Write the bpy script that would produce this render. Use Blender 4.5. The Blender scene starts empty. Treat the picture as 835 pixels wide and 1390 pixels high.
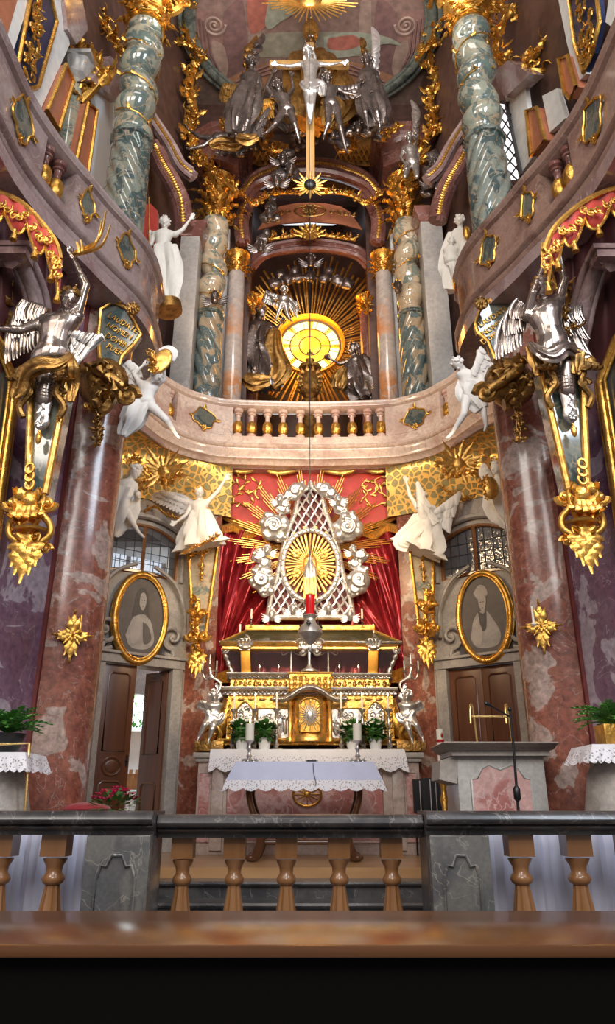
import bpy, bmesh, math, random
import numpy as np
from mathutils import Vector, Matrix, Euler, noise
PI = math.pi
# ------------------------------------------------------------------ camera
SC = bpy.context.scene
F_PX, CX, CY, PITCH = 1033.0, 417.5, 650.0, math.radians(23.3)
EYE = Vector((0, 0, 1.15))
cam_d = bpy.data.cameras.new('camera'); cam = bpy.data.objects.new('camera', cam_d)
SC.collection.objects.link(cam); SC.camera = cam
cam.location = EYE; cam.rotation_euler = (PI/2 + PITCH, 0, 0)
cam_d.sensor_fit = 'VERTICAL'; cam_d.sensor_height = 36.0
cam_d.lens = 36.0 * F_PX / 1390.0
cam_d.shift_y = -(695.0 - CY) / 1390.0
cam_d.clip_start = 0.05; cam_d.clip_end = 200
# ------------------------------------------------------------------ world, lamps, exposure
W = bpy.data.worlds.new('world'); SC.world = W; W.use_nodes = True
_b = W.node_tree.nodes['Background']; _b.inputs[0].default_value = (0.86, 0.84, 0.84, 1); _b.inputs[1].default_value = 0.34
SC.view_settings.view_transform = 'Standard'; SC.view_settings.look = 'None'
SC.view_settings.gamma = 1.0; SC.view_settings.exposure = 0.12
try: SC.view_settings.use_curve_mapping = False
except Exception: pass
SC.cycles.max_bounces = 6; SC.cycles.glossy_bounces = 4; SC.cycles.diffuse_bounces = 3
SC.cycles.use_denoising = True
SC.cycles.sample_clamp_indirect = 6.0
def light(name, kind, loc, target, energy, color, size=1.0, size_y=None, spot=None, blend=0.6):
    d = bpy.data.lights.new(name, kind); o = bpy.data.objects.new(name, d); SC.collection.objects.link(o)
    o.location = loc; d.energy = energy; d.color = color
    v = Vector(target) - Vector(loc); o.rotation_euler = v.to_track_quat('-Z', 'Y').to_euler()
    if kind == 'AREA':
        d.shape = 'RECTANGLE'; d.size = size; d.size_y = size_y or size
    elif kind == 'SPOT':
        d.spot_size = math.radians(spot or 50); d.spot_blend = blend; d.shadow_soft_size = size
    else: d.shadow_soft_size = size
    return o
# daylight through the nave windows beside the viewer, then two added unseen fills
light('nave_window_light_open_side', 'AREA', (4.6, 0.5, 9.5), (-2.2, 8, 7), 620, (0.78, 0.88, 1.0), 2.2, 4.5)
light('nave_window_light_far_side', 'AREA', (-4.6, -1.0, 9.5), (2.4, 8.5, 6), 330, (1.0, 0.93, 0.84), 2.2, 4.5)
light('frontal_fill_light', 'AREA', (0, -6.0, 9.0), (0, 10, 5.5), 820, (1.0, 0.95, 0.9), 4.0, 5.0)  # added frontal fill for brightness and metal highlights, no window known there
light('overhead_fill_light', 'AREA', (0, 2.0, 15.5), (0, 11, 10), 170, (1.0, 0.93, 0.85), 4.0, 2.0)  # added fill under the vault to brighten the upper apse
# warm spotlights that stand on the gallery ends and shine on the altar
for _s in (-1, 1):
    light('altar_spotlight', 'SPOT', (_s*1.6, 6.6, 4.6), (_s*0.35, 12.0, 3.7), 440, (1.0, 0.76, 0.46), 0.25, spot=52)
    light('apse_spotlight', 'SPOT', (_s*2.0, 8.9, 5.9), (_s*-1.2, 12.0, 5.6), 260, (1.0, 0.72, 0.42), 0.2, spot=95)
    light('upper_apse_spotlight', 'SPOT', (_s*1.7, 9.6, 8.0), (_s*0.6, 12.6, 11.0), 150, (1.0, 0.66, 0.38), 0.25, spot=80)
# ------------------------------------------------------------------ pixel helpers (rays of the 835x1390 photograph)
_c, _s_ = math.cos(PITCH), math.sin(PITCH)
def ray(x, y):
    dx = (x - CX)/F_PX; dy = (CY - y)/F_PX
    return Vector((dx, _c - dy*_s_, _s_ + dy*_c))
def at(x, y, Y):
    r = ray(x, y); return EYE + r*(Y/r.y)
def atz(x, y, Z):
    r = ray(x, y); return EYE + r*((Z-EYE.z)/r.z)
def onwall(x, y, a, b, off=0.0):
    """ray meets the vertical plane through plan points a, b; off moves it toward the viewer"""
    r = ray(x, y); d = Vector((b[0]-a[0], b[1]-a[1])).normalized(); n = Vector((d.y, -d.x))
    t = ((a[0]-EYE.x)*n.x + (a[1]-EYE.y)*n.y + off) / (r.x*n.x + r.y*n.y)
    return EYE + r*t
def proj(p):
    v = Vector(p) - EYE; f = v.y*_c + v.z*_s_; u = -v.y*_s_ + v.z*_c
    return (CX + F_PX*v.x/f, CY - F_PX*u/f)
# ------------------------------------------------------------------ materials
def _mat(name):
    m = bpy.data.materials.new(name); m.use_nodes = True; nt = m.node_tree
    return m, nt, nt.nodes['Principled BSDF']
def _ramp(nt, stops):
    r = nt.nodes.new('ShaderNodeValToRGB'); e = r.color_ramp.elements
    while len(e) < len(stops): e.new(0.5)
    for i, (p, c) in enumerate(stops):
        e[i].position = p; e[i].color = (c[0], c[1], c[2], 1)
    return r
def _noise(nt, scale, detail=4, dist=0.0, rough=0.55, coord='Object', stretch=None):
    tc = nt.nodes.new('ShaderNodeTexCoord'); n = nt.nodes.new('ShaderNodeTexNoise')
    n.inputs['Scale'].default_value = scale; n.inputs['Detail'].default_value = detail
    n.inputs['Distortion'].default_value = dist; n.inputs['Roughness'].default_value = rough
    if stretch:
        mp = nt.nodes.new('ShaderNodeMapping'); mp.inputs['Scale'].default_value = stretch
        nt.links.new(tc.outputs[coord], mp.inputs[0]); nt.links.new(mp.outputs[0], n.inputs['Vector'])
    else: nt.links.new(tc.outputs[coord], n.inputs['Vector'])
    return n
def _bump(nt, bs, src, strength, dist=0.01):
    b = nt.nodes.new('ShaderNodeBump'); b.inputs['Strength'].default_value = strength; b.inputs['Distance'].default_value = dist
    nt.links.new(src, b.inputs['Height']); nt.links.new(b.outputs[0], bs.inputs['Normal'])
def plain(name, col, rough=0.6, metal=0.0, bump=0, bscale=40, var=0.0, spec=0.5, sheen=0):
    m, nt, bs = _mat(name)
    bs.inputs['Base Color'].default_value = (*col, 1); bs.inputs['Roughness'].default_value = rough
    bs.inputs['Metallic'].default_value = metal; bs.inputs['Specular IOR Level'].default_value = spec
    if sheen: bs.inputs['Sheen Weight'].default_value = sheen
    if var:
        n = _noise(nt, 6, 5); r = _ramp(nt, [(0.3, [c*(1-var) for c in col]), (0.7, [min(1, c*(1+var)) for c in col])])
        nt.links.new(n.outputs[0], r.inputs[0]); nt.links.new(r.outputs[0], bs.inputs['Base Color'])
    if bump:
        n2 = _noise(nt, bscale, 3); _bump(nt, bs, n2.outputs[0], bump)
    return m
def marble(name, a, b, c, scale=1.2, vein=(0.75, 0.7, 0.68), rough=0.16, veinw=0.03, dist=1.2, cut=0.5, soft=0.05, coat=0.4, mot=0.16):
    """patchy marble: colour a with patches of b and c and thin veins"""
    m, nt, bs = _mat(name); L = nt.links
    n = _noise(nt, scale*0.8, 6, dist*0.6, 0.5)
    r = _ramp(nt, [(cut-0.16, a), (cut-soft, [x*0.5+y*0.5 for x, y in zip(a, c)]), (cut, b), (cut+0.18, [x*0.8+y*0.2 for x, y in zip(b, c)])])
    L.new(n.outputs[0], r.inputs[0])
    n2 = _noise(nt, scale*1.1, 4, dist*0.8, 0.5)
    r2 = _ramp(nt, [(0.5-veinw, (0, 0, 0)), (0.5, (1, 1, 1)), (0.5+veinw, (0, 0, 0))])
    L.new(n2.outputs[0], r2.inputs[0])
    n3 = _noise(nt, scale*9, 5, 0.5); r3 = _ramp(nt, [(0.32, (1-mot,)*3), (0.68, (1+mot*.7,)*3)]); L.new(n3.outputs[0], r3.inputs[0])
    mx = nt.nodes.new('ShaderNodeMix'); mx.data_type = 'RGBA'
    L.new(r2.outputs[0], mx.inputs[0]); L.new(r.outputs[0], mx.inputs[6]); mx.inputs[7].default_value = (*[x*.45+y*.55 for x, y in zip(vein, b)], 1)
    mu = nt.nodes.new('ShaderNodeMix'); mu.data_type = 'RGBA'; mu.blend_type = 'MULTIPLY'; mu.inputs[0].default_value = 1
    L.new(mx.outputs[2], mu.inputs[6]); L.new(r3.outputs[0], mu.inputs[7]); L.new(mu.outputs[2], bs.inputs['Base Color'])
    bs.inputs['Roughness'].default_value = rough; bs.inputs['Coat Weight'].default_value = coat; bs.inputs['Coat Roughness'].default_value = 0.08
    return m
def metal(name, col, rough=0.25, dark=0.5, nscale=9, bump=0.25, bscale=30):
    m, nt, bs = _mat(name); L = nt.links
    bs.inputs['Metallic'].default_value = 0.86
    n = _noise(nt, nscale, 5); r = _ramp(nt, [(0.3, [x*dark for x in col]), (0.62, col)])
    L.new(n.outputs[0], r.inputs[0]); L.new(r.outputs[0], bs.inputs['Base Color'])
    rr = _ramp(nt, [(0.3, (rough+0.2,)*3), (0.7, (rough,)*3)]); L.new(n.outputs[0], rr.inputs[0]); L.new(rr.outputs[0], bs.inputs['Roughness'])
    if bump:
        n2 = _noise(nt, bscale, 4); _bump(nt, bs, n2.outputs[0], bump, 0.02)
    return m
def emit(name, col, strength):
    m, nt, bs = _mat(name); bs.inputs['Base Color'].default_value = (*col, 1)
    bs.inputs['Emission Color'].default_value = (*col, 1); bs.inputs['Emission Strength'].default_value = strength
    return m
def wood(name, a, b, rough=0.3, scale=3, stretch=(1, 1, 0.08), coat=0.3):
    m, nt, bs = _mat(name); n = _noise(nt, scale, 6, 1.5, 0.6, stretch=stretch)
    r = _ramp(nt, [(0.3, a), (0.7, b)]); nt.links.new(n.outputs[0], r.inputs[0]); nt.links.new(r.outputs[0], bs.inputs['Base Color'])
    bs.inputs['Roughness'].default_value = rough; bs.inputs['Coat Weight'].default_value = coat; bs.inputs['Coat Roughness'].default_value = 0.15
    return m
M = {}
M['gold'] = metal('gold_leaf', (0.88, 0.48, 0.10), 0.22, 0.45, 7, 0.35, 26)
M['goldb'] = metal('bright_polished_gold', (0.96, 0.55, 0.14), 0.24, 0.50, 11, 0.3, 18)
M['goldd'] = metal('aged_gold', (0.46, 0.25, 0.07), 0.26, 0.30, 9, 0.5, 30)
M['silver'] = metal('silver_leaf', (0.68, 0.64, 0.60), 0.22, 0.45, 8, 0.3, 24)
M['silverb'] = metal('bright_silver', (0.82, 0.80, 0.78), 0.26, 0.55, 8, 0.2, 22)
M['silverd'] = metal('tarnished_silver', (0.27, 0.225, 0.21), 0.20, 0.40, 6, 0.25, 16)
M['silverp'] = metal('polished_tarnished_silver', (0.44, 0.36, 0.31), 0.13, 0.55, 4, 0.05, 8)
M['stucco'] = plain('white_stucco', (0.80, 0.77, 0.73), 0.55, bump=0.15, bscale=25, var=0.08)
M['stuccow'] = plain('cream_stucco', (0.85, 0.80, 0.72), 0.5, bump=0.15, bscale=25, var=0.07)
M['purple'] = marble('purple_marble', (0.185, 0.090, 0.135), (0.44, 0.36, 0.41), (0.27, 0.17, 0.235), 1.5, (0.30, 0.24, 0.28), 0.14, 0.006, 2.4, 0.545, 0.012, mot=.3)
M['redbrown'] = marble('red_brown_marble', (0.24, 0.075, 0.050), (0.44, 0.32, 0.27), (0.36, 0.15, 0.095), 2.0, (0.34, 0.20, 0.17), 0.22, 0.006, 2.2, 0.56, 0.014, coat=.25, mot=.4)
M['mauve'] = marble('mauve_marble', (0.25, 0.155, 0.145), (0.36, 0.26, 0.25), (0.30, 0.20, 0.19), 2.0, (0.50, 0.40, 0.38), 0.16, 0.012, 1.0, 0.52, 0.08, 0.5)
M['glorysilver'] = metal('pale_frosted_silver', (0.92, 0.91, 0.90), 0.34, 0.8, 8, 0.2, 22)
M['pink'] = marble('pink_marble', (0.62, 0.36, 0.28), (0.74, 0.53, 0.42), (0.66, 0.46, 0.40), 1.6, (0.80, 0.66, 0.56), 0.18, 0.012, 1.1, 0.5, 0.08)
M['darkred'] = marble('dark_rose_marble', (0.145, 0.055, 0.045), (0.22, 0.095, 0.08), (0.18, 0.08, 0.07), 2.0, (0.42, 0.27, 0.24), 0.22, 0.015, 1.2, 0.52, 0.06)
M['greystone'] = marble('grey_stone', (0.30, 0.265, 0.235), (0.38, 0.34, 0.30), (0.33, 0.30, 0.27), 3.0, (0.44, 0.40, 0.36), 0.45, 0.02, 0.6, 0.5, 0.1, 0.0)
M['greywall'] = marble('grey_wall_marble', (0.30, 0.30, 0.29), (0.40, 0.38, 0.36), (0.35, 0.33, 0.32), 1.5, (0.48, 0.46, 0.43), 0.3, 0.02, 0.9, 0.5, 0.1, 0.1)
M['darkstone'] = marble('black_grey_marble', (0.036, 0.036, 0.040), (0.075, 0.07, 0.07), (0.055, 0.05, 0.05), 3.5, (0.33, 0.31, 0.29), 0.30, 0.010, 1.5, 0.55, 0.08, 0.15)
M['pierstone'] = marble('dark_grey_pier_marble', (0.085, 0.085, 0.088), (0.14, 0.135, 0.125), (0.11, 0.105, 0.10), 4.0, (0.40, 0.36, 0.30), 0.25, 0.010, 1.4, 0.52, 0.08, 0.3)
M['green'] = marble('green_scagliola', (0.15, 0.20, 0.165), (0.33, 0.34, 0.26), (0.08, 0.10, 0.11), 2.6, (0.62, 0.36, 0.18), 0.10, 0.035, 2.2, 0.5, 0.05, 0.9)
M['greend'] = marble('dark_green_scagliola', (0.06, 0.10, 0.09), (0.20, 0.22, 0.18), (0.05, 0.06, 0.08), 2.8, (0.45, 0.30, 0.18), 0.10, 0.03, 2.0, 0.52, 0.05, 0.9)
M['greenpanel'] = marble('green_inlay', (0.055, 0.085, 0.085), (0.15, 0.16, 0.13), (0.08, 0.09, 0.09), 5.0, (0.30, 0.27, 0.22), 0.15, 0.02, 2.0, 0.5, 0.05, 0.6)
M['orangecol'] = marble('orange_grey_marble', (0.55, 0.25, 0.11), (0.42, 0.38, 0.36), (0.55, 0.38, 0.28), 1.1, (0.62, 0.50, 0.42), 0.15, 0.02, 1.0, 0.52, 0.08)
M['greencream'] = marble('cream_green_scagliola', (0.22, 0.25, 0.20), (0.50, 0.42, 0.30), (0.11, 0.16, 0.16), 2.2, (0.55, 0.30, 0.13), 0.10, 0.04, 2.4, 0.47, 0.05, 0.9)
M['terra'] = plain('terracotta_stucco', (0.42, 0.15, 0.08), 0.4, var=0.2, bump=0.1)
M['sheetw'] = plain('white_sheet', (0.74, 0.76, 0.92), 0.8, var=0.04, bump=0.1, bscale=60)
M['palewall'] = plain('pale_grey_stucco_wall', (0.70, 0.69, 0.66), 0.6, var=0.12)
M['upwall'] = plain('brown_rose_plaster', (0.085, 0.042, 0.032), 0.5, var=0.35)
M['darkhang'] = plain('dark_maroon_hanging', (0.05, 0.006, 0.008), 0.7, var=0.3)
M['nichered'] = plain('deep_red_plaster', (0.14, 0.018, 0.014), 0.6, var=0.3)
M['redsatin'] = plain('crimson_lacquered_drapery', (0.31, 0.022, 0.030), 0.24, metal=0.45, bump=0.1, bscale=8, var=0.25)
M['reddamask'] = plain('red_damask', (0.52, 0.045, 0.028), 0.5, var=0.18, sheen=0.3)
M['wood'] = wood('brown_varnished_wood', (0.16, 0.062, 0.022), (0.30, 0.125, 0.045), 0.25)
M['balwood'] = wood('light_brown_turned_wood', (0.20, 0.085, 0.028), (0.34, 0.16, 0.062), 0.28, 4, (1, 1, 0.1))
M['shadewood'] = plain('shade_black_wood', (0.004, 0.003, 0.003), 0.8, spec=0.08)  # near black colour stands in for shade on the pew back
M['pewwood'] = wood('pew_wood', (0.075, 0.027, 0.008), (0.16, 0.06, 0.018), 0.2, 2.0, (0.15, 1, 1))
M['doorwood'] = wood('dark_door_wood', (0.075, 0.025, 0.011), (0.155, 0.055, 0.023), 0.3)
M['floorwood'] = wood('wooden_floor', (0.33, 0.17, 0.07), (0.50, 0.28, 0.12), 0.35, 2, (0.2, 1, 1))
M['darkwood'] = wood('dark_carved_wood', (0.055, 0.022, 0.012), (0.11, 0.045, 0.02), 0.25)
M['black'] = plain('black_metal', (0.012, 0.012, 0.013), 0.35)
M['blackcloth'] = plain('black_cloth', (0.012, 0.012, 0.014), 0.8)
M['candle'] = plain('candle_wax', (0.88, 0.82, 0.68), 0.5)
M['flame'] = emit('candle_flame', (1.0, 0.62, 0.22), 9.0)
M['redglass'] = plain('ruby_glass', (0.42, 0.008, 0.012), 0.08, spec=0.8)
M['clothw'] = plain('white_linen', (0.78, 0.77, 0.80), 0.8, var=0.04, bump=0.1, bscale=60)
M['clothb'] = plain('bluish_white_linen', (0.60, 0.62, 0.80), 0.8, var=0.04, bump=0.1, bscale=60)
M['leafg'] = plain('green_leaves', (0.045, 0.16, 0.025), 0.5, var=0.4)
M['ferng'] = plain('fern_green', (0.09, 0.30, 0.05), 0.5, var=0.4)
M['blossom'] = plain('white_blossoms', (0.86, 0.84, 0.74), 0.7)
M['pinkflower'] = plain('magenta_petals', (0.62, 0.025, 0.12), 0.55, var=0.2)
M['potw'] = plain('white_glazed_pot', (0.74, 0.76, 0.78), 0.25)
M['brass'] = metal('brass', (0.95, 0.66, 0.25), 0.18, 0.8, 5, 0.0)
M['pinkgrey'] = marble('pinkish_grey_marble', (0.42, 0.31, 0.27), (0.54, 0.43, 0.37), (0.47, 0.36, 0.31), 2.4, (0.62, 0.52, 0.46), 0.3, 0.012, 1.0, 0.5, 0.08, 0.2)
M['redpink'] = marble('red_pink_marble', (0.42, 0.15, 0.13), (0.60, 0.36, 0.33), (0.50, 0.24, 0.22), 3.0, (0.72, 0.55, 0.52), 0.2, 0.02, 1.4, 0.5, 0.06)
M['orangegold'] = metal('amber_gold', (0.95, 0.46, 0.08), 0.25, 0.6, 6, 0.1)
M['lidglass'] = plain('dark_lid_glass', (0.045, 0.04, 0.02), 0.12, spec=.8)
M['mirrorgrey'] = plain('cloudy_mirror', (0.16, 0.16, 0.15), 0.15, metal=.6)
M['palegrey'] = marble('pale_grey_marble', (0.33, 0.31, 0.30), (0.44, 0.42, 0.39), (0.38, 0.36, 0.34), 3, (0.5, 0.48, 0.45), 0.3, 0.012, 1.2, 0.5, 0.08, 0.2)
M['steel'] = metal('steel', (0.7, 0.7, 0.72), 0.25, 0.8, 5, 0.0)
M['redvelvet'] = plain('red_velvet_seat', (0.30, 0.012, 0.02), 0.7, sheen=.4)
M['creamswirl'] = marble('cream_dark_green_scagliola', (0.36, 0.27, 0.17), (0.08, 0.13, 0.14), (0.32, 0.28, 0.20), 3.2, (0.60, 0.50, 0.35), 0.1, 0.02, 2.0, 0.5, 0.04, .8)
M['purpink'] = marble('rose_patched_marble', (0.32, 0.10, 0.11), (0.56, 0.48, 0.46), (0.42, 0.24, 0.24), 2.0, (0.6, 0.52, 0.5), 0.2, 0.015, 1.2, 0.5, 0.04)
M['framegreen'] = marble('dark_green_frame_marble', (0.06, 0.08, 0.07), (0.16, 0.18, 0.15), (0.10, 0.11, 0.10), 3.0, (0.35, 0.33, 0.28), 0.12, 0.015, 1.2, 0.5, 0.08)
M['fresco'] = plain('fresco_ground', (0.27, 0.17, 0.14), 0.8, var=0.3)
M['crosswood'] = wood('gilded_oak', (0.30, 0.16, 0.05), (0.50, 0.30, 0.11), 0.3, 3)
M['floor'] = plain('stone_floor', (0.16, 0.15, 0.14), 0.35, var=0.2)
M['ceiling'] = plain('vault_plaster', (0.17, 0.11, 0.085), 0.6, var=0.3)
M['skywin'] = emit('daylit_window_glass', (0.80, 0.88, 1.0), 1.25)
M['whitewin'] = emit('bright_window_glass', (0.95, 0.97, 1.0), 1.6)
M['darkglass'] = plain('leaded_dark_glass', (0.13, 0.13, 0.14), 0.12, bump=0.8, bscale=14, spec=0.9)
M['lead'] = plain('lead_came', (0.06, 0.06, 0.065), 0.5)
M['whiteplaster'] = plain('white_plaster', (0.72, 0.74, 0.74), 0.7)
M['paint_g'] = plain('grey_painting_ground', (0.115, 0.095, 0.085), 0.5, var=0.2)
M['paint_l'] = plain('grey_painting_figure', (0.36, 0.325, 0.29), 0.5, var=0.3)
M['paint_f'] = plain('grey_painting_face', (0.40, 0.35, 0.31), 0.5, var=0.12)
M['paint_d'] = plain('grey_painting_dark', (0.07, 0.06, 0.055), 0.5, var=0.2)
M['bluepanel'] = plain('ultramarine_panel', (0.018, 0.028, 0.085), 0.4, var=0.4)
M['maroon'] = plain('red_velvet', (0.35, 0.02, 0.035), 0.6, var=0.3, sheen=0.4)
M['glass'] = plain('shrine_glass', (0.08, 0.06, 0.07), 0.05)
_g = M['glass'].node_tree.nodes['Principled BSDF']; _g.inputs['Alpha'].default_value = 0.22
def _goldgreen():
    m, nt, bs = _mat('gilded_trellis_on_green'); L = nt.links
    tc = nt.nodes.new('ShaderNodeTexCoord'); n = _noise(nt, 2.5, 3)
    mp = nt.nodes.new('ShaderNodeMix'); mp.data_type = 'RGBA'; mp.inputs[0].default_value = 0.12
    L.new(tc.outputs['Object'], mp.inputs[6]); L.new(n.outputs[1], mp.inputs[7])
    v = nt.nodes.new('ShaderNodeTexVoronoi'); v.feature = 'DISTANCE_TO_EDGE'; v.inputs['Scale'].default_value = 9.5
    L.new(mp.outputs[2], v.inputs['Vector'])
    r = _ramp(nt, [(0.0, (1, 1, 1)), (0.10, (1, 1, 1)), (0.15, (0, 0, 0))]); L.new(v.outputs['Distance'], r.inputs[0])
    mx = nt.nodes.new('ShaderNodeMix'); mx.data_type = 'RGBA'; L.new(r.outputs[0], mx.inputs[0])
    mx.inputs[6].default_value = (0.36, 0.30, 0.13, 1); mx.inputs[7].default_value = (0.95, 0.60, 0.18, 1)
    L.new(mx.outputs[2], bs.inputs['Base Color'])
    r2 = _ramp(nt, [(0.0, (0.45,)*3), (1.0, (0.9,)*3)]); L.new(r.outputs[0], r2.inputs[0]); L.new(r2.outputs[0], bs.inputs['Metallic'])
    bs.inputs['Roughness'].default_value = 0.32
    _bump(nt, bs, r.outputs[0], 0.6, 0.02)
    return m
M['trellis'] = _goldgreen()
def _lace():
    m, nt, bs = _mat('white_lace'); L = nt.links; bs.inputs['Base Color'].default_value = (0.82, 0.80, 0.84, 1); bs.inputs['Roughness'].default_value = 0.8
    tc = nt.nodes.new('ShaderNodeTexCoord'); v = nt.nodes.new('ShaderNodeTexVoronoi'); v.inputs['Scale'].default_value = 42
    L.new(tc.outputs['Object'], v.inputs['Vector']); r = _ramp(nt, [(0.24, (0.35,)*3), (0.40, (1, 1, 1))]); L.new(v.outputs['Distance'], r.inputs[0])
    L.new(r.outputs[0], bs.inputs['Alpha'])
    return m
M['lace'] = _lace()
# ------------------------------------------------------------------ objects
COL = SC.collection
def tag(o, label=None, cat=None, group=None, kind=None):
    if label: o['label'] = label
    if cat: o['category'] = cat
    if group: o['group'] = group
    if kind: o['kind'] = kind
    return o
def thing(name, label, cat, loc=(0, 0, 0), group=None, rz=0):
    o = bpy.data.objects.new(name, None); COL.objects.link(o); o.location = loc; o.rotation_euler = (0, 0, rz)
    o.empty_display_size = 0.1
    return tag(o, label, cat, group)
def wmat(o):
    m = Matrix.LocRotScale(o.location, o.rotation_euler.to_quaternion(), o.scale)
    return (wmat(o.parent) @ m) if o.parent else m
class MB:
    def __init__(s): s.v = []; s.f = []
    def add(s, vs, fs):
        k = len(s.v); s.v.extend([tuple(p) for p in vs]); s.f.extend([tuple(i+k for i in f) for f in fs]); return s
    def box(s, c, d, rot=None):
        c = Vector(c); pts = []
        for i in range(8):
            p = Vector(((i & 1)-.5, ((i >> 1) & 1)-.5, ((i >> 2) & 1)-.5)); p = Vector((p.x*d[0], p.y*d[1], p.z*d[2]))
            if rot is not None: p = rot @ p
            pts.append(c+p)
        return s.add(pts, [(0, 2, 3, 1), (4, 5, 7, 6), (0, 1, 5, 4), (2, 6, 7, 3), (0, 4, 6, 2), (1, 3, 7, 5)])
    def bar(s, a, b, w, h, up=(0, 0, 1)):
        a = Vector(a); b = Vector(b); d = b-a; L = d.length; d.normalize(); u = Vector(up); x = d.cross(u)
        if x.length < 1e-4: x = d.cross(Vector((0, 1, 0)))
        x.normalize(); u = x.cross(d)
        R = Matrix((d, x, u)).transposed(); return s.box((a+b)/2, (L, w, h), R)
    def tube(s, pts, r, n=8, closed=False, flat=1.0, nrm=None, cap=True):
        pts = [Vector(p) for p in pts]; N = len(pts)
        R = list(r) if hasattr(r, '__len__') else [r]*N
        vs = []; T = []
        for i in range(N):
            a = pts[i-1] if (i > 0 or closed) else pts[i]; b = pts[(i+1) % N] if (i < N-1 or closed) else pts[i]
            t = (b-a); t = t.normalized() if t.length > 1e-9 else Vector((0, 0, 1)); T.append(t)
        if nrm is None:
            q = Vector((0, 0, 1)) if abs(T[0].z) < .9 else Vector((1, 0, 0))
        else: q = Vector(nrm)
        for i in range(N):
            t = T[i]; q = (q - t*q.dot(t))
            if q.length < 1e-5: q = Vector((1, 0, 0)) - t*t.x
            q = q.normalized(); w = t.cross(q)
            if nrm is not None:
                q0 = Vector(nrm) - t*Vector(nrm).dot(t)
                if q0.length > 1e-3: q = q0.normalized(); w = t.cross(q)
            for k in range(n):
                a = 2*PI*k/n; vs.append(pts[i] + w*(math.cos(a)*R[i]) + q*(math.sin(a)*R[i]*flat))
        fs = []
        for i in range(N if closed else N-1):
            j = (i+1) % N
            for k in range(n):
                l = (k+1) % n; fs.append((i*n+k, i*n+l, j*n+l, j*n+k))
        if not closed and cap:
            fs.append(tuple(range(n-1, -1, -1))); fs.append(tuple((N-1)*n+k for k in range(n)))
        return s.add(vs, fs)
    def cap(s, a, ra, b, rb, n=10):
        a = Vector(a); b = Vector(b); d = b-a; L = d.length
        if L < 1e-6: return s.ell(a, (ra,)*3)
        d /= L; P = []; R = []
        for k in range(0, 4):
            t = k/3*PI/2; P.append(a - d*ra*math.cos(t)); R.append(max(1e-4, ra*math.sin(t)))
        for k in range(3, -1, -1):
            t = k/3*PI/2; P.append(b + d*rb*math.cos(t)); R.append(max(1e-4, rb*math.sin(t)))
        return s.tube(P, R, n)
    def ell(s, c, r, rot=None, n=10, m=7):
        c = Vector(c); r = r if hasattr(r, '__len__') else (r, r, r); vs = [None]; vs = []
        def P(x, y, z):
            p = Vector((x*r[0], y*r[1], z*r[2])); p = rot @ p if rot is not None else p; return c+p
        vs.append(P(0, 0, -1))
        for i in range(1, m):
            t = PI*i/m
            for k in range(n):
                a = 2*PI*k/n; vs.append(P(math.sin(t)*math.cos(a), math.sin(t)*math.sin(a), -math.cos(t)))
        vs.append(P(0, 0, 1)); top = len(vs)-1; fs = []
        for k in range(n): fs.append((0, 1+(k+1) % n, 1+k)); fs.append((top, 1+(m-2)*n+k, 1+(m-2)*n+(k+1) % n))
        for i in range(m-2):
            for k in range(n):
                l = (k+1) % n; a = 1+i*n; b = a+n; fs.append((a+k, a+l, b+l, b+k))
        return s.add(vs, fs)
    def lathe(s, prof, c=(0, 0, 0), n=24, flute=0, famp=0.0, axis=None, sx=1, sy=1):
        c = Vector(c); vs = []; N = len(prof); rot = axis
        for (r, z) in prof:
            for k in range(n):
                a = 2*PI*k/n; rr = r*(1+famp*math.cos(flute*a)) if flute else r
                p = Vector((rr*math.cos(a)*sx, rr*math.sin(a)*sy, z)); vs.append(c + (rot @ p if rot is not None else p))
        fs = []
        for i in range(N-1):
            for k in range(n):
                l = (k+1) % n; fs.append((i*n+k, i*n+l, (i+1)*n+l, (i+1)*n+k))
        fs.append(tuple(range(n-1, -1, -1))); fs.append(tuple((N-1)*n+k for k in range(n)))
        return s.add(vs, fs)
    def sweep(s, prof, path, closed=False, capends=True):
        """profile [(o, z)] carried along plan path [(x, y)]; o is measured to the right of travel"""
        P = [Vector((p[0], p[1])) for p in path]; N = len(P); n = len(prof); vs = []
        for i in range(N):
            a = P[i-1] if (i > 0 or closed) else P[i]; b = P[(i+1) % N] if (i < N-1 or closed) else P[i]
            t = (b-a).normalized(); nr = Vector((t.y, -t.x))
            k = 1.0
            if 0 < i < N-1:
                t1 = (P[i]-P[i-1]).normalized(); k = 1/max(0.5, t.dot(t1))
            for (o, z) in prof: q = P[i] + nr*o*k; vs.append((q.x, q.y, z))
        fs = []
        for i in range(N if closed else N-1):
            j = (i+1) % N
            for k in range(n):
                l = (k+1) % n; fs.append((i*n+k, j*n+k, j*n+l, i*n+l))
        if not closed and capends:
            fs.append(tuple(range(n))); fs.append(tuple((N-1)*n+k for k in range(n-1, -1, -1)))
        return s.add(vs, fs)
    def prism(s, pts, d):
        """outline pts (3d, planar) pushed back by vector d"""
        pts = [Vector(p) for p in pts]; n = len(pts); d = Vector(d)
        vs = pts + [p+d for p in pts]; fs = [tuple(range(n)), tuple(range(2*n-1, n-1, -1))]
        for k in range(n): l = (k+1) % n; fs.append((k, k+n, l+n, l))
        return s.add(vs, fs)
    def grid(s, rows, closed=False):
        m = len(rows[0]); vs = [p for r in rows for p in r]; fs = []
        for i in range(len(rows)-1):
            for k in range(m if closed else m-1):
                l = (k+1) % m; fs.append((i*m+k, i*m+l, (i+1)*m+l, (i+1)*m+k))
        return s.add(vs, fs)
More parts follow.
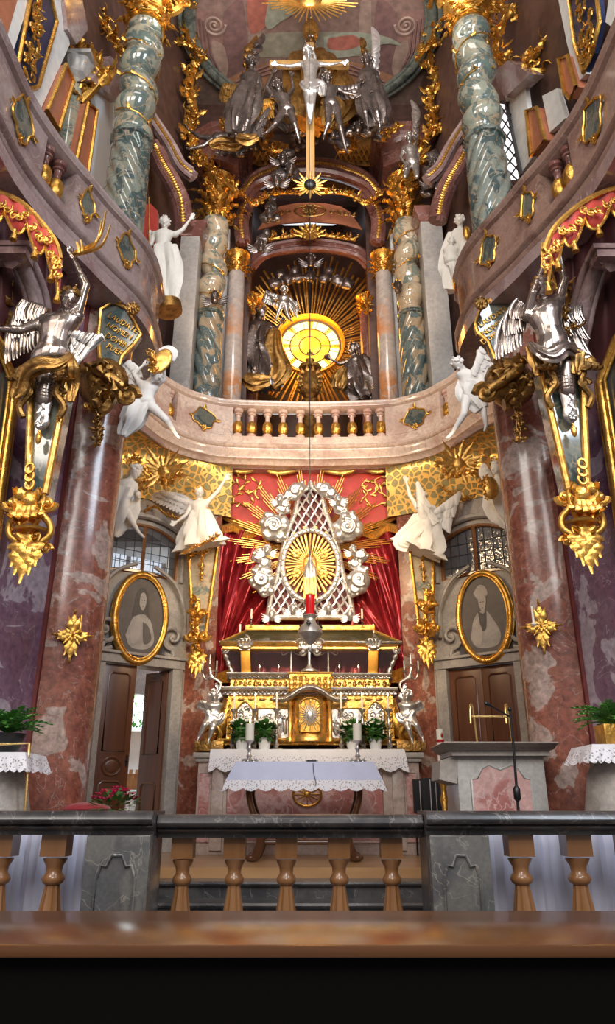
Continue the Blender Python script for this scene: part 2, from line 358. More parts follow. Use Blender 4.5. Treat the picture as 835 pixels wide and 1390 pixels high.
    # ---- ornament
    def leaf(s, base, d, nrm, L, w, curl=0.6, lobes=4, n=9):
        base = Vector(base); d = Vector(d).normalized(); nrm = Vector(nrm); nrm = (nrm - d*nrm.dot(d))
        nrm = nrm.normalized() if nrm.length > 1e-4 else Vector((0, -1, 0)); pts = []; R = []
        for i in range(n):
            t = i/(n-1); a = t*curl*2.2
            pts.append(base + d*(L*(math.sin(a)/(a if a > 1e-3 else 1) if a > 1e-3 else 1)*t) + nrm*(L*(1-math.cos(a))*0.42*t + w*.2))
            R.append(max(0.002, w*(0.35+0.65*math.sin(PI*min(1, t*0.9+0.12)))*(1+0.30*math.cos(lobes*2*PI*t))*(1-0.75*t**3)))
        return s.tube(pts, R, 6, flat=0.34, nrm=nrm)
    def scroll(s, c, u, v, r, th, turns=1.4, start=0.0, n=18, tail=None):
        c = Vector(c); u = Vector(u).normalized(); v = Vector(v).normalized(); P = []; R = []
        for i in range(n):
            t = i/(n-1); a = start + turns*2*PI*(1-t); rr = r*(0.12+0.88*t)
            P.append(c + u*math.cos(a)*rr + v*math.sin(a)*rr); R.append(th*(0.55+0.45*t))
        if tail is not None:
            P.append(Vector(tail)); R.append(th*.4)
        s.ell(c, th*1.4, n=6, m=5)
        return s.tube(P, R, 6)
    def rosette(s, c, nrm, r, petals=8, up=None):
        c = Vector(c); nrm = Vector(nrm).normalized(); u = nrm.cross(Vector((0, 0, 1)))
        u = u.normalized() if u.length > .01 else Vector((1, 0, 0)); v = nrm.cross(u)
        for k in range(petals):
            a = 2*PI*k/petals; d = u*math.cos(a)+v*math.sin(a); s.leaf(c, d, nrm, r, r*.36, .5, 2, 6)
        return s.ell(c+nrm*r*.15, r*.22, n=8, m=5)
    def build(s, name, mat, parent=None, smooth=True, vox=None, sm=2, bevel=None, label=None):
        me = bpy.data.meshes.new(name); org = Vector((0, 0, 0)); V = [Vector(p) for p in s.v]
        if parent is not None:
            inv = wmat(parent).inverted(); V = [inv @ p for p in V]
        else:
            xs = [p.x for p in V]; ys = [p.y for p in V]; zs = [p.z for p in V]
            org = Vector(((min(xs)+max(xs))/2, (min(ys)+max(ys))/2, min(zs))); V = [p-org for p in V]
        me.from_pydata([tuple(p) for p in V], [], s.f); me.validate()
        if vox:
            me = remesh(me, vox, sm)
        else:
            bm = bmesh.new(); bm.from_mesh(me); bmesh.ops.recalc_face_normals(bm, faces=bm.faces[:])
            if bevel: bmesh.ops.bevel(bm, geom=bm.edges[:], offset=bevel, segments=2, affect='EDGES', profile=0.6)
            bm.to_mesh(me); bm.free()
        me.name = name
        if smooth == True:
            me.shade_smooth()
            if not vox:
                try: me.set_sharp_from_angle(angle=math.radians(48))
                except Exception: pass
        me.materials.append(M[mat] if isinstance(mat, str) else mat)
        o = bpy.data.objects.new(name, me); COL.objects.link(o); o.parent = parent
        if parent is None: o.location = org
        if label: o['label'] = label
        return o
_DG = None
def remesh(me, vox, sm=2):
    o = bpy.data.objects.new('tmp_body', me); COL.objects.link(o)
    md = o.modifiers.new('r', 'REMESH'); md.mode = 'VOXEL'; md.voxel_size = vox; md.use_smooth_shade = True
    if sm:
        m2 = o.modifiers.new('s', 'SMOOTH'); m2.factor = 0.5; m2.iterations = sm
    dg = bpy.context.evaluated_depsgraph_get(); dg.update()
    out = bpy.data.meshes.new_from_object(o.evaluated_get(dg), depsgraph=dg)
    bpy.data.objects.remove(o); bpy.data.meshes.remove(me)
    return out
def copy_tree(o, parent=None):
    c = o.copy(); COL.objects.link(c); c.parent = parent
    for ch in list(o.children): copy_tree(ch, c)
    return c
def struct(mb, name, mat, smooth=False, **k):
    return tag(mb.build(name, mat, None, smooth, **k), kind='structure')
def lerp(a, b, t): return a + (b-a)*t
def spline(pts, n=8):
    """Catmull-Rom through points (any dimension)"""
    P = [Vector(p) for p in pts]; out = []
    for i in range(len(P)-1):
        p0 = P[max(0, i-1)]; p1 = P[i]; p2 = P[i+1]; p3 = P[min(len(P)-1, i+2)]
        for k in range(n):
            t = k/n; out.append(0.5*((2*p1) + (p2-p0)*t + (2*p0-5*p1+4*p2-p3)*t*t + (3*p1-p0-3*p2+p3)*t**3))
    out.append(P[-1]); return out
X0 = 0.03
SIDE = {-1: 'on the open door side', 1: 'on the lectern side'}
# ================================================================== SETTING
def mx(s, x): return X0 + s*x          # s=-1 open-door side, +1 lectern side
def slab_poly(pts, z0, z1):
    return MB().prism([(p[0], p[1], z0) for p in pts], (0, 0, z1-z0))
struct(MB().box((0, 3.0, -0.1), (12, 12, 0.2)), 'floor', 'floor')
struct(MB().box((0, 11.5, 0.28), (12, 5.0, 0.56)), 'floor', 'floorwood')
for k, (yy, zz) in enumerate(((8.62, 0.46), (8.22, 0.31), (7.85, 0.16))):
    mb = MB(); w = 3.3+0.25*k
    mb.sweep([(0.0, zz-0.16), (0.0, zz-0.05), (0.035, zz-0.04), (0.05, zz-0.02), (0.035, zz), (-0.6, zz), (-0.6, zz-0.16)], [(-w, yy+0.3), (-w*0.8, yy+.05), (0, yy), (w*0.8, yy+.05), (w, yy+0.3)])
    tag(struct(mb, 'altar_step', 'darkstone'))
WALLP = {}
for s in (-1, 1):
    side = 'left' if s < 0 else 'right'
    A = (mx(s, 4.6), 1.5); B = (mx(s, 2.63), 7.5)
    WALLP[s] = (A, B) if s < 0 else (B, A)
    C = (mx(s, 3.6), 10.72); D = (mx(s, 1.93), 12.0); E = (mx(s, 1.50), 12.25)
    WALLP[('bay', s)] = (C, D) if s < 0 else (D, C)
    WALLP[('flank', s)] = (D, E) if s < 0 else (E, D)
    # purple nave wall
    path = [A, B]; path = path if s < 0 else path[::-1]
    struct(MB().sweep([(0, 0), (0, 6.7), (-0.35, 6.7), (-0.35, 0)], path), 'wall_'+side, 'purple')
    # rounded marble pier
    P = spline([(mx(s, 2.63), 7.5), (mx(s, 2.52), 7.52), (mx(s, 2.36), 7.58), (mx(s, 2.22), 7.68), (mx(s, 2.155), 7.85), (mx(s, 2.2), 8.1)], 6) + [Vector((mx(s, 2.9), 9.0)), Vector((mx(s, 3.6), 9.2))]
    WALLP[('pier', s)] = P
    P2 = P if s < 0 else P[::-1]
    mb = MB().sweep([(0, 0), (0, 6.7), (-0.25, 6.7), (-0.25, 0)], P2)
    struct(mb, 'pillar_'+side, 'redbrown', smooth=True)
    struct(MB().sweep([(0, 0.0), (0.05, 0.0), (0.05, 0.5), (0.03, 0.56), (0.0, 0.62)], P2), 'baseboard_'+side, 'darkstone', smooth=True)
    mb = MB(); mb.box((mx(s, 2.625), 7.48, 3.3), (0.035, 0.05, 6.6)); struct(mb, 'trim_'+side, 'nichered')  # dark strip coloured in for the shadow band between wall and pier
    # upper side wall
    path = [(mx(s, 5.0), 0.5), (mx(s, 3.75), 6.2), (mx(s, 3.35), 9.5), (mx(s, 2.6), 12.6)]; path = path if s < 0 else path[::-1]
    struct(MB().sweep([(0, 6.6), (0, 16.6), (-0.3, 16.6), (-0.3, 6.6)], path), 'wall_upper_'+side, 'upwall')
    struct(MB().sweep([(0, 0), (0, 6.6), (-0.2, 6.6), (-0.2, 0)], [(mx(s, 3.6), 9.2), (mx(s, 3.6), 10.72)][::(1 if s < 0 else -1)]), 'wall_passage_'+side, 'greywall')
    # flank pilaster of the altar wall
    path = [D, E, (mx(s, 1.5), 12.6)]; path = path if s < 0 else path[::-1]
    struct(MB().sweep([(0, 0.5), (0, 6.3), (-0.2, 6.3), (-0.2, 0.5)], path), 'wall_flank_'+side, 'redbrown')
# bay walls with their doorways and lunette windows
def wall_sz(x, y, a, b):
    p = onwall(x, y, a, b); d = Vector((b[0]-a[0], b[1]-a[1])).normalized()
    return (Vector((p.x-a[0], p.y-a[1])).dot(d), p.z)
BAY = {}
for s in (-1, 1):
    a, b = WALLP[('bay', s)]; d = Vector((b[0]-a[0], b[1]-a[1])); L = d.length; d.normalize(); n = Vector((d.y, -d.x))
    if s < 0:
        dl, _ = wall_sz(131, 1000, a, b); dr, _ = wall_sz(226, 1000, a, b); _, dz = wall_sz(180, 903, a, b)
        wl, _ = wall_sz(146, 755, a, b); wr, wz0 = wall_sz(239, 789, a, b)
    else:
        a0, b0 = WALLP[('bay', -1)]
        q = BAY[-1]; dl, dr, dz = L-q['dr'], L-q['dl'], q['dz']; wl, wr = L-q['wr'], L-q['wl']; wz0 = q['wz0']
    wz0 = wz0 if s < 0 else BAY[-1]['wz0']
    BAY[s] = dict(a=Vector(a), d=d, n=n, L=L, dl=dl, dr=dr, dz=dz, wl=wl, wr=wr, wz0=wz0, wz1=wz0+0.62, rise=0.20)
    q = BAY[s]
    def W3(u, z, off=0.0, q=q): p = q['a'] + q['d']*u + q['n']*off; return Vector((p.x, p.y, z))
    q['W3'] = W3
    back = Vector((-n.x*0.3, -n.y*0.3, 0)); mb = MB()
    def rect(u0, u1, z0, z1): mb.prism([W3(u0, z0), W3(u1, z0), W3(u1, z1), W3(u0, z1)], back)
    arch = [W3(lerp(wr, wl, t/12), q['wz1'] + q['rise']*(1-(2*t/12-1)**2) - 0.0) for t in range(13)]
    q['archpts'] = [(lerp(wr, wl, t/12), q['wz1'] + q['rise']*(1-(2*t/12-1)**2)) for t in range(13)]
    rect(-0.4, dl, 0.5, dz); rect(dr, L, 0.5, dz); rect(-0.4, L, dz, wz0); rect(-0.4, wl, wz0, 6.7); rect(wr, L, wz0, 6.7)
    mb.prism([W3(wl, 6.7), W3(wl, q['wz1'])] + arch[::-1][1:-1] + [W3(wr, q['wz1']), W3(wr, 6.7)], back)
    struct(mb, 'wall_bay_' + ('left' if s < 0 else 'right'), 'greystone')
# back wall behind the curtain
struct(MB().box((X0, 12.7, 3.5), (4.2, 0.2, 6.4)), 'wall_back', 'nichered')
# room seen through the open doors
mb = MB(); mb.box((-3.2, 15.2, 2.6), (5, 0.12, 5.2)); 
# cut for its window: build as four pieces
WZ = [at(172, 990, 15.1), at(196, 918, 15.1)]
wx0, wx1, wz0_, wz1_ = WZ[0].x, WZ[1].x+0.12, WZ[0].z, WZ[1].z
mb = MB()
mb.box(((-5.5+wx0)/2, 15.2, 2.8), (wx0+5.5, 0.12, 5.6)); mb.box(((wx1-0.8)/2, 15.2, 2.8), (-0.8-wx1, 0.12, 5.6))
mb.box(((wx0+wx1)/2, 15.2, wz0_/2), (wx1-wx0, 0.12, wz0_)); mb.box(((wx0+wx1)/2, 15.2, (wz1_+5.6)/2), (wx1-wx0, 0.12, 5.6-wz1_))
mb.box((-3.2, 14.0, 5.3), (5, 3.0, 0.1)); mb.box((-0.75, 13.9, 2.8), (0.1, 2.6, 5.6))
struct(mb, 'wall_sacristy', 'whiteplaster')
mb = MB(); fr = MB()
for k in range(-8, 16):
    x = wx0 + k*0.115
    for sg in (1, -1):
        p0 = [x, wz0_]; h = wz1_-wz0_; x1 = x+sg*h*0.55; pa = Vector((x, 15.16, wz0_)); pb = Vector((x1, 15.16, wz1_))
        # clip to the window
        t0, t1 = 0.0, 1.0; dx = pb.x-pa.x
        for lim, sign in ((wx0, 1), (wx1, -1)):
            ta = (lim-pa.x)/dx
            if dx*sign > 0: t0 = max(t0, ta)
            else: t1 = min(t1, ta)
        if t1 > t0+0.03: mb.tube([pa.lerp(pb, t0), pa.lerp(pb, t1)], 0.007, 4)
for (xa, za, xb, zb) in ((wx0, wz0_, wx1, wz0_), (wx0, wz1_, wx1, wz1_), (wx0, wz0_, wx0, wz1_), (wx1, wz0_, wx1, wz1_)):
    fr.bar((xa, 15.12, za), (xb, 15.12, zb), 0.06, 0.06)
w1 = struct(fr, 'window_1', 'whiteplaster'); mb.build('lattice', 'potw', w1)
mb = MB(); mb.box(((wx0+wx1)/2, 15.0, wz0_-0.03), (wx1-wx0+0.2, 0.28, 0.05)); mb.build('window_sill', 'whiteplaster', w1)
# ------------------------------------------------------------------ ceiling, upper back wall, niche
struct(MB().box((0, 6.5, 16.75), (12, 14, 0.3)), 'ceiling', 'ceiling')
bw = MB()
nx0, nx1 = -1.22, 1.28; nz1 = 12.2
bw.box(((-3.4+nx0)/2, 13.35, 11.6), (nx0+3.4, 0.3, 10.1)); bw.box(((3.4+nx1)/2, 13.35, 11.6), (3.4-nx1, 0.3, 10.1))
bw.box(((nx0+nx1)/2, 13.35, (14.2+16.6)/2), (nx1-nx0, 0.3, 2.4))
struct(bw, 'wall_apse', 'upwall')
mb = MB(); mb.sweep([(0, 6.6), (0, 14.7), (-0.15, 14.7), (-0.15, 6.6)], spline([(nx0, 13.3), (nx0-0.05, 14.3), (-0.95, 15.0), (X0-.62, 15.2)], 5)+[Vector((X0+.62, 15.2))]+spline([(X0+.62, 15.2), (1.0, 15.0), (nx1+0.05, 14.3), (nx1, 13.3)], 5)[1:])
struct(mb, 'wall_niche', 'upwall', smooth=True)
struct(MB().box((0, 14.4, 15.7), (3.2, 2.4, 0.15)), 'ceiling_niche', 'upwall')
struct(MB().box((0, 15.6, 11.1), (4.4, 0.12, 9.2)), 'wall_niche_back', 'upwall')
struct(MB().box((X0, 15.42, 14.86), (2.1, 0.05, 0.5)), 'window_2', 'skywin')
# ------------------------------------------------------------------ galleries
def plan(px, Z=7.8): return [Vector((atz(x, y, Z).x, atz(x, y, Z).y)) for x, y in px]
class GPath:
    def __init__(s, px, pre=(), post=(), n=6):
        P = plan(px); s.raw = spline(P, n); s.xs = []
        for i in range(len(px)-1):
            for k in range(n): s.xs.append(lerp(px[i][0], px[i+1][0], k/n))
        s.xs.append(px[-1][0]); s.pre = [Vector(p) for p in pre]; s.post = [Vector(p) for p in post]
        s.all = s.pre + s.raw + s.post
    def at(s, x):
        for i in range(len(s.xs)-1):
            if s.xs[i] <= x <= s.xs[i+1]:
                t = (x-s.xs[i])/(s.xs[i+1]-s.xs[i]); return s.raw[i].lerp(s.raw[i+1], t), (s.raw[i+1]-s.raw[i]).normalized()
        return (s.raw[-1], (s.raw[-1]-s.raw[-2]).normalized()) if x > s.xs[-1] else (s.raw[0], (s.raw[1]-s.raw[0]).normalized())
    def sub(s, xa, xb):
        out = [s.at(xa)[0]] + [p for p, x in zip(s.raw, s.xs) if xa+1 < x < xb-1] + [s.at(xb)[0]]
        if xa <= s.xs[0]: out = s.pre + out
        if xb >= s.xs[-1]: out = out + s.post
        return out
RAIL = [(0.0, 7.80), (-0.02, 7.815), (-0.30, 7.815), (-0.30, 7.68), (-0.07, 7.68), (-0.05, 7.70), (-0.02, 7.71), (-0.015, 7.735), (0.0, 7.75)]
BASE = [(-0.07, 7.12), (-0.03, 7.10), (-0.03, 6.96), (0.02, 6.94), (0.04, 6.90), (0.02, 6.87), (-0.01, 6.86), (-0.02, 6.80), (-0.06, 6.76), (-0.07, 6.70), (-0.14, 6.68), (-0.18, 6.62), (-0.7, 6.62), (-0.7, 6.8), (-0.30, 6.85), (-0.30, 7.12)]
PANEL = [(-0.06, 7.12), (-0.06, 7.68), (-0.26, 7.68), (-0.26, 7.12)]
GOLDL = None
def baluster_prof(z0, z1, r):
    h = z1-z0; P = [(1.0, 0), (1.0, .10), (.62, .12), (.55, .16), (.85, .22), (1.0, .32), (.95, .42), (.62, .52), (.48, .60), (.46, .72), (.55, .78), (.8, .80), (.8, .84), (.5, .86), (1.0, .90), (1.0, 1.0)]
    return [(p*r, z0+h*z) for p, z in P]
gallery_white = marble('pale_rose_marble', (0.60, 0.42, 0.34), (0.78, 0.62, 0.52), (0.68, 0.49, 0.42), 2.2, (0.42, 0.24, 0.20), 0.2, 0.02, 1.2, 0.5, 0.08)
gallery_mauve = marble('mauve_gallery_marble', (0.27, 0.185, 0.17), (0.38, 0.29, 0.27), (0.32, 0.23, 0.22), 2.2, (0.46, 0.38, 0.36), 0.14, 0.012, 1.0, 0.52, 0.1, 0.7)
gallery_dim = marble('dim_gallery_marble', (0.24, 0.135, 0.105), (0.35, 0.22, 0.175), (0.28, 0.17, 0.14), 2.2, (0.44, 0.32, 0.26), 0.14, 0.012, 1.0, 0.52, 0.1, 0.7)  # copy of the mauve marble with the dimmer, warmer light mixed into its colour
def green_cartouche(g, cx, cy, w, h, parent, seed, gp):
    """gold framed inlay standing on the parapet: outline in plan path and height"""
    rnd = random.Random(seed); n = 20; P = []
    for k in range(n):
        a = 2*PI*k/n; rr = 1+0.13*math.sin(4*a+.6)+0.06*math.sin(7*a+seed)
        P.append((cx+w*rr*math.cos(a)*abs(math.cos(a))**-.25 if abs(math.cos(a)) > .05 else cx, cy+h*rr*math.sin(a)))
    pts = []
    for (x, z) in P:
        p, t = gp.at(x); nr = Vector((t.y, -t.x)); q = p+nr*(-0.045); pts.append(Vector((q.x, q.y, z)))
    p, t = gp.at(cx); nr = Vector((t.y, -t.x, 0))
    mb = MB(); mb.prism(pts, -nr*0.05); pn = mb.build('inlay_panel', 'greenpanel', parent, smooth=False)
    fr = MB(); fr.tube([q+nr*0.01 for q in pts], 0.014, 6, closed=True)
    for k in range(0, n, 5): fr.leaf(pts[k]+nr*0.01, (pts[k]-pts[(k+n//2) % n]), nr, 0.11, 0.03, .5)
    fr.rosette(pts[3*n//4]+nr*.02, nr, 0.07, 6)
    fr.build('inlay_frame', 'gold', pn)
def gallery(name, label, gp, opens, mat, cart, group=None, bal_mat='pink', gold_belly=True):
    mid = gp.at((gp.xs[0]+gp.xs[-1])/2)[0]
    g = thing(name, label, 'gallery', (mid.x, mid.y, 6.62), group)
    MB().sweep(RAIL, gp.all).build('rail', mat, g, True)
    MB().sweep(BASE, gp.all).build('cornice', mat, g, True)
    x = gp.xs[0]
    for (xa, xb, bals) in opens + [(gp.xs[-1], None, None)]:
        if xa > x: MB().sweep(PANEL, gp.sub(x, xa)).build('parapet_panel', mat, g, True)
        if xb is None: break
        for bx in bals:
            p, t = gp.at(bx); nr = Vector((t.y, -t.x)); q = p - nr*0.16
            b = MB().lathe(baluster_prof(7.12, 7.68, 0.085), (q.x, q.y, 0), 14).build('baluster', bal_mat, g)
            bb = MB().lathe([(0.05, 7.20), (0.082, 7.24), (0.09, 7.30), (0.087, 7.37), (0.06, 7.43)], (q.x, q.y, 0), 14, flute=7, famp=.05)
            bb.build('gilded_belly', 'gold', b)
        # piers that end the opening
        x = xb
    for k, (cx, cz, w, h) in enumerate(cart): green_cartouche(g, cx, cz, w, h, g, k+1, gp)
    return g
cg = GPath([(228, 512), (245, 522), (262, 530), (288, 538), (316, 542), (368, 544), (420, 545), (472, 544), (525, 542), (549, 538), (575, 530), (592, 521), (608, 512)],
           pre=[(-2.95, 10.0), (-2.6, 10.45)], post=[(2.66, 10.45), (3.0, 10.0)])
CG = cg
gallery('apse_gallery', 'pale rose marble balcony of the apse with gilded bellied balusters above the red curtain', cg,
        [(237, 246, [241]), (318, 521, [326, 344, 364, 385, 408, 432, 455, 477, 497, 514]), (592, 601, [596])], gallery_white, [(281, 7.36, 14, 0.17), (560, 7.36, 14, 0.17)])
LG = GPath([(0, 22), (20, 70), (42, 120), (64, 158), (86, 190), (108, 218), (130, 243), (150, 268), (166, 286), (184, 306), (201, 327), (214, 352), (221, 378)],
           pre=[(-4.4, 3.4), (-3.6, 4.1)], post=[(-2.02, 8.9), (-2.3, 9.25), (-2.9, 9.4), (-3.5, 9.4)])
gallery('side_gallery', 'swelling mauve marble side gallery above the open doors with blue daylight glinting on its rail', LG,
        [(74, 112, [84, 99])], gallery_mauve, [(44, 7.40, 11, 0.22), (128, 7.40, 8, 0.18), (180, 7.38, 10, 0.20)], 'side galleries', 'darkred')
RG = GPath([(614, 378), (621, 352), (634, 327), (651, 306), (669, 286), (685, 268), (705, 243), (727, 218), (749, 190), (771, 158), (793, 120), (815, 70), (835, 22)],
           pre=[(3.56, 9.4), (2.96, 9.4), (2.36, 9.25), (2.08, 8.9)], post=[(3.66, 4.1), (4.46, 3.4)])
gallery('side_gallery', 'swelling marble side gallery above the lectern side, dim warm light tinted into its colour', RG,
        [(723, 761, [736, 751])], gallery_dim, [(791, 7.40, 11, 0.22), (707, 7.40, 8, 0.18), (655, 7.38, 10, 0.20)], 'side galleries', 'darkred')
# gallery floors
def gfloor(P, outer, nm, mat):
    mb = MB().prism([(p.x, p.y, 6.60) for p in P] + [(o[0], o[1], 6.60) for o in outer], (0, 0, 0.16))
    struct(mb, nm, mat)
gfloor([p for p in LG.all], [(-5.2, 9.4), (-5.4, 3.4)], 'ceiling_under_gallery_left', 'mauve')
gfloor([p for p in RG.all][::-1], [(5.2, 9.4), (5.4, 3.4)], 'ceiling_under_gallery_right', 'mauve')
gfloor([p + Vector((0, 0.3)) for p in CG.all], [(3.3, 13.3), (-3.3, 13.3)], 'ceiling_under_gallery_apse', 'mauve')
# golden trellis cove under the apse gallery
for s in (-1, 1):
    q = BAY[s]; rows = []; n = 14
    gpts = [CG.at(lerp(200, 318, k/n) if s < 0 else lerp(636, 520, k/n))[0] for k in range(n+1)]
    if s < 0: gpts = [(-2.85, 10.15), (-2.6, 10.5)] + gpts[3:]
    else: gpts = [(2.91, 10.15), (2.66, 10.5)] + gpts[3:]
    N = len(gpts)
    for j in range(7):
        t = j/6; row = []
        for k in range(N):
            kk = k/(N-1)
            lo = q['W3'](lerp(-0.1, q['L'], min(1, kk/0.8)) if s < 0 else q['L']-lerp(-0.1, q['L'], min(1, kk/0.8)), 5.72, 0.02)
            if kk > 0.8: lo = Vector((mx(s, lerp(1.93, 1.35, (kk-.8)/.2)), lerp(12.0, 12.3, (kk-.8)/.2)-.02, 5.72))
            hi = Vector((gpts[k][0], gpts[k][1]+0.25, 6.61)); a = t*PI/2
            row.append((lerp(lo.x, hi.x, 1-math.cos(a)), lerp(lo.y, hi.y, 1-math.cos(a)), lerp(5.72, 6.61, math.sin(a))))
        rows.append(row)
    o = MB().grid(rows).build('gilded_cove', 'trellis', None, True)
    tag(o, kind='structure'); o.name = 'trim_' + ('1' if s < 0 else '2')
# ================================================================== FOREGROUND: pew ledge and communion rail
pew = thing('pew_desk', 'brown varnished pew desk board along the bottom of the picture', 'pew', (0, 1.9, 0))
zt = at(417, 1236, 2.2).z
YN = next(y/100 for y in range(120, 220) if proj((0, y/100, zt-0.022))[1] < 1302)
pb = MB().box((0, (2.2+YN)/2, zt-0.011), (3.6, 2.2-YN, 0.022)); pb.build('desk_board', 'pewwood', pew, bevel=0.006)
MB().box((0, YN+.05, zt-0.47), (3.5, 0.04, 0.90)).build('back_panel', 'shadewood', pew)
MB().box((0, YN+.22, 0.35), (3.4, 0.28, 0.03)).build('book_shelf', 'darkwood', pew)
MB().box((0, YN-.15, 0.02), (3.4, 0.25, 0.04)).build('kneeler', 'darkwood', pew)
for x in (-1.72, 1.72): MB().box((x, (YN+2.2)/2, zt/2-.02), (0.06, 0.5, zt-0.05)).build('end_panel', 'darkwood', pew)
def z_of(y, Y, x=417): return at(x, y, Y).z
def x_of(x, y, Y): return at(x, y, Y).x
def wood_baluster(x, Y, ztop, k, parent, zb=0.12):
    h = ztop-zb; pr = [(.072, 0), (.072, .05), (.050, .07), (.055, .12), (.078, .20), (.086, .32), (.080, .42), (.060, .56), (.046, .65), (.040, .70), (.058, .715), (.066, .735), (.060, .755), (.044, .775), (.047, .81), (.066, .845), (.070, .86)]
    pr = [(r*k, zb+h*z) for r, z in pr]
    mb = MB(); mb.lathe(pr[:10], (x, Y, 0), 40, flute=10, famp=.07); mb.lathe(pr[9:], (x, Y, 0), 24)
    mb.box((x, Y, zb+h*.935), (.145*k, .145*k, h*.13))
    return mb.build('baluster', 'balwood', parent)
def cap_prof(zt, zb, d0=0.0, depth=0.42):
    h = zt-zb; return [(d0-depth/2+.03, zb), (d0+depth/2-.09, zb), (d0+depth/2-.085, zb+h*.18), (d0+depth/2-.03, zb+h*.34), (d0+depth/2-.045, zb+h*.42), (d0+depth/2-.01, zb+h*.5), (d0+depth/2, zb+h*.66), (d0+depth/2-.012, zb+h*.84), (d0+depth/2-.035, zt), (d0-depth/2, zt), (d0-depth/2, zb+h*.4)]
RAILS = [('outer', -3.2, x_of(215, 1120, 4.90)-.006, 4.93, 'dark marble communion rail section with wooden balusters on the side of the open doors'),
         ('mid', x_of(215, 1120, 4.90), x_of(573, 1120, 4.90), 5.06, 'dark marble middle communion rail with five wooden balusters before the altar steps'),
         ('outer', x_of(573, 1120, 4.90)+.006, 3.2, 4.93, 'dark marble communion rail section with wooden balusters on the side of the lectern')]
for kind, xa, xb, Y, lab in RAILS:
    r = thing('communion_rail', lab, 'balustrade', ((xa+xb)/2, Y, 0), 'communion rail sections')
    f = Y-0.19; zt_ = z_of(1101 if kind == 'outer' else 1106, f); zb_ = z_of(1134 if kind == 'outer' else 1138, f)
    MB().sweep(cap_prof(zt_, zb_), [(xa, Y), (xb, Y)]).build('cap_rail', 'darkstone', r)
    MB().box(((xa+xb)/2, Y, 0.07), (xb-xa, 0.40, 0.14)).build('plinth', 'darkstone', r, bevel=0.01)
    if kind == 'mid':
        for px in (249, 319, 389, 460, 531): wood_baluster(x_of(px, 1160, Y), Y, zb_, .88, r)
    else:
        for px in ((-67, 3, 76) if xa < 0 else (705, 783, 858)): wood_baluster(x_of(px, 1160, Y), Y, zb_, 1.0, r)
        pa, pb_ = (x_of(118, 1140, f), x_of(205, 1140, f)) if xa < 0 else (x_of(583, 1140, f), x_of(664, 1140, f))
        mb = MB(); mb.box(((pa+pb_)/2, Y-0.01, (0.14+zb_)/2), (pb_-pa, 0.38, zb_-0.14)); 
        p = mb.build('pier_block', 'pierstone', r, bevel=0.008)
        w = pb_-pa; zc = zb_-0.10; xm = (pa+pb_)/2; yf = Y-0.205
        P = [(xm-w*.30, 0.2), (xm+w*.30, 0.2), (xm+w*.30, zc-0.12), (xm+w*.24, zc-0.05), (xm+w*.15, zc-0.055), (xm+w*.08, zc), (xm-w*.08, zc), (xm-w*.15, zc-0.055), (xm-w*.24, zc-0.05), (xm-w*.30, zc-0.12)]
        mb = MB(); mb.tube([(a, yf, b) for a, b in P], 0.010, 6, closed=True); mb.build('panel_moulding', 'pierstone', p)
        if xa < 0: dx0 = pb_+0.005; 
        mb = MB(); xr = xb-.04 if xa < 0 else xa+.04
        mb.box((xr, Y+0.04, (0.14+zb_)/2), (0.075, 0.30, zb_-0.14)); mb.build('gate_jamb', 'darkstone', r)
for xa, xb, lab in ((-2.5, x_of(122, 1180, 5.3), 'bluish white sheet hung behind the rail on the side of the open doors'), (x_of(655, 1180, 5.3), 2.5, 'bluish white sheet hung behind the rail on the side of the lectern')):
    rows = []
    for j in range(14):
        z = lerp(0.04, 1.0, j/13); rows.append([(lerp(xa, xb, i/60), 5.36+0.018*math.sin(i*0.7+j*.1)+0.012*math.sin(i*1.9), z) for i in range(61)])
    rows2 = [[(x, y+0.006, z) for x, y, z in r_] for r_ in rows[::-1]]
    o = MB().grid(rows+rows2+[rows[0]]).build('hanging_sheet', 'sheetw'); tag(o, lab, 'cloth', 'sheets behind the communion rail')
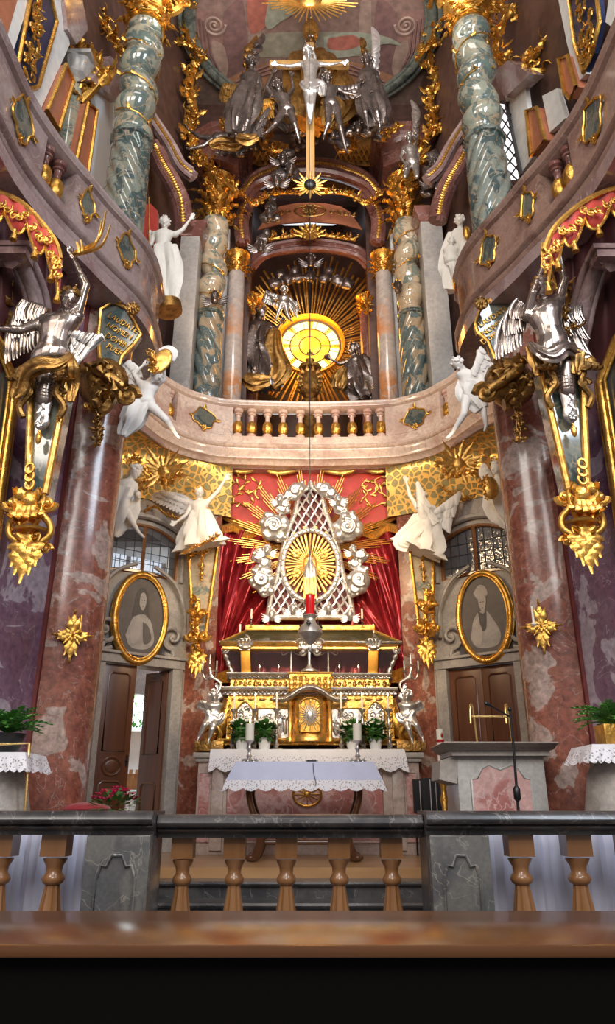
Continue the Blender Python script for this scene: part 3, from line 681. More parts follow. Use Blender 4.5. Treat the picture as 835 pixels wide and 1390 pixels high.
# ================================================================== BAY FURNITURE
def on_bay(s, u, z, off=0.0): return BAY[s]['W3'](u, z, off)
def bay_dir(s): d = BAY[s]['d']; n = BAY[s]['n']; return Vector((d.x, d.y, 0)), Vector((n.x, n.y, 0))
for s in (-1, 1):
    q = BAY[s]; d3, n3 = bay_dir(s); W3 = q['W3']; num = '1' if s < 0 else '2'
    # stone door surround
    mb = MB(); t = 0.17
    def piece(u0, u1, z0, z1, off=0.07):
        mb.prism([W3(u0, z0, off), W3(u1, z0, off), W3(u1, z1, off), W3(u0, z1, off)], -n3*(off+.02))
    piece(q['dl']-t, q['dl'], .56, q['dz']); piece(q['dr'], q['dr']+t, .56, q['dz']); piece(q['dl']-t-.02, q['dr']+t+.02, q['dz'], q['dz']+.13, .09); piece(q['dl']-t-.05, q['dr']+t+.05, q['dz']+.13, q['dz']+.17, .13)
    struct(mb, 'trim_door_' + ('left' if s < 0 else 'right'), 'greystone', bevel=0.008)
    # door leaves
    def leaf_(name, W, H, mat):
        """door leaf at the origin: hinge on the z axis, leaf along +x, face toward -y"""
        dr = thing(name, None, None); 
        MB().box((W/2, 0, H/2), (W, 0.05, H)).build('leaf_board', mat, dr, bevel=.004)
        for (za, zb, fs) in ((H*.06, H*.36, -1), (H*.52, H*.95, -1), (H*.06, H*.36, 1), (H*.52, H*.95, 1)):
            m2 = MB(); xa, xb = W*.18, W*.82; fy = 0.03*fs
            P = [(xa, fy, za), (xb, fy, za), (xb, fy, zb-.04), (xb-.05, fy, zb), (xa+.05, fy, zb), (xa, fy, zb-.04)]
            m2.tube(P, 0.014, 6, closed=True); m2.prism([(x, fy-.012*fs-.005, z) for x, _, z in [(lerp(W/2, p[0], .86), 0, lerp((za+zb)/2, p[2], .92)) for p in P]], (0, .01, 0))
            m2.build('panel', mat, dr)
        m2 = MB(); m2.tube([(W/2+W*.27*math.cos(a*PI/12), -0.03, H*.44+W*.27*math.sin(a*PI/12)*.9) for a in range(24)], 0.016, 6, closed=True)
        m2.ell((W/2, -0.028, H*.44), (W*.2, .012, W*.17), n=16, m=8); m2.build('panel', mat, dr)
        m2 = MB(); m2.ell((W*.93, -0.045, H*.47), .022); m2.bar((W*.93, -.03, H*.44), (W*.93, -.03, H*.50), .03, .01); m2.build('door_handle', 'black', dr)
        return dr
    H = q['dz']-0.58; Wd = (q['dr']-q['dl'])/2
    if s < 0:
        ang = math.atan2(q['d'].y, q['d'].x)
        l1 = leaf_('door_1', Wd*.92, H, 'doorwood'); p = W3(q['dl']+.01, 0.57, -0.03); l1.location = p; l1.rotation_euler = (0, 0, ang+math.radians(-4)); l1['kind'] = 'structure'
        l2 = leaf_('door_2', Wd*.95, H, 'doorwood'); p = W3(q['dr']-.01, 0.57, -0.06)
        l2.location = p; l2.rotation_euler = (0, 0, ang+math.radians(180-78)); l2['kind'] = 'structure'
    else:
        ang = math.atan2(q['d'].y, q['d'].x)
        l1 = leaf_('door_3', Wd*.99, H, 'doorwood'); l1.location = W3(q['dl']+.01, 0.57, -0.03); l1.rotation_euler = (0, 0, ang); l1['kind'] = 'structure'
        l2 = leaf_('door_4', Wd*.99, H, 'doorwood'); l2.location = W3(q['dl']+.01+Wd, 0.57, -0.03); l2.rotation_euler = (0, 0, ang); l2['kind'] = 'structure'
        for dd in (l1, l2):
            pass
    # lunette window
    fr = MB(); pts = [W3(u, z, -0.03) for u, z in q['archpts']]; bl, br = W3(q['wl'], q['wz0'], -.03), W3(q['wr'], q['wz0'], -.03)
    um = (q['wl']+q['wr'])/2
    bm_ = [W3(lerp(q['wl'], q['wr'], k/8), q['wz0']+0.05*math.sin(PI*k/8), -.03) for k in range(9)]
    fr.tube(pts + bm_, 0.035, 6, closed=True, nrm=tuple(n3)); fr.bar(W3(um, q['wz0'], -.02), W3(um, q['wz1']+q['rise'], -.02), .05, .05)
    win = tag(fr.build('window_' + str(3 if s < 0 else 4), 'wood'), kind='structure')
    g = MB(); g.prism([p-n3*.03 for p in pts] + [p-n3*.03 for p in bm_], -n3*.01)
    gm = 'winglass' if s < 0 else 'darkglass'
    if s < 0 and 'winglass' not in M:
        M['winglass'] = plain('dark_window_glass', (0.10, 0.10, 0.11), 0.05, spec=.9); M['winglass'].node_tree.nodes['Principled BSDF'].inputs['Alpha'].default_value = .30
    g.build('glass_pane', gm, win)
    ld = MB()
    for k in range(1, 8):
        if k == 4: continue
        u = lerp(q['wl'], q['wr'], k/8); zt2 = q['wz1'] + q['rise']*(1-(2*k/8-1)**2); ld.tube([W3(u, q['wz0']+.02, -.05), W3(u, zt2, -.05)], .006, 4)
    for z in (q['wz0']+.2, q['wz0']+.38, q['wz0']+.56): ld.tube([W3(q['wl'], z, -.05), W3(q['wr'], z, -.05)], .006, 4)
    ld.build('lead_bars', 'lead', win)
    # stone surround of the window
    sm = MB(); so = [W3(lerp(q['wr']+.12, q['wl']-.12, k/12), q['wz1'] + .10 + (q['rise']+.03)*(1-(2*k/12-1)**2), .05) for k in range(13)]
    sm.tube(so, .045, 6, nrm=tuple(n3)); sm.tube([W3(q['wl']-.07, q['wz0']-.03, .03), W3(q['wl']-.07, q['wz1']+.05, .03)], .04, 6); sm.tube([W3(q['wr']+.07, q['wz0']-.03, .03), W3(q['wr']+.07, q['wz1']+.05, .03)], .04, 6)
    sm.build('stone_surround', 'greystone', win)
    # corridor with bright windows behind the panes
    if s < 0:
        cb = MB(); c0 = W3(q['wl']-.3, 4.0, -1.6); c1 = W3(q['wr']+.6, 4.0, -1.6)
        cb.prism([c0+Vector((0, 0, -1.1)), c1+Vector((0, 0, -1.1)), c1+Vector((0, 0, 2.2)), c0+Vector((0, 0, 2.2))], -n3*.1); struct(cb, 'wall_corridor', 'greywall')
        for k, (xa, xb, ya, yb) in enumerate(((150, 168, 738, 790), (175, 190, 742, 790), (194, 217, 744, 790))):
            A2, B2 = (c0.x+n3.x*.02, c0.y+n3.y*.02), (c1.x+n3.x*.02, c1.y+n3.y*.02)
            p0 = onwall(xa, yb, A2, B2); p1 = onwall(xb, yb, A2, B2); ht = onwall(xa, ya, A2, B2).z
            zz = min(p0.z, p1.z); P = [Vector((p0.x, p0.y, zz)), Vector((p1.x, p1.y, zz))]
            for t2 in range(7): u2 = t2/6; P.append(Vector((lerp(p1.x, p0.x, u2), lerp(p1.y, p0.y, u2), ht-.12+.12*math.sin(PI*u2))))
            w5 = struct(MB().prism(P, n3*.01), 'window_%d' % (5+k), 'skywin')
            bb = MB(); mid = (P[0]+P[1])/2; bb.tube([mid+n3*.02, mid+Vector((0, 0, ht-zz))+n3*.02], .008, 4)
            for zz2 in (.2, .4, .6): bb.tube([P[0]+Vector((0, 0, zz2))+n3*.02, P[1]+Vector((0, 0, zz2))+n3*.02], .006, 4)
            bb.build('glazing_bars', 'lead', w5)
    # volutes and dark apron under the portrait
    pc = (191, 838) if s < 0 else (657, 836)
    a_, b_ = WALLP[('bay', s)]; a_ = (a_[0], a_[1]); b_ = (b_[0], b_[1])
    C0 = onwall(pc[0], pc[1], a_, b_, .05)
    ap = MB(); hh = .62
    zd = q['dz']+.18
    ap.prism([C0+d3*x+Vector((0, 0, z-C0.z)) for x, z in ((-.52, zd), (.52, zd), (.40, zd+.32), (.25, zd+.42), (-.25, zd+.42), (-.40, zd+.32))], -n3*.04)
    apo = struct(ap, 'trim_' + ('3' if s < 0 else '4'), 'darkstone')
    vo = MB()
    for sg in (-1, 1):
        c = C0+d3*sg*.55+Vector((0, 0, zd+.30-C0.z))+n3*.03
        vo.scroll(c, d3*sg, Vector((0, 0, -1)), .20, .035, 1.3, start=PI*.5)
        vo.tube(spline([c+Vector((0, 0, -.2)), c+d3*sg*.02+Vector((0, 0, -.3)), c-d3*sg*.12+Vector((0, 0, -.27))], 5), .03, 6)
        vo.tube(spline([c+d3*sg*.19, c+d3*sg*.16+Vector((0, 0, .45)), c-d3*sg*.05+Vector((0, 0, .85)), c-d3*sg*.4+Vector((0, 0, 1.05))], 6), .032, 6)
    vo.build('volute', 'greystone', apo)
# bust paintings in oval gilded frames
def portrait(s, cx, cy, lab, turban):
    a_, b_ = WALLP[('bay', s)]; n3 = bay_dir(s)[1]; d3 = bay_dir(s)[0]; up = Vector((0, 0, 1))
    C = onwall(cx, cy, a_, b_, .10)
    r = thing('oval_portrait', lab, 'painting', C - up*.62, 'oval portraits')
    rx, rz = .40, .64
    def E(u, v, off=0): return C + d3*u*rx + up*v*rz + n3*off
    fr = MB(); N = 48
    fr.tube([E(1.06*math.cos(2*PI*k/N), 1.04*math.sin(2*PI*k/N)) for k in range(N)], .042, 8, closed=True)
    fr.tube([E(.95*math.cos(2*PI*k/N), .965*math.sin(2*PI*k/N), .02) for k in range(N)], .014, 6, closed=True)
    fr.tube([E(1.15*math.cos(2*PI*k/N), 1.10*math.sin(2*PI*k/N), -.02) for k in range(N)], .018, 6, closed=True)
    fr.build('frame', 'gold', r)
    MB().prism([E(math.cos(2*PI*k/N), math.sin(2*PI*k/N)) for k in range(N)], -n3*.02).build('canvas', 'paint_g', r, smooth=False)
    def blob(pts, mat, off, nm='painted_figure'):
        P = spline([Vector((u, v)) for u, v in pts]+[Vector(pts[0])], 5)[:-1]
        MB().prism([E(p.x, p.y, off) for p in P], -n3*.002).build(nm, mat, r, smooth=False)
    if not turban:
        blob([(-.55, -.45), (-.35, -.08), (-.12, .08), (.2, .08), (.45, -.1), (.62, -.5), (.35, -.72), (-.3, -.72)], 'paint_l', .004)
        blob([(-.26, .55), (-.1, .70), (.12, .68), (.26, .5), (.3, .2), (.38, -.02), (.15, .08), (-.1, .05), (-.34, 0), (-.3, .25)], 'paint_d', .006)
        blob([(-.08, .56), (.06, .60), (.16, .48), (.16, .32), (.08, .18), (-.02, .2), (-.1, .34)], 'paint_f', .008)
        blob([(-.4, -.3), (-.1, -.05), (.05, -.3), (-.1, -.6), (-.35, -.6)], 'paint_f', .008)
        blob([(.1, -.1), (.35, -.2), (.5, -.5), (.2, -.6)], 'paint_g', .007)
    else:
        blob([(-.6, -.5), (-.45, -.1), (-.2, .1), (.1, .12), (.35, -.1), (.6, -.45), (.4, -.72), (-.35, -.72)], 'paint_l', .004)
        blob([(-.34, .58), (-.1, .74), (.14, .70), (.24, .52), (.1, .44), (-.2, .42)], 'paint_f', .008)
        blob([(-.18, .46), (.12, .46), (.14, .3), (.06, .14), (-.06, .12), (-.16, .28)], 'paint_f', .010)
        blob([(-.22, .14), (-.02, .05), (.12, .12), (.05, -.3), (-.15, -.3)], 'paint_d', .007)
        blob([(-.5, -.4), (-.3, -.1), (-.1, -.35), (-.2, -.65), (-.45, -.65)], 'paint_f', .008)
    # eyes, nose, mouth
    ox = .035 if not turban else -.02; oz = .41 if not turban else .33
    for u, v, w, h in ((ox-.05, oz, .03, .014), (ox+.05, oz, .03, .014), (ox, oz-.14, .04, .01)):
        blob([(u-w, v), (u, v+h), (u+w, v), (u, v-h)], 'paint_d', .012)
portrait(-1, 191, 838, 'gold framed oval grey portrait bust of a long haired person above the open doors', False)
portrait(1, 657, 836, 'gold framed oval grey portrait bust of a person in a turban on the lectern side', True)
# things in the room behind the open doors
def shrub(name, c, r, mat, seed, n=260, leaf=.05, sq=(1, 1, 1)):
    rnd = random.Random(seed); mb = MB(); c = Vector(c)
    for k in range(n):
        v = Vector((rnd.gauss(0, 1), rnd.gauss(0, 1), rnd.gauss(0, 1))).normalized()*(rnd.random()**.4)
        p = c+Vector((v.x*r*sq[0], v.y*r*sq[1], v.z*r*sq[2])); u = Vector((rnd.gauss(0, 1), rnd.gauss(0, 1), rnd.gauss(0, 1))).normalized()
        w = v.cross(u).normalized() if v.cross(u).length > .01 else Vector((1, 0, 0)); L = leaf*rnd.uniform(.6, 1.3)
        a = (v+u*.7).normalized(); mb.add([p, p+a*L*.5+w*L*.28, p+a*L, p+a*L*.5-w*L*.28], [(0, 1, 2, 3)])
    return mb.build(name, mat)
g = shrub('garden_shrub', (-3.3, 17.0, 2.2), 1.2, 'leafg', 3, 1500, .16, (1.5, .6, 1.3)); tag(g, 'bright green garden bush seen through the lattice window', 'shrub'); struct(MB().box((-3.2, 17.0, .42), (8, 3.2, 1.2)), 'floor_garden', 'leafg')
light('garden_daylight', 'AREA', (-3.2, 15.7, 5.5), (-3.2, 17.5, 1.5), 900, (1.0, 1.0, .92), 2, 2)
light('sacristy_daylight', 'AREA', (-2.6, 13.9, 5.1), (-3.0, 14.8, 1.5), 260, (0.85, 0.95, 1.0), 1.2, 1.2)
struct(MB().box((-3.2, 18.6, 3), (8, .1, 8)), 'backdrop_sky', 'skywin')
rad = thing('radiator', 'white ribbed radiator seen through the open doors', 'radiator', (at(180, 1090, 14.8).x, 14.9, .56))
zr0, zr1 = z_of(1097, 14.8), z_of(1074, 14.8); xr = rad.location.x
for k in range(9): MB().box((xr-.3+k*.075, 14.85, (zr0+zr1)/2-.1), (.05, .10, zr1-zr0+.2)).build('radiator_rib', 'potw', rad, bevel=.01)
MB().box((xr, 14.85, zr0-.12), (.7, .05, .03)).build('pipe', 'potw', rad)
sh = thing('low_shelf', 'yellow wooden shelf board above the radiator behind the open doors', 'shelf', (xr, 14.8, zr1))
mb = MB().box((xr, 14.8, zr1+.16), (.9, .22, .26)); mb.build('board', 'balwood', sh, bevel=.01)
for k in range(8): MB().box((xr-.38+k*.11, 14.68, zr1+.32), (.06, .03, .08)).build('carved_tooth', 'balwood', sh)
# ================================================================== PIER GOLD CROSSES
for s, (cx, cy) in ((-1, (98, 864)), (1, (735, 852))):
    P = WALLP[('pier', s)]; Yp = 7.55
    c = at(cx, cy, Yp); nr = Vector((-s*.35, -1, 0)).normalized(); u = Vector((0, 0, 1)).cross(nr).normalized(); up = Vector((0, 0, 1))
    c = c + nr*.02
    r = thing('consecration_cross', 'gilded leafy cross on the marble pier ' + SIDE[s], 'cross', c-up*.35, 'gilded crosses on the piers')
    mb = MB()
    for k in range(4):
        a = k*PI/2; d = u*math.cos(a)+up*math.sin(a); L = .25 if k % 2 else .17
        for off in (-.35, 0, .35):
            dd = (d + (u*-math.sin(a)+up*math.cos(a))*off).normalized(); mb.leaf(c+d*.03, dd, nr, L*(1 if off == 0 else .75), .035, .3, 2)
        mb.scroll(c+d*L*.95+nr*.03, d, nr, .03, .012, 1.2)
    for k in range(4):
        a = k*PI/2+PI/4; d = u*math.cos(a)+up*math.sin(a); mb.leaf(c, d, nr, .12, .022, .3, 2)
    mb.rosette(c+nr*.03, nr, .06, 8); mb.build('leafy_cross', 'gold', r)
    MB().tube([c+nr*.02, c+nr*.10, c-u*s*.06+nr*.16], .008, 6).build('candle_arm', 'gold', r)
    MB().lathe([(.012, -.02), (.03, 0), (.012, .02), (.011, .10), (.011, .18)], c-u*s*.06+nr*.16, 10).build('candle', 'candle' if s > 0 else 'gold', r)
# ================================================================== HIGH ALTAR
ZP = 0.56
def V(x, y, Y): return at(x, y, Y)
# stone mensa
YM = 11.25
m0, m1 = x_of(263, 1050, YM), x_of(575, 1050, YM); zm = z_of(1020, YM)
alt = thing('altar', 'pink and grey marble high altar block beneath the lace trimmed cloth', 'altar', ((m0+m1)/2, YM+.4, ZP))
mb = MB(); mb.box(((m0+m1)/2, YM+.45, (ZP+zm)/2-.03), (m1-m0-.10, .8, zm-ZP-.06)); mb.build('body', 'pinkgrey', alt, bevel=.01)
mb = MB(); mb.box(((m0+m1)/2, YM+.42, zm-.05), (m1-m0+.04, .9, .07)); mb.box(((m0+m1)/2, YM+.43, zm-.11), (m1-m0-.03, .86, .05)); mb.build('top_slab', 'greystone', alt, bevel=.012)
for xa, xb in ((268, 285), (308, 520), (551, 567)):
    a, b = x_of(xa, 1075, YM), x_of(xb, 1075, YM); z0, z1 = ZP+.15, zm-.28
    mb = MB().box(((a+b)/2, YM+.045, (z0+z1)/2), (b-a, .02, z1-z0)); f = mb.build('inlay_panel', 'redpink', alt)
    MB().tube([(a, YM+.035, z0), (b, YM+.035, z0), (b, YM+.035, z1), (a, YM+.035, z1)], .014, 6, closed=True).build('moulding', 'pinkgrey', f)
for xm in (295, 541):
    a = x_of(xm, 1075, YM); MB().box((a, YM+.03, (ZP+zm)/2-.05), (.16, .06, zm-ZP-.2)).build('pilaster_strip', 'pinkgrey', alt, bevel=.008)
c = V(417, 1078, YM+.02); mb = MB()
mb.tube([c+Vector((.19*math.cos(k*PI/16), 0, .15*math.sin(k*PI/16))) for k in range(32)], .018, 6, closed=True)
for k in range(12): a = k*PI/6; mb.tube([c, c+Vector((.18*math.cos(a), 0, .14*math.sin(a)))], .008, 5)
mb.ell(c, (.05, .02, .04)); mb.build('gilded_wheel', 'gold', alt)
def table_cloth(name, lab, xt0, xt1, yt, xb0, xb1, yb, Y, depth, mat, lace, scal, grp=None, wav=.012):
    """white cloth: flat top, front fall that flares to a lace hem, and both side falls"""
    t0, t1 = x_of(xt0, yt, Y), x_of(xt1, yt, Y); zt = z_of(yt, Y); b0, b1 = x_of(xb0, yb, Y), x_of(xb1, yb, Y); zb = z_of(yb, Y)
    def ring(f, dz, zz):
        P = []; n = 44; m = 14; w0, w1 = lerp(t0, b0, f), lerp(t1, b1, f); yf = Y - .05*f; yb_ = Y+depth
        for i in range(m): P.append(Vector((w0, lerp(yb_, yf, i/m), zz)))
        for i in range(n): P.append(Vector((lerp(w0, w1, i/n), yf, zz)))
        for i in range(m+1): P.append(Vector((w1, lerp(yf, yb_, i/m), zz)))
        for i, p in enumerate(P):
            a = i*.9; p.y += wav*f*math.sin(a)*(1 if m < i < m+n else 0); p.x += wav*f*math.sin(a*1.1)*(0 if m < i < m+n else 1)
            p.z += dz*abs(math.sin(i*PI/4))
        return P
    hl = (zt-zb)*lace
    rows = [ring(k/6*(1-lace), 0, lerp(zt, zb+hl, k/6)) for k in range(7)]
    c = MB().grid(rows); r0 = rows[0]
    c.add(r0, [tuple(range(len(r0)))])
    o = c.build(name, mat); tag(o, lab, 'tablecloth', grp)
    rows = [ring(lerp(1-lace, 1, k/3), -scal*k/3, lerp(zb+hl, zb, k/3)) for k in range(4)]
    MB().grid(rows).build('lace_hem', 'lace', o)
    return o
table_cloth('altar_cloth', 'white lace edged cloth over the marble high altar', 286, 549, 1017, 282, 554, 1042, YM-.05, .55, 'clothw', .60, .06)
# table in front
YT = 9.7
tt = thing('altar_table', 'dark wooden altar table on scrolled legs under the bluish white cloth', 'table', (x_of(411, 1060, YT), YT+.4, ZP))
a, b = x_of(318, 1040, YT), x_of(506, 1040, YT); zt = z_of(1036, YT)
MB().box(((a+b)/2, YT+.4, zt-.03), (b-a, .72, .04)).build('tabletop', 'darkwood', tt, bevel=.006)
for px in (347, 479):
    for yy in (YT+.12, YT+.68):
        x = x_of(px, 1090, YT); s = -1 if px < 400 else 1; h = zt-.05-ZP
        P = spline([(x-.02*s, yy, zt-.05), (x+.02*s, yy, zt-.16), (x+.09*s, yy, zt-.30), (x+.05*s, yy, zt-.50), (x-.06*s, yy, ZP+.30), (x-.02*s, yy, ZP+.10), (x+.05*s, yy, ZP+.03)], 6)
        mb = MB().tube(P, [lerp(.075, .035, abs(math.sin(i/len(P)*4))*.7) for i in range(len(P))], 8, flat=.8); mb.ell((x+.03*s, yy, ZP+.045), (.09, .06, .045)); mb.build('leg', 'darkwood', tt)
MB().tube([(x_of(347, 1090, YT), YT+.4, ZP+.2), (x_of(479, 1090, YT), YT+.4, ZP+.2)], .03, 8).build('stretcher', 'darkwood', tt)
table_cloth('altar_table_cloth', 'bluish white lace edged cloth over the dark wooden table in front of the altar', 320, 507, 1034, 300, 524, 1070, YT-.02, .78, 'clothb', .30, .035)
MB_ = MB().tube(spline([V(425, 1036, YT-.04), V(426, 1050, YT-.07), V(429, 1062, YT-.09), V(428, 1066, YT-.1)], 5), .004, 5); MB_.box(V(423, 1033, YT+.05), (.12, .05, .02))
tag(MB_.build('microphone_cable', 'black'), 'thin black microphone and cable lying over the bluish table cloth', 'cable')
# ------------------------------------------------------------------ retable
YR = 11.75
zr0 = zm
ret = thing('retable', 'gilded altar retable with silver reliefs and a domed tabernacle door', 'retable', (X0, YR+.2, zm))
def rx(x, y=970, Y=YR): return x_of(x, y, Y)
def gstack(parent, name, mat, xa, xb, ya, yb, Y, depth, prof=None):
    a, b = rx(xa, (ya+yb)/2, Y), rx(xb, (ya+yb)/2, Y); z1, z0 = z_of(ya, Y), z_of(yb, Y); h = z1-z0
    pr = prof or [(0, 0), (0, 1)]
    P = [(o, z0+h*z) for o, z in pr]
    mb = MB().sweep(P + [(-.05, P[-1][1]), (-.05, P[0][1])], [(a, Y+depth), (a, Y), (b, Y), (b, Y+depth)]); mb.box(((a+b)/2, Y+depth/2+.02, (z0+z1)/2), (b-a-.04, depth, h*.94))
    return mb.build(name, mat, parent)
gstack(ret, 'predella', 'goldb', 308, 534, 944, 1008, YR, .45)
CORN = [(0, 0), (.02, .1), (.02, .3), (.06, .45), (.08, .6), (.09, .8), (.09, 1)]
gstack(ret, 'silver_cornice', 'silverb', 303, 538, 934, 944, YR-.02, .45, CORN)
gstack(ret, 'upper_step', 'goldb', 313, 528, 921, 935, YR+.06, .40)
gstack(ret, 'upper_cornice', 'silverb', 312, 529, 915, 922, YR+.05, .42, CORN)
gstack(ret, 'base_moulding', 'gold', 300, 541, 1004, 1012, YR-.04, .5, CORN)
mb = MB(); rnd = random.Random(5)
for k in range(42):
    x = lerp(rx(306), rx(535), k/41); mb.ell((x, YR-.10, z_of(940, YR-.1)), (.02, .014, .018), n=6, m=4)
for k in range(38):
    x = lerp(rx(315), rx(527), k/37); mb.ell((x, YR-.03, z_of(919, YR)), (.02, .014, .016), n=6, m=4)
mb.build('pearl_moulding', 'silver', ret)['kind'] = 'stuff'
mb = MB()
for k in range(16):
    if k in (7, 8): continue
    x = lerp(rx(318), rx(524), k/15); z = z_of(928, YR+.05); mb.leaf((x, YR+.05, z-.06), (0, 0, 1), (0, -1, 0), .13, .035, .4, 3); mb.scroll((x+.07, YR+.05, z), (1, 0, 0), (0, 0, 1), .035, .010, 1.2, k)
    x = lerp(rx(312), rx(530), k/15); z = z_of(949, YR-.02); mb.leaf((x-.05, YR-.01, z), (1, 0, 0), (0, -1, 0), .12, .022, .2, 3)
mb.build('gilded_frieze', 'goldd', ret)['kind'] = 'stuff'
# relief panels
def relief(parent, name, xa, xb, ya, yb, Y, seed, mat, arch=False):
    a, b = rx(xa, ya, Y), rx(xb, ya, Y); z1, z0 = z_of(ya, Y), z_of(yb, Y); rnd = random.Random(seed); w = b-a; h = z1-z0
    P = [(a, z0), (b, z0), (b, z1-(.12 if arch else 0))] + ([(lerp(b, a, t/8), z1-.12+.12*math.sin(PI*t/8)) for t in range(1, 8)] if arch else []) + [(a, z1-(.12 if arch else 0))]
    mb = MB().prism([(x, Y-.02, z) for x, z in P], (0, .02, 0))
    # little standing figures, trees and swirls in relief
    for k in range(5 if w > .3 else 2):
        x = lerp(a+.06, b-.06, (k+.5)/(5 if w > .3 else 2)) + rnd.uniform(-.02, .02); hh = h*rnd.uniform(.45, .62); zb = z0+rnd.uniform(.02, .1)
        lean = rnd.uniform(-.06, .06)
        mb.cap((x, Y-.03, zb), .03, (x+lean, Y-.045, zb+hh*.62), .035, 8); mb.ell((x+lean*1.3, Y-.06, zb+hh*.80), .028, n=8, m=6)
        mb.cap((x+lean, Y-.05, zb+hh*.6), .018, (x+lean+rnd.choice((-1, 1))*.07, Y-.06, zb+hh*rnd.uniform(.45, .95)), .012, 6)
        mb.leaf((x, Y-.04, zb+.02), (rnd.uniform(-.6, .6), 0, 1), (0, -1, 0), hh*.6, .03, .4)
    for k in range(9 if w > .3 else 5):
        x = rnd.uniform(a+.04, b-.04); z = rnd.uniform(lerp(z0, z1, .55), z1-.05); mb.scroll((x, Y-.03, z), (1, 0, 0), (0, 0, 1), rnd.uniform(.03, .055), .010, 1.2, rnd.random()*6)
    o = mb.build(name, mat, parent)
    fr = MB().tube([(x, Y-.03, z) for x, z in P], .014, 6, closed=True); fr.build('relief_frame', 'goldb', o)
relief(ret, 'silver_relief', 350, 395, 962, 1003, YR-.02, 3, 'silverb'); relief(ret, 'silver_relief', 448, 491, 962, 1003, YR-.02, 7, 'silverb')
relief(ret, 'medallion_relief', 322, 344, 953, 1001, YR-.02, 4, 'silver', True); relief(ret, 'medallion_relief', 498, 521, 953, 1001, YR-.02, 9, 'silver', True)
for px in (312, 347, 397, 446, 494, 531):
    x = rx(px); mb = MB().box((x, YR-.03, (z_of(946, YR)+z_of(1004, YR))/2), (.05, .06, z_of(946, YR)-z_of(1004, YR)))
    for k in range(6): mb.leaf((x, YR-.065, lerp(z_of(1000, YR), z_of(955, YR), k/6)), (0, 0, 1), (0, -1, 0), .09, .022, .6, 2)
    mb.build('pilaster_strip', 'gold', ret)
# side volutes
for s in (-1, 1):
    pts = [(311, 948), (308, 965), (300, 985), (285, 998)] if s < 0 else [(529, 948), (532, 965), (540, 985), (556, 998)]
    P = spline([V(x, y, YR+.05) for x, y in pts], 8)
    mb = MB().tube(P, [lerp(.05, .09, i/len(P)) for i in range(len(P))], 8, flat=1.6)
    c = V(*( (287, 1000) if s < 0 else (556, 1000)), YR-.05); mb.scroll(c, (s, 0, 0), (0, 0, 1), .17, .045, 1.6, .5); 
    for k in range(4): mb.leaf(P[5+k*5], (s*.8, -.2, -.5), (0, -1, 0), .14, .04, .8)
    mb.build('volute', 'gold', ret)
    gx = rx(286 if s < 0 else 556, 1012, YR); MB().box((gx, YR+.05, z_of(1013, YR-.1)), (.42, .5, .15)).build('gilded_block', 'goldd', ret, bevel=.01)
# tabernacle
YB = YR-.32
tc = rx(421, 970, YB)
tab = MB(); P = []
for k in range(13): a = PI*k/12; P.append((tc-.25*math.cos(a), YB+.25-.27*math.sin(a)**.7))
z0, z1 = z_of(1006, YB), z_of(948, YB)
tab = MB().sweep([(0, z0), (.03, z0), (.03, z0+.06), (0, z0+.09), (0, z1-.02), (-.1, z1), (-.1, z0)], [(tc-.27, YR)]+P+[(tc+.27, YR)]).build('tabernacle', 'goldb', ret, True)
mb = MB(); w = .15; zc0, zc1 = z0+.12, z1-.10
Q = [(tc-w, zc0), (tc+w, zc0), (tc+w, zc1)] + [(tc+w*math.cos(PI*t/10), zc1+.10*math.sin(PI*t/10)) for t in range(1, 10)] + [(tc-w, zc1)]
mb.prism([(x, YB-.035, z) for x, z in Q], (0, .04, 0)); td = mb.build('tabernacle_door', 'gold', tab)
MB().tube([(x, YB-.04, z) for x, z in Q], .016, 6, closed=True).build('door_frame', 'goldb', td)
mb = MB(); cc = Vector((tc, YB-.05, lerp(zc0, zc1, .62)))
for k in range(28):
    a = 2*PI*k/28; L = .19 if k % 2 else .14; d = Vector((math.cos(a), 0, math.sin(a)*1.15)); mb.tube([cc, cc+d*L], [.012, .003], 4)
mb.ell(cc, (.05, .02, .07)); mb.build('silver_sunburst', 'silverb', td)
# curved silver pediment of the tabernacle
P = spline([V(372, 949, YB+.2), V(386, 949, YB+.1), V(396, 944, YB), V(408, 936, YB-.04), V(421, 933, YB-.06), V(434, 936, YB-.04), V(446, 944, YB), V(456, 949, YB+.1), V(470, 949, YB+.2)], 7)
mb = MB().tube(P, .045, 8); 
for i, p in enumerate(P): mb.ell(p+Vector((0, -.04, .0)), (.022, .02, .022), n=6, m=4)
mb.build('pediment', 'silver', tab)
zk = z_of(925, YB); mb = MB().box((tc, YB+.17, zk), (.62, .36, .26)); cb = mb.build('crown_block', 'gold', tab, bevel=.02)
mb = MB()
for k in range(7):
    x = tc-.27+k*.09; mb.leaf((x, YB-.02, zk-.10), (0, 0, 1), (0, -1, 0), .20, .04, .3, 3)
    mb.scroll((x+.045, YB-.02, zk+.04), (1, 0, 0), (0, 0, 1), .035, .011, 1.3, k)
for zz_ in (-.13, .12): mb.tube([(tc-.33, YB+.0, zk+zz_), (tc+.33, YB+.0, zk+zz_)], .02, 6)
mb.build('leaf_relief', 'goldb', cb)
for s in (-1, 1):
    x = tc+s*.29; mb = MB().lathe([(.05, z0), (.05, z0+.06), (.03, z0+.08), (.035, z0+.3), (.03, z1-.1), (.05, z1-.06), (.05, z1)], (x, YB+.12, 0), 12); mb.build('colonnette', 'goldb', tab)
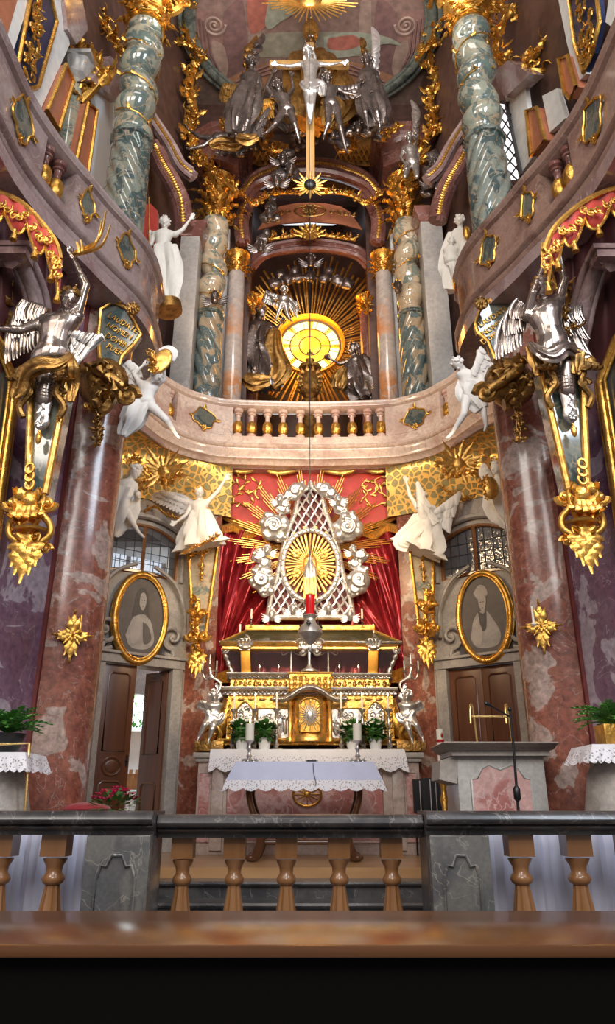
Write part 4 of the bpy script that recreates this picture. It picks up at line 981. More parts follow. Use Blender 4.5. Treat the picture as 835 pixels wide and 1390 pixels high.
# ------------------------------------------------------------------ shrine casket
YS = 11.95
cas = thing('shrine_casket', 'gold and glass shrine casket with flared sides above the tabernacle', 'reliquary', (X0, YS+.2, z_of(937, YS)))
def cpt(x, y, dy=0): return V(x, y, YS+dy)
zc_b, zc_t = z_of(936, YS), z_of(880, YS)
xb0, xb1, xt0, xt1 = rx(326, 936, YS), rx(517, 936, YS), rx(302, 880, YS-.1), rx(541, 880, YS-.1)
dep = .6
for nm, A_, B_, off in (('glass_front', 0, 1, 0),):
    MB().prism([(xb0, YS, zc_b), (xb1, YS, zc_b), (xt1, YS-.12, zc_t), (xt0, YS-.12, zc_t)], (0, .01, 0)).build('glass_front', 'glass', cas, False)
MB().prism([(xb0, YS, zc_b), (xt0, YS-.12, zc_t), (xt0, YS+dep+.1, zc_t), (xb0, YS+dep, zc_b)], (.01, 0, 0)).build('glass_end', 'glass', cas, False)
MB().prism([(xb1, YS, zc_b), (xt1, YS-.12, zc_t), (xt1, YS+dep+.1, zc_t), (xb1, YS+dep, zc_b)], (-.01, 0, 0)).build('glass_end', 'glass', cas, False)
MB().box((X0, YS+dep, (zc_b+zc_t)/2), (xt1-xt0, .03, zc_t-zc_b)).build('back_board', 'nichered', cas)
MB().box((X0, YS+dep/2, zc_b-.02), (xb1-xb0+.1, dep+.1, .05)).build('bottom_board', 'gold', cas, bevel=.01)
# draped relics inside
rows = []
for j in range(10):
    v = j/9; rows.append([(lerp(xb0+.1, xb1-.1, i/40), YS+.12+.32*v, zc_b+.03+(.16+.10*math.sin(i*.31)+.04*math.sin(i*.9))*math.sin(PI*v*.55)*(.4+.6*math.sin(PI*i/40))) for i in range(41)])
o = MB().grid(rows).build('velvet_cushion', 'maroon'); tag(o, 'dark crimson velvet draped inside the glass shrine casket', 'cushion')
# lid
a, b = rx(298, 876, YS-.16), rx(545, 876, YS-.16); z_l0 = z_of(883, YS-.16); z_l1 = z_of(872, YS-.16)
pr = [(0, z_l0-z_l0), (.03, .03), (.03, .06), (.07, .09), (.08, z_l1-z_l0)]
P = [(o_, z_l0+z_) for o_, z_ in pr]
mb = MB().sweep(P+[(-.1, P[-1][1]), (-.1, z_l0)], [(a+.06, YS+dep+.1), (a+.06, YS-.1), (b-.06, YS-.1), (b-.06, YS+dep+.1)]); mb.build('lid_moulding', 'goldb', cas)
MB().tube([(a, YS+dep, z_l1), (a, YS-.17, z_l1), (b, YS-.17, z_l1), (b, YS+dep, z_l1)], .028, 8).build('silver_rim', 'silver', cas)
a2, b2 = rx(335, 853, YS+.05), rx(507, 853, YS+.05); z2 = z_of(856, YS+.05)
MB().add([(a, YS-.16, z_l1), (b, YS-.16, z_l1), (b, YS+.6, z_l1), (a, YS+.6, z_l1), (a2, YS+.05, z2), (b2, YS+.05, z2), (b2, YS+.5, z2), (a2, YS+.5, z2)], [(0, 1, 5, 4), (1, 2, 6, 5), (2, 3, 7, 6), (3, 0, 4, 7), (4, 5, 6, 7), (0, 3, 2, 1)]).build('sloping_lid', 'lidglass', cas, False)
for (p0, p1, r_) in (((a, YS-.16, z_l1), (a2, YS+.05, z2), .022), ((b, YS-.16, z_l1), (b2, YS+.05, z2), .022)): MB().tube([p0, p1], r_, 6).build('lid_rib', 'gold', cas)
mb = MB().box(((a2+b2)/2, YS+.25, z2+.04), (b2-a2+.04, .5, .09)); mb.build('top_plinth', 'goldb', cas, bevel=.015)
for px in (333, 507):
    x0_, x1_ = rx(px+2*(1 if px < 400 else -1), 930, YS-.03), rx(px, 880, YS-.14)
    mb = MB().bar((x0_, YS-.03, zc_b), (x1_, YS-.15, zc_t), .15, .07, (0, 1, 0)); p = mb.build('corner_post', 'orangegold', cas, bevel=.01)
    mb = MB()
    for zz, yy, xx in ((zc_b+.04, YS-.06, x0_), (zc_t-.01, YS-.19, x1_)):
        for k in range(5): mb.leaf((xx+(k-2)*.035, yy-.02, zz), ((k-2)*.25, -.1, 1), (0, -1, 0), .16, .035, .6)
        mb.ell((xx, yy-.04, zz-.02), (.09, .05, .03), n=8, m=5)
    mb.build('silver_capital', 'silver', p)
    mb = MB().scroll((x1_, YS-.2, z_l1+.03), (0, 0, 1), (1, 0, 0), .07, .02, 1.3); mb.bar((x1_, YS-.17, z_l0), (x1_, YS-.17, z_l1+.05), .16, .08, (0, 1, 0)); mb.build('silver_bracket', 'silver', p)
for s, xs in ((-1, ((304, 884), (312, 905), (322, 934))), (1, ((540, 884), (531, 905), (520, 934)))):
    P = spline([V(x, y, YS-.1+.05*i) for i, (x, y) in enumerate(xs)], 8); mb = MB().tube(P, [.035+.012*math.sin(i*2.1) for i in range(len(P))], 8); mb.scroll(P[0]+Vector((s*-.03, -.02, 0)), (s, 0, 0), (0, 0, 1), .06, .018, 1.3); mb.build('silver_console', 'silver', cas)
# cartouche in the middle of the lid
mb = MB(); c = V(421, 878, YS-.25)
for sg in (-1, 1):
    mb.scroll(c+Vector((sg*.13, 0, .05)), (sg, 0, 0), (0, 0, 1), .08, .025, 1.4); mb.scroll(c+Vector((sg*.10, 0, -.08)), (sg, 0, 0), (0, 0, -1), .06, .02, 1.4)
    for k in range(4): mb.leaf(c+Vector((sg*.03*k, 0, 0)), (sg*(.3+.3*k), 0, 1-.4*k), (0, -1, 0), .16, .035, .7)
mb.ell(c, (.10, .05, .10)); mb.build('silver_cartouche', 'silver', cas)
# ------------------------------------------------------------------ candlesticks, candles, flowers
def candlestick(name, lab, cat, h, ch, r=1.0, mat='silver', grp=None, lit=False, cr=.014):
    t = thing(name, lab, cat, (0, 0, 0), grp)
    s_ = h/.62
    P = [(.085*r, 0), (.08*r, .02), (.05*r, .05), (.03*r, .08), (.045*r, .11), (.03*r, .14), (.018*r, .18), (.034*r, .22), (.018*r, .26), (.016*r, .36), (.030*r, .40), (.018*r, .44), (.016*r, .54), (.03*r, .58), (.045*r, .60), (.05*r, .62), (.012*r, .615)]
    MB().lathe([(a, b*s_) for a, b in P], (0, 0, 0), 16).build('stem', mat, t)
    mb = MB()
    for k in range(3): a = k*2*PI/3+.5; d = Vector((math.cos(a), math.sin(a), 0)); mb.scroll(d*.06*r+Vector((0, 0, .03)), d, (0, 0, 1), .03*r, .012*r, 1.2)
    mb.build('scroll_feet', mat, t)
    MB().lathe([(cr, h), (cr, h+ch), (cr*.3, h+ch+.006), (.001, h+ch+.01)], (0, 0, 0), 10).build('candle', 'candle', t)
    if lit: MB().lathe([(.001, h+ch+.008), (.010, h+ch+.025), (.004, h+ch+.05), (.0005, h+ch+.065)], (0, 0, 0), 8).build('flame', 'flame', t)
    return t
def put(o, x, y, Y, z=None):
    p = at(x, y, Y); o.location = (p.x, Y, p.z if z is None else z); return o
base = candlestick('altar_candlestick', None, 'candlestick', .60, .17, 1.1, 'silver', 'six silver candlesticks on the altar', True)
where = ['furthest out, beside the cherub ' , 'second from the cherub ', 'next to the tabernacle ']
done = 0
for s, xs in ((-1, (316, 345, 375)), (1, (529, 493, 464))):
    for k, px in enumerate(xs):
        o = base if done == 0 else copy_tree(base); done += 1
        o['label'] = 'tall silver altar candlestick ' + where[k] + SIDE[s]; p = at(px, 1008, YR-.25); o.location = (p.x, YR-.25, zm+.0)
def flower_pot(seed):
    t = thing('potted_flower', None, 'potted plant', (0, 0, 0), 'potted white flowers on the altar')
    MB().lathe([(.075, 0), (.105, .19), (.112, .20), (.10, .195), (.07, .19)], (0, 0, 0), 20).build('pot', 'potw', t)
    rnd = random.Random(seed); mb = MB(); mb.ell((0, 0, .31), (.12, .10, .10), n=12, m=8)
    for k in range(300):
        v = Vector((rnd.gauss(0, 1), rnd.gauss(0, 1), rnd.gauss(.1, .8))).normalized(); p = Vector((v.x*.14, v.y*.12, .30+v.z*.11)); w = v.cross(Vector((0, 0, 1))).normalized() if abs(v.z) < .95 else Vector((1, 0, 0)); d = (v+Vector((0, 0, .1))).normalized(); L = .10
        mb.add([p, p+d*L*.5+w*.03, p+d*L, p+d*L*.5-w*.03], [(0, 1, 2, 3)])
    mb.build('leaves', 'leafg', t)
    mb = MB()
    for k in range(34):
        a = rnd.random()*2*PI; rr = rnd.random()**.5*.17; p = Vector((rr*math.cos(a), rr*math.sin(a)*.8, .46+rnd.uniform(-.03, .05)-rr*.35))
        for j in range(4): mb.ell(p+Vector((rnd.uniform(-.02, .02), rnd.uniform(-.02, .02), rnd.uniform(-.01, .01))), rnd.uniform(.013, .02), n=6, m=4)
    mb.build('blossoms', 'blossom', t)
    return t
fl = [('on the outer end towards the open doors', 328), ('between candlesticks nearer the tabernacle on the open door side', 359), ('nearer the tabernacle on the lectern side', 479), ('on the outer end towards the lectern', 510)]
for k, (w_, px) in enumerate(fl):
    o = flower_pot(k+1); p = at(px, 1012, YR-.42); o.location = (p.x, YR-.42, zm); o['label'] = 'white flowers in a white pot ' + w_; o.scale = (.92,)*3
for k, px in enumerate((338, 486)):
    o = candlestick('table_candlestick', 'short bright candlestick with a thick lit candle ' + ('before the flowers on the open door side' if k == 0 else 'before the flowers on the lectern side'), 'candlestick', .28, .20, 1.15, 'silverb', 'thick candles on the altar table', True, .055)
    p = at(px, 1036, YT+.3); o.location = (p.x, YT+.3, z_of(1036, YT)+.0)
# small candles on top of the retable, in front of the casket
tb = thing('votive_candle', None, 'candle', (0, 0, 0), 'small candles before the shrine casket')
MB().lathe([(.03, 0), (.03, .015), (.012, .02), (.012, .10), (.001, .105)], (0, 0, 0), 10).build('candle', 'darkred', tb)
MB().lathe([(.001, .10), (.010, .115), (.004, .135), (.0005, .15)], (0, 0, 0), 8).build('flame', 'flame', tb)
for k, px in enumerate((352, 378, 461, 487)):
    o = tb if k == 0 else copy_tree(tb); p = at(px, 922, YR+.1); o.location = (p.x, YR+.1, z_of(915, YR+.05)); o['label'] = 'small red candle before the casket, ' + ('outer one on the open door side', 'inner one on the open door side', 'inner one on the lectern side', 'outer one on the lectern side')[k]
for k, (px, py) in enumerate(((326, 853), (341, 850), (492, 850), (507, 853))):
    o = candlestick('shrine_candlestick', 'small candle on the casket lid, ' + ('outer one near the open doors', 'inner one on the open door side', 'inner one on the lectern side', 'outer one near the lectern')[k], 'candlestick', .14, .16, .55, 'silverd', 'candles on the casket lid')
    Y_ = YS+.02; p = at(px, py, Y_); o.location = (p.x, Y_, z_l1+.02 if k in (0, 3) else z2+.04)
# two branched candelabra in front of the casket glass
def candelabrum(lab, px, sgn):
    t = thing('candelabrum', lab, 'candelabrum', (0, 0, 0), 'two branched candelabra before the casket')
    mb = MB().lathe([(.06, 0), (.05, .02), (.015, .04), (.02, .1), (.012, .14), (.012, .46), (.02, .48), (.001, .50)], (0, 0, 0), 10)
    mb.build('stem', 'silver', t)
    mb = MB()
    for s in (-1, 1):
        mb.tube(spline([(0, 0, .40), (s*.06, 0, .33), (s*.13, 0, .30), (s*.16, 0, .36)], 6), .007, 6); mb.lathe([(.01, .35), (.03, .37), (.012, .37)], (s*.16, 0, 0), 8)
        mb.scroll((s*.09, 0, .38), (s, 0, 0), (0, 0, 1), .035, .006, 1.2)
    mb.build('branch', 'silver', t)
    for s in (-1, 1): MB().lathe([(.011, .37), (.011, .50), (.001, .505)], (s*.16, 0, 0), 8).build('candle', 'candle', t)
    p = at(px, 920, YR+.12); t.location = (p.x, YR+.12, z_of(915, YR+.05))
candelabrum('two branched silver candelabrum before the glass casket on the open door side', 395, -1)
candelabrum('two branched silver candelabrum before the glass casket on the lectern side', 446, 1)
# altar crucifix
t = thing('altar_crucifix', 'slender silver altar cross standing on the tabernacle before the casket', 'crucifix', (X0, YB+.1, 0))
zb = z_of(924, YB+.1); zt = z_of(884, YB+.1); x = x_of(420, 900, YB+.1); zb = z_of(925, YB)+.15; t.location.z = zb
MB().lathe([(.13, 0), (.12, .03), (.05, .06), (.03, .10), (.02, .12), (.02, zt-zb)], (x, YB+.1, zb), 14).build('foot_and_staff', 'silverb', t)
mb = MB().box((x, YB+.1, zt+.02), (.035, .02, .36)); mb.box((x, YB+.1, zt+.06), (.22, .02, .035)); mb.build('cross_bars', 'silver', t)
# sanctuary lamp on its long chain
YL = 9.4
t = thing('sanctuary_lamp', 'silver sanctuary lamp with a ruby glass hanging on a long thin chain', 'lamp', at(421, 885, YL))
c = at(421, 850, YL); zz = lambda y: z_of(y, YL, 421)
mb = MB().lathe([(.004, zz(886)), (.03, zz(882)), (.02, zz(876)), (.10, zz(868)), (.155, zz(860)), (.13, zz(852)), (.075, zz(846)), (.06, zz(840)), (.09, zz(836)), (.055, zz(834))], (c.x, YL, 0), 24, flute=8, famp=.04); mb.build('lamp_bowl', 'silverb', t)
MB().lathe([(.05, zz(835)), (.058, zz(825)), (.062, zz(809)), (.055, zz(809)), (.05, zz(825))], (c.x, YL, 0), 20).build('ruby_glass', 'redglass', t)
mb = MB()
for k in range(3):
    a = k*2*PI/3+.4; p0 = Vector((c.x+.12*math.cos(a), YL+.12*math.sin(a), zz(852))); mb.tube([p0, (c.x, YL, zz(745))], .004, 5); mb.scroll(p0, (math.cos(a), math.sin(a), 0), (0, 0, 1), .045, .012, 1.2); mb.leaf(p0, (math.cos(a), math.sin(a), .8), (0, 0, 1), .1, .03, .6)
mb.tube([(c.x, YL, zz(747)), (c.x, YL, 16.5)], .006, 6); mb.build('chain', 'black', t)
# ------------------------------------------------------------------ glory: silver frame, clouds, rays
YG = 12.15
gl = thing('miraculous_image_frame', 'silver trellis frame with an oval gold glory holding a small white figure', 'frame', at(421, 845, YG))
def g(x, y, dy=0): return at(x, y, YG+dy)
N = 40; ov = [g(421.5+38*math.cos(2*PI*k/N), 768+48*math.sin(2*PI*k/N), -.05) for k in range(N)]
half = [(0, 655), (3, 662), (16, 671), (17.5, 678), (22, 699), (31, 722), (38, 748), (44, 778), (53, 808), (58, 838)]
outl = [(421.5-x, y) for x, y in half][::-1] + [(421.5+x, y) for x, y in half[1:]]
mb = MB(); P = spline([g(x, y) for x, y in outl], 4)
mb.tube(P, .045, 8); mb.tube([p+Vector((0, -.04, 0)) for p in P], .018, 6)
for i in range(0, len(P), 2): mb.ell(P[i]+Vector((0, -.05, 0)), .022, n=6, m=4)
mb.tube(ov, .045, 8, closed=True)
for k in range(N): mb.ell(ov[k]+Vector((0, -.05, 0)), .022, n=6, m=4)
mb.tube([g(363, 838), g(480, 838)], .05, 8); mb.build('silver_frame', 'glorysilver', gl)
# trellis
def inside(x, y):
    pts = outl; r = False; j = len(pts)-1
    for i in range(len(pts)):
        if ((pts[i][1] > y) != (pts[j][1] > y)) and (x < (pts[j][0]-pts[i][0])*(y-pts[i][1])/(pts[j][1]-pts[i][1]+1e-9)+pts[i][0]): r = not r
        j = i
    return r and ((x-421.5)/39)**2+((y-768)/49)**2 > 1
mb = MB()
for sg in (-1, 1):
    for c0 in range(-14, 15):
        seg = []
        for k in range(220):
            y = 655+k*.83; x = 421.5 + c0*11.5 + sg*(y-760)*.62
            if inside(x, y) and y < 836: seg.append(g(x+.8*math.sin(y*.7), y, -.01))
            else:
                if len(seg) > 3: mb.tube(seg[::4]+[seg[-1]], .017, 5)
                seg = []
        if len(seg) > 3: mb.tube(seg[::4]+[seg[-1]], .017, 5)
mb.build('trellis', 'glorysilver', gl)
mb = MB()
MB().prism([g(x, y, .05) for x, y in outl], (0, .02, 0)).build('backing', 'nichered', gl, False)
mb = MB(); c = g(421, 765, -.01)
for k in range(40):
    a = 2*PI*k/40; R = (.62 if k % 2 else .50); L = 1/math.sqrt((math.cos(a)/(.50*1.0))**2+(math.sin(a)/.66)**2)*(1 if k % 2 else .8)
    d = Vector((math.cos(a), 0, math.sin(a))); w = Vector((-math.sin(a), 0, math.cos(a)))
    mb.tube([c+Vector((0, .02, 0)), c+d*L+Vector((0, -.01, 0))], [.006, .030 if k % 2 else .02], 5, flat=.5, nrm=(0, -1, 0))
for a in (.5, 2.6, 3.7, 5.7): mb.rosette(c+Vector((math.cos(a)*.27, -.03, math.sin(a)*.33)), (0, -1, 0), .11, 6)
mb.ell(c, (.12, .03, .16)); mb.build('inner_glory', 'goldb', gl)
st = thing('madonna_statuette', 'small pale robed statuette in the centre of the gold glory', 'statuette', g(421, 785, -.12)); 
zz = lambda y: z_of(y, YG-.12); cx = g(421, 770, -.12).x
MB().lathe([(.02, zz(786)), (.105, zz(785)), (.105, zz(778)), (.085, zz(770)), (.055, zz(764)), (.03, zz(761))], (cx, YG-.12, 0), 20, flute=9, famp=.05, sy=.6).build('robe', 'silverb', st)
MB().ell((cx, YG-.13, zz(759)), .045).build('head', 'stuccow', st); MB().lathe([(.04, zz(757)), (.05, zz(753)), (.02, zz(751)), (.001, zz(750))], (cx, YG-.13, 0), 12, flute=6, famp=.1).build('crown', 'gold', st)
mb = MB().box((cx, YG-.14, zz(800)), (.20, .14, .36)); mb.lathe([(.08, zz(813)), (.12, zz(809)), (.05, zz(806))], (cx, YG-.14, 0), 12); mb.build('pedestal', 'goldb', st)
# outer rays: bundles of gilded rods
mb = MB(); c = g(421, 748, .12)
NB = 24
for k in range(NB):
    a = 2*PI*(k+.5)/NB + .0
    d = Vector((math.cos(a), 0, math.sin(a))); w = Vector((-math.sin(a), 0, math.cos(a)))
    R = 1/math.sqrt((math.cos(a)/1.38)**2+(math.sin(a)/1.52)**2)
    if math.sin(a) < -.1: R *= 1.0-.30*(-math.sin(a))
    for j, f in enumerate((.86, .98, 1.02, .93, .84)):
        o_ = (j-2)*.030; mb.tube([c+d*.5+w*o_*.6, c+d*R*f+w*o_*1.35], [.008, .011], 5)
tag(mb.build('gilded_glory_rays', 'goldb'), 'great glory of gilded ray bundles behind the silver cloud ring', 'rays')
# ------------------------------------------------------------------ canopy of red damask and drapery
YC = 12.5
cano = thing('curtain_canopy', 'red damask canopy with gold fringe and swept crimson drapery behind the glory', 'curtain', at(421, 940, YC))
dam = [(309, 634), (420, 630), (535, 634), (545, 648), (566, 668), (561, 686), (535, 704), (505, 716), (470, 712), (420, 720), (372, 712), (335, 716), (306, 704), (290, 690), (285, 672), (296, 652)]
P = spline([Vector(p).to_3d() for p in dam]+[Vector(dam[0]).to_3d()], 4)[:-1]
MB().prism([at(p.x, p.y, YC-.08) for p in P], (0, .04, 0)).build('damask_panel', 'reddamask', cano, False)
mb = MB(); mb.tube([at(p.x, p.y, YC-.10) for p in P], .035, 6, closed=True)
mb.tube([at(p.x+(p.x-421)*-.03, p.y-(4 if p.y > 690 else -4), YC-.12) for p in P], .016, 6, closed=True)
mb.build('gilded_border', 'gold', cano)
mb = MB()
fr_ = spline([Vector((286, 704, 0)), Vector((300, 718, 0)), Vector((318, 716, 0)), Vector((335, 727, 0)), Vector((352, 722, 0)), Vector((365, 735, 0))], 8)
for flip in (0, 1):
    for i, p in enumerate(fr_):
        x = p.x if not flip else 843-p.x
        mb.tube([at(x, p.y-4, YC-.16), at(x, p.y+6, YC-.18)], .022, 5)
    mb.tube([at(p.x if not flip else 843-p.x, p.y-4, YC-.17) for p in fr_], .03, 6)
tp = spline([Vector((308, 634, 0)), Vector((330, 640, 0)), Vector((355, 635, 0)), Vector((380, 642, 0)), Vector((421, 634, 0)), Vector((462, 642, 0)), Vector((488, 635, 0)), Vector((512, 640, 0)), Vector((535, 634, 0))], 6)
mb.tube([at(p.x, p.y, YC-.20) for p in tp], .05, 7, flat=.5, nrm=(0, -1, 0)); mb.build('gold_fringe', 'goldb', cano)
# embroidered scrolls on the damask
mb = MB(); rnd = random.Random(8)
for flip in (0, 1):
    fx = (lambda x: x) if not flip else (lambda x: 843-x)
    for path in ([(300, 668), (312, 675), (325, 668), (322, 655), (312, 660)], [(305, 690), (320, 682), (336, 688), (345, 680)], [(322, 646), (334, 652), (330, 664), (340, 672)], [(296, 680), (310, 684), (318, 676)], [(345, 650), (352, 660), (344, 668), (352, 678)]):
        Q = spline([at(fx(x), y, YC-.105) for x, y in path], 6); mb.tube(Q, .012, 5)
        for i in range(2, len(Q)-1, 3): mb.leaf(Q[i], (rnd.uniform(-1, 1), 0, rnd.uniform(-.4, 1)), (0, -1, 0), .13, .022, .5, 2, 5)
mb.build('embroidery', 'goldb', cano)
def drape(name, top, bot, Y, mat, nf, amp, seed, parent, nu=90, nv=26, sag=0.0, label=None, pos=None):
    """folded sheet between an upper and a lower edge given as point rows"""
    T = spline([Vector((x, y, 0)) for x, y in top], 12); B = spline([Vector((x, y, 0)) for x, y in bot], 12)
    def samp(L, u): i = u*(len(L)-1); k = min(int(i), len(L)-2); return L[k].lerp(L[k+1], i-k)
    rows = []; rnd = random.Random(seed); ph = [rnd.uniform(0, 6) for _ in range(4)]
    for j in range(nv+1):
        v = j/nv; row = []
        for i in range(nu+1):
            u = i/nu; a = samp(T, u); b = samp(B, u); x = lerp(a.x, b.x, v**.8); y = lerp(a.y, b.y, v) + sag*math.sin(PI*v)*math.sin(PI*u)
            f = abs(math.sin(PI*nf*u+ph[0]+.8*math.sin(v*3+ph[1]+u*5)))**1.3*.65+.35*math.sin(2.7*PI*nf*u+ph[2]+v*2)*.5
            row.append(at(x, y, Y - amp*f*(.45+.55*math.sin(PI*min(1, .15+v)))))
        rows.append(row)
    return MB().grid([[pos(p) for p in r_] for r_ in rows] if pos else rows).build(name, mat, parent, True, label=label)
drape('drapery', [(289, 712), (312, 716), (336, 722), (362, 732), (392, 760), (405, 800)], [(287, 872), (292, 876), (298, 880), (304, 882), (310, 884), (316, 886)], YC-.05, 'redsatin', 4.5, .30, 2, cano)
drape('drapery', [(557, 712), (534, 716), (508, 722), (482, 732), (452, 760), (440, 800)], [(557, 872), (552, 876), (546, 880), (540, 882), (534, 884), (528, 886)], YC-.05, 'redsatin', 4.5, .30, 5, cano)
drape('drapery', [(300, 800), (330, 790), (421, 780), (512, 790), (543, 800)], [(310, 945), (350, 948), (421, 950), (490, 948), (533, 945)], YC+.02, 'redsatin', 12, .06, 7, cano)
drape('drapery_tail', [(288, 874), (303, 878), (318, 884)], [(292, 930), (306, 926), (325, 918)], YC-.12, 'redsatin', 3.5, .10, 9, cano, 30, 14)
drape('drapery_tail', [(555, 874), (540, 878), (526, 884)], [(551, 930), (537, 926), (520, 918)], YC-.12, 'redsatin', 3.5, .10, 4, cano, 30, 14)
drape('drapery_outer', [(290, 735), (296, 735), (303, 735)], [(284, 950), (292, 950), (300, 950)], YC-.12, 'redsatin', 2.5, .12, 3, cano, 24, 20)
drape('drapery_outer', [(542, 735), (549, 735), (556, 735)], [(545, 950), (552, 950), (560, 950)], YC-.12, 'redsatin', 2.5, .12, 6, cano, 24, 20)
for s, (x0_, y0_) in ((-1, (307, 924)), (1, (536, 924))):
    mb = MB(); 
    for k in range(16): x = x0_-11+k*1.4; mb.tube([at(x, y0_-10-(k*.5*(1 if s < 0 else 1)), YC-.26), at(x, y0_+3, YC-.24)], .02, 5)
    mb.build('gold_hem', 'gold', cano)
# ================================================================== COLUMNS AND UPPER CHURCH
def twisted(mb, c, z0, z1, R, e, turns, ph=0.0, n=22, m=90):
    rows = []
    for i in range(m+1):
        t = i/m; z = lerp(z0, z1, t); a = ph+turns*2*PI*t; k = min(1, t*9, (1-t)*9); Rz = R*(.74+.36*abs(math.sin(a))**.7)
        cx, cy = c[0]+e*k*math.cos(a), c[1]+e*k*math.sin(a); row = []
        for j in range(n):
            b = 2*PI*j/n; row.append((cx+Rz*math.cos(b), cy+Rz*math.sin(b), z))
        rows.append(row)
    return mb.grid(rows, True)
def swirl(mb, c, z0, z1, R, flutes, tw, amp, m=50, n=96):
    rows = []
    for i in range(m+1):
        t = i/m; z = lerp(z0, z1, t); row = []; rr = R*(1+.10*math.sin(PI*t))
        for j in range(n):
            b = 2*PI*j/n; r = rr*(1+amp*(abs(math.cos(flutes/2*(b-tw*t)))**.7-.5)); row.append((c[0]+r*math.cos(b), c[1]+r*math.sin(b), z))
        rows.append(row)
    return mb.grid(rows, True)
def capital(mb, c, z0, z1, R, n=9):
    h = z1-z0; mb.lathe([(R*.9, z0), (R*.85, z0+h*.4), (R*1.1, z0+h*.8), (R*1.5, z0+h*.9)], (c[0], c[1], 0), 16)
    for tier, (zz, L) in enumerate(((z0, h*.5), (z0+h*.28, h*.62))):
        for k in range(n):
            a = 2*PI*(k+.5*tier)/n; d = Vector((math.cos(a), math.sin(a), 0)); mb.leaf(Vector((c[0], c[1], zz))+d*R*.85, (d.x*.22, d.y*.22, 1), d, L*.9, R*.34, 1.1, 5, 11)
    for k in range(4):
        a = PI/4+k*PI/2; d = Vector((math.cos(a), math.sin(a), 0)); u = Vector((0, 0, 1))
        mb.scroll(Vector((c[0], c[1], z0+h*.80))+d*R*1.35, d, u, R*.36, R*.09, 1.5)
        mb.scroll(Vector((c[0], c[1], z0+h*.82))+Vector((d.y, -d.x, 0))*R*1.25, Vector((d.y, -d.x, 0)), u, R*.2, R*.07, 1.2)
    for k in range(4): a = k*PI/2; d = Vector((math.cos(a), math.sin(a), 0)); mb.rosette(Vector((c[0], c[1], z0+h*.92))+d*R*1.25, d, R*.3, 6)
    return mb
def garland(mb, path, r, seed, dens=1.0, leafL=1.2, berries=True, spread=1.0):
    """leaves, scrolls and buds crowded along a path"""
    P = [Vector(p) for p in path]; rnd = random.Random(seed); L = sum((P[i+1]-P[i]).length for i in range(len(P)-1)); n = max(6, int(L/r*2.6*dens))
    acc = [0]
    for i in range(len(P)-1): acc.append(acc[-1]+(P[i+1]-P[i]).length)
    mb.tube(P, r*.35, 6)
    for k in range(n):
        s_ = L*(k+.5)/n; i = max(j for j in range(len(acc)-1) if acc[j] <= s_); t = (s_-acc[i])/max(1e-6, acc[i+1]-acc[i])
        p = P[i].lerp(P[i+1], t); ax = (P[i+1]-P[i]).normalized(); v = Vector((rnd.gauss(0, 1), -abs(rnd.gauss(0, 1))-.2, rnd.gauss(0, .7))); v = (v-ax*v.dot(ax)*.5).normalized()
        q = p + v*r*rnd.uniform(.2, .8)*spread; kind = rnd.random()
        if kind < .62: mb.leaf(q, (v+ax*rnd.uniform(-.9, .9)+Vector((0, 0, .1))), (v+Vector((0, -1, 0))), r*leafL*rnd.uniform(.8, 1.5), r*.24, rnd.uniform(.4, 1.2), 3, 7)
        elif kind < .82: mb.scroll(q, ax, v, r*rnd.uniform(.3, .5), r*.13, 1.2, rnd.random()*6, 12)
        elif berries:
            for j in range(3): mb.ell(q+Vector((rnd.uniform(-1, 1), rnd.uniform(-1, .2), rnd.uniform(-1, 1)))*r*.22, r*rnd.uniform(.13, .22), n=7, m=5)
    return mb
def pxpath(pts, Y, n=5): return spline([at(p[0], p[1], Y+(p[2] if len(p) > 2 else 0)) for p in pts], n)
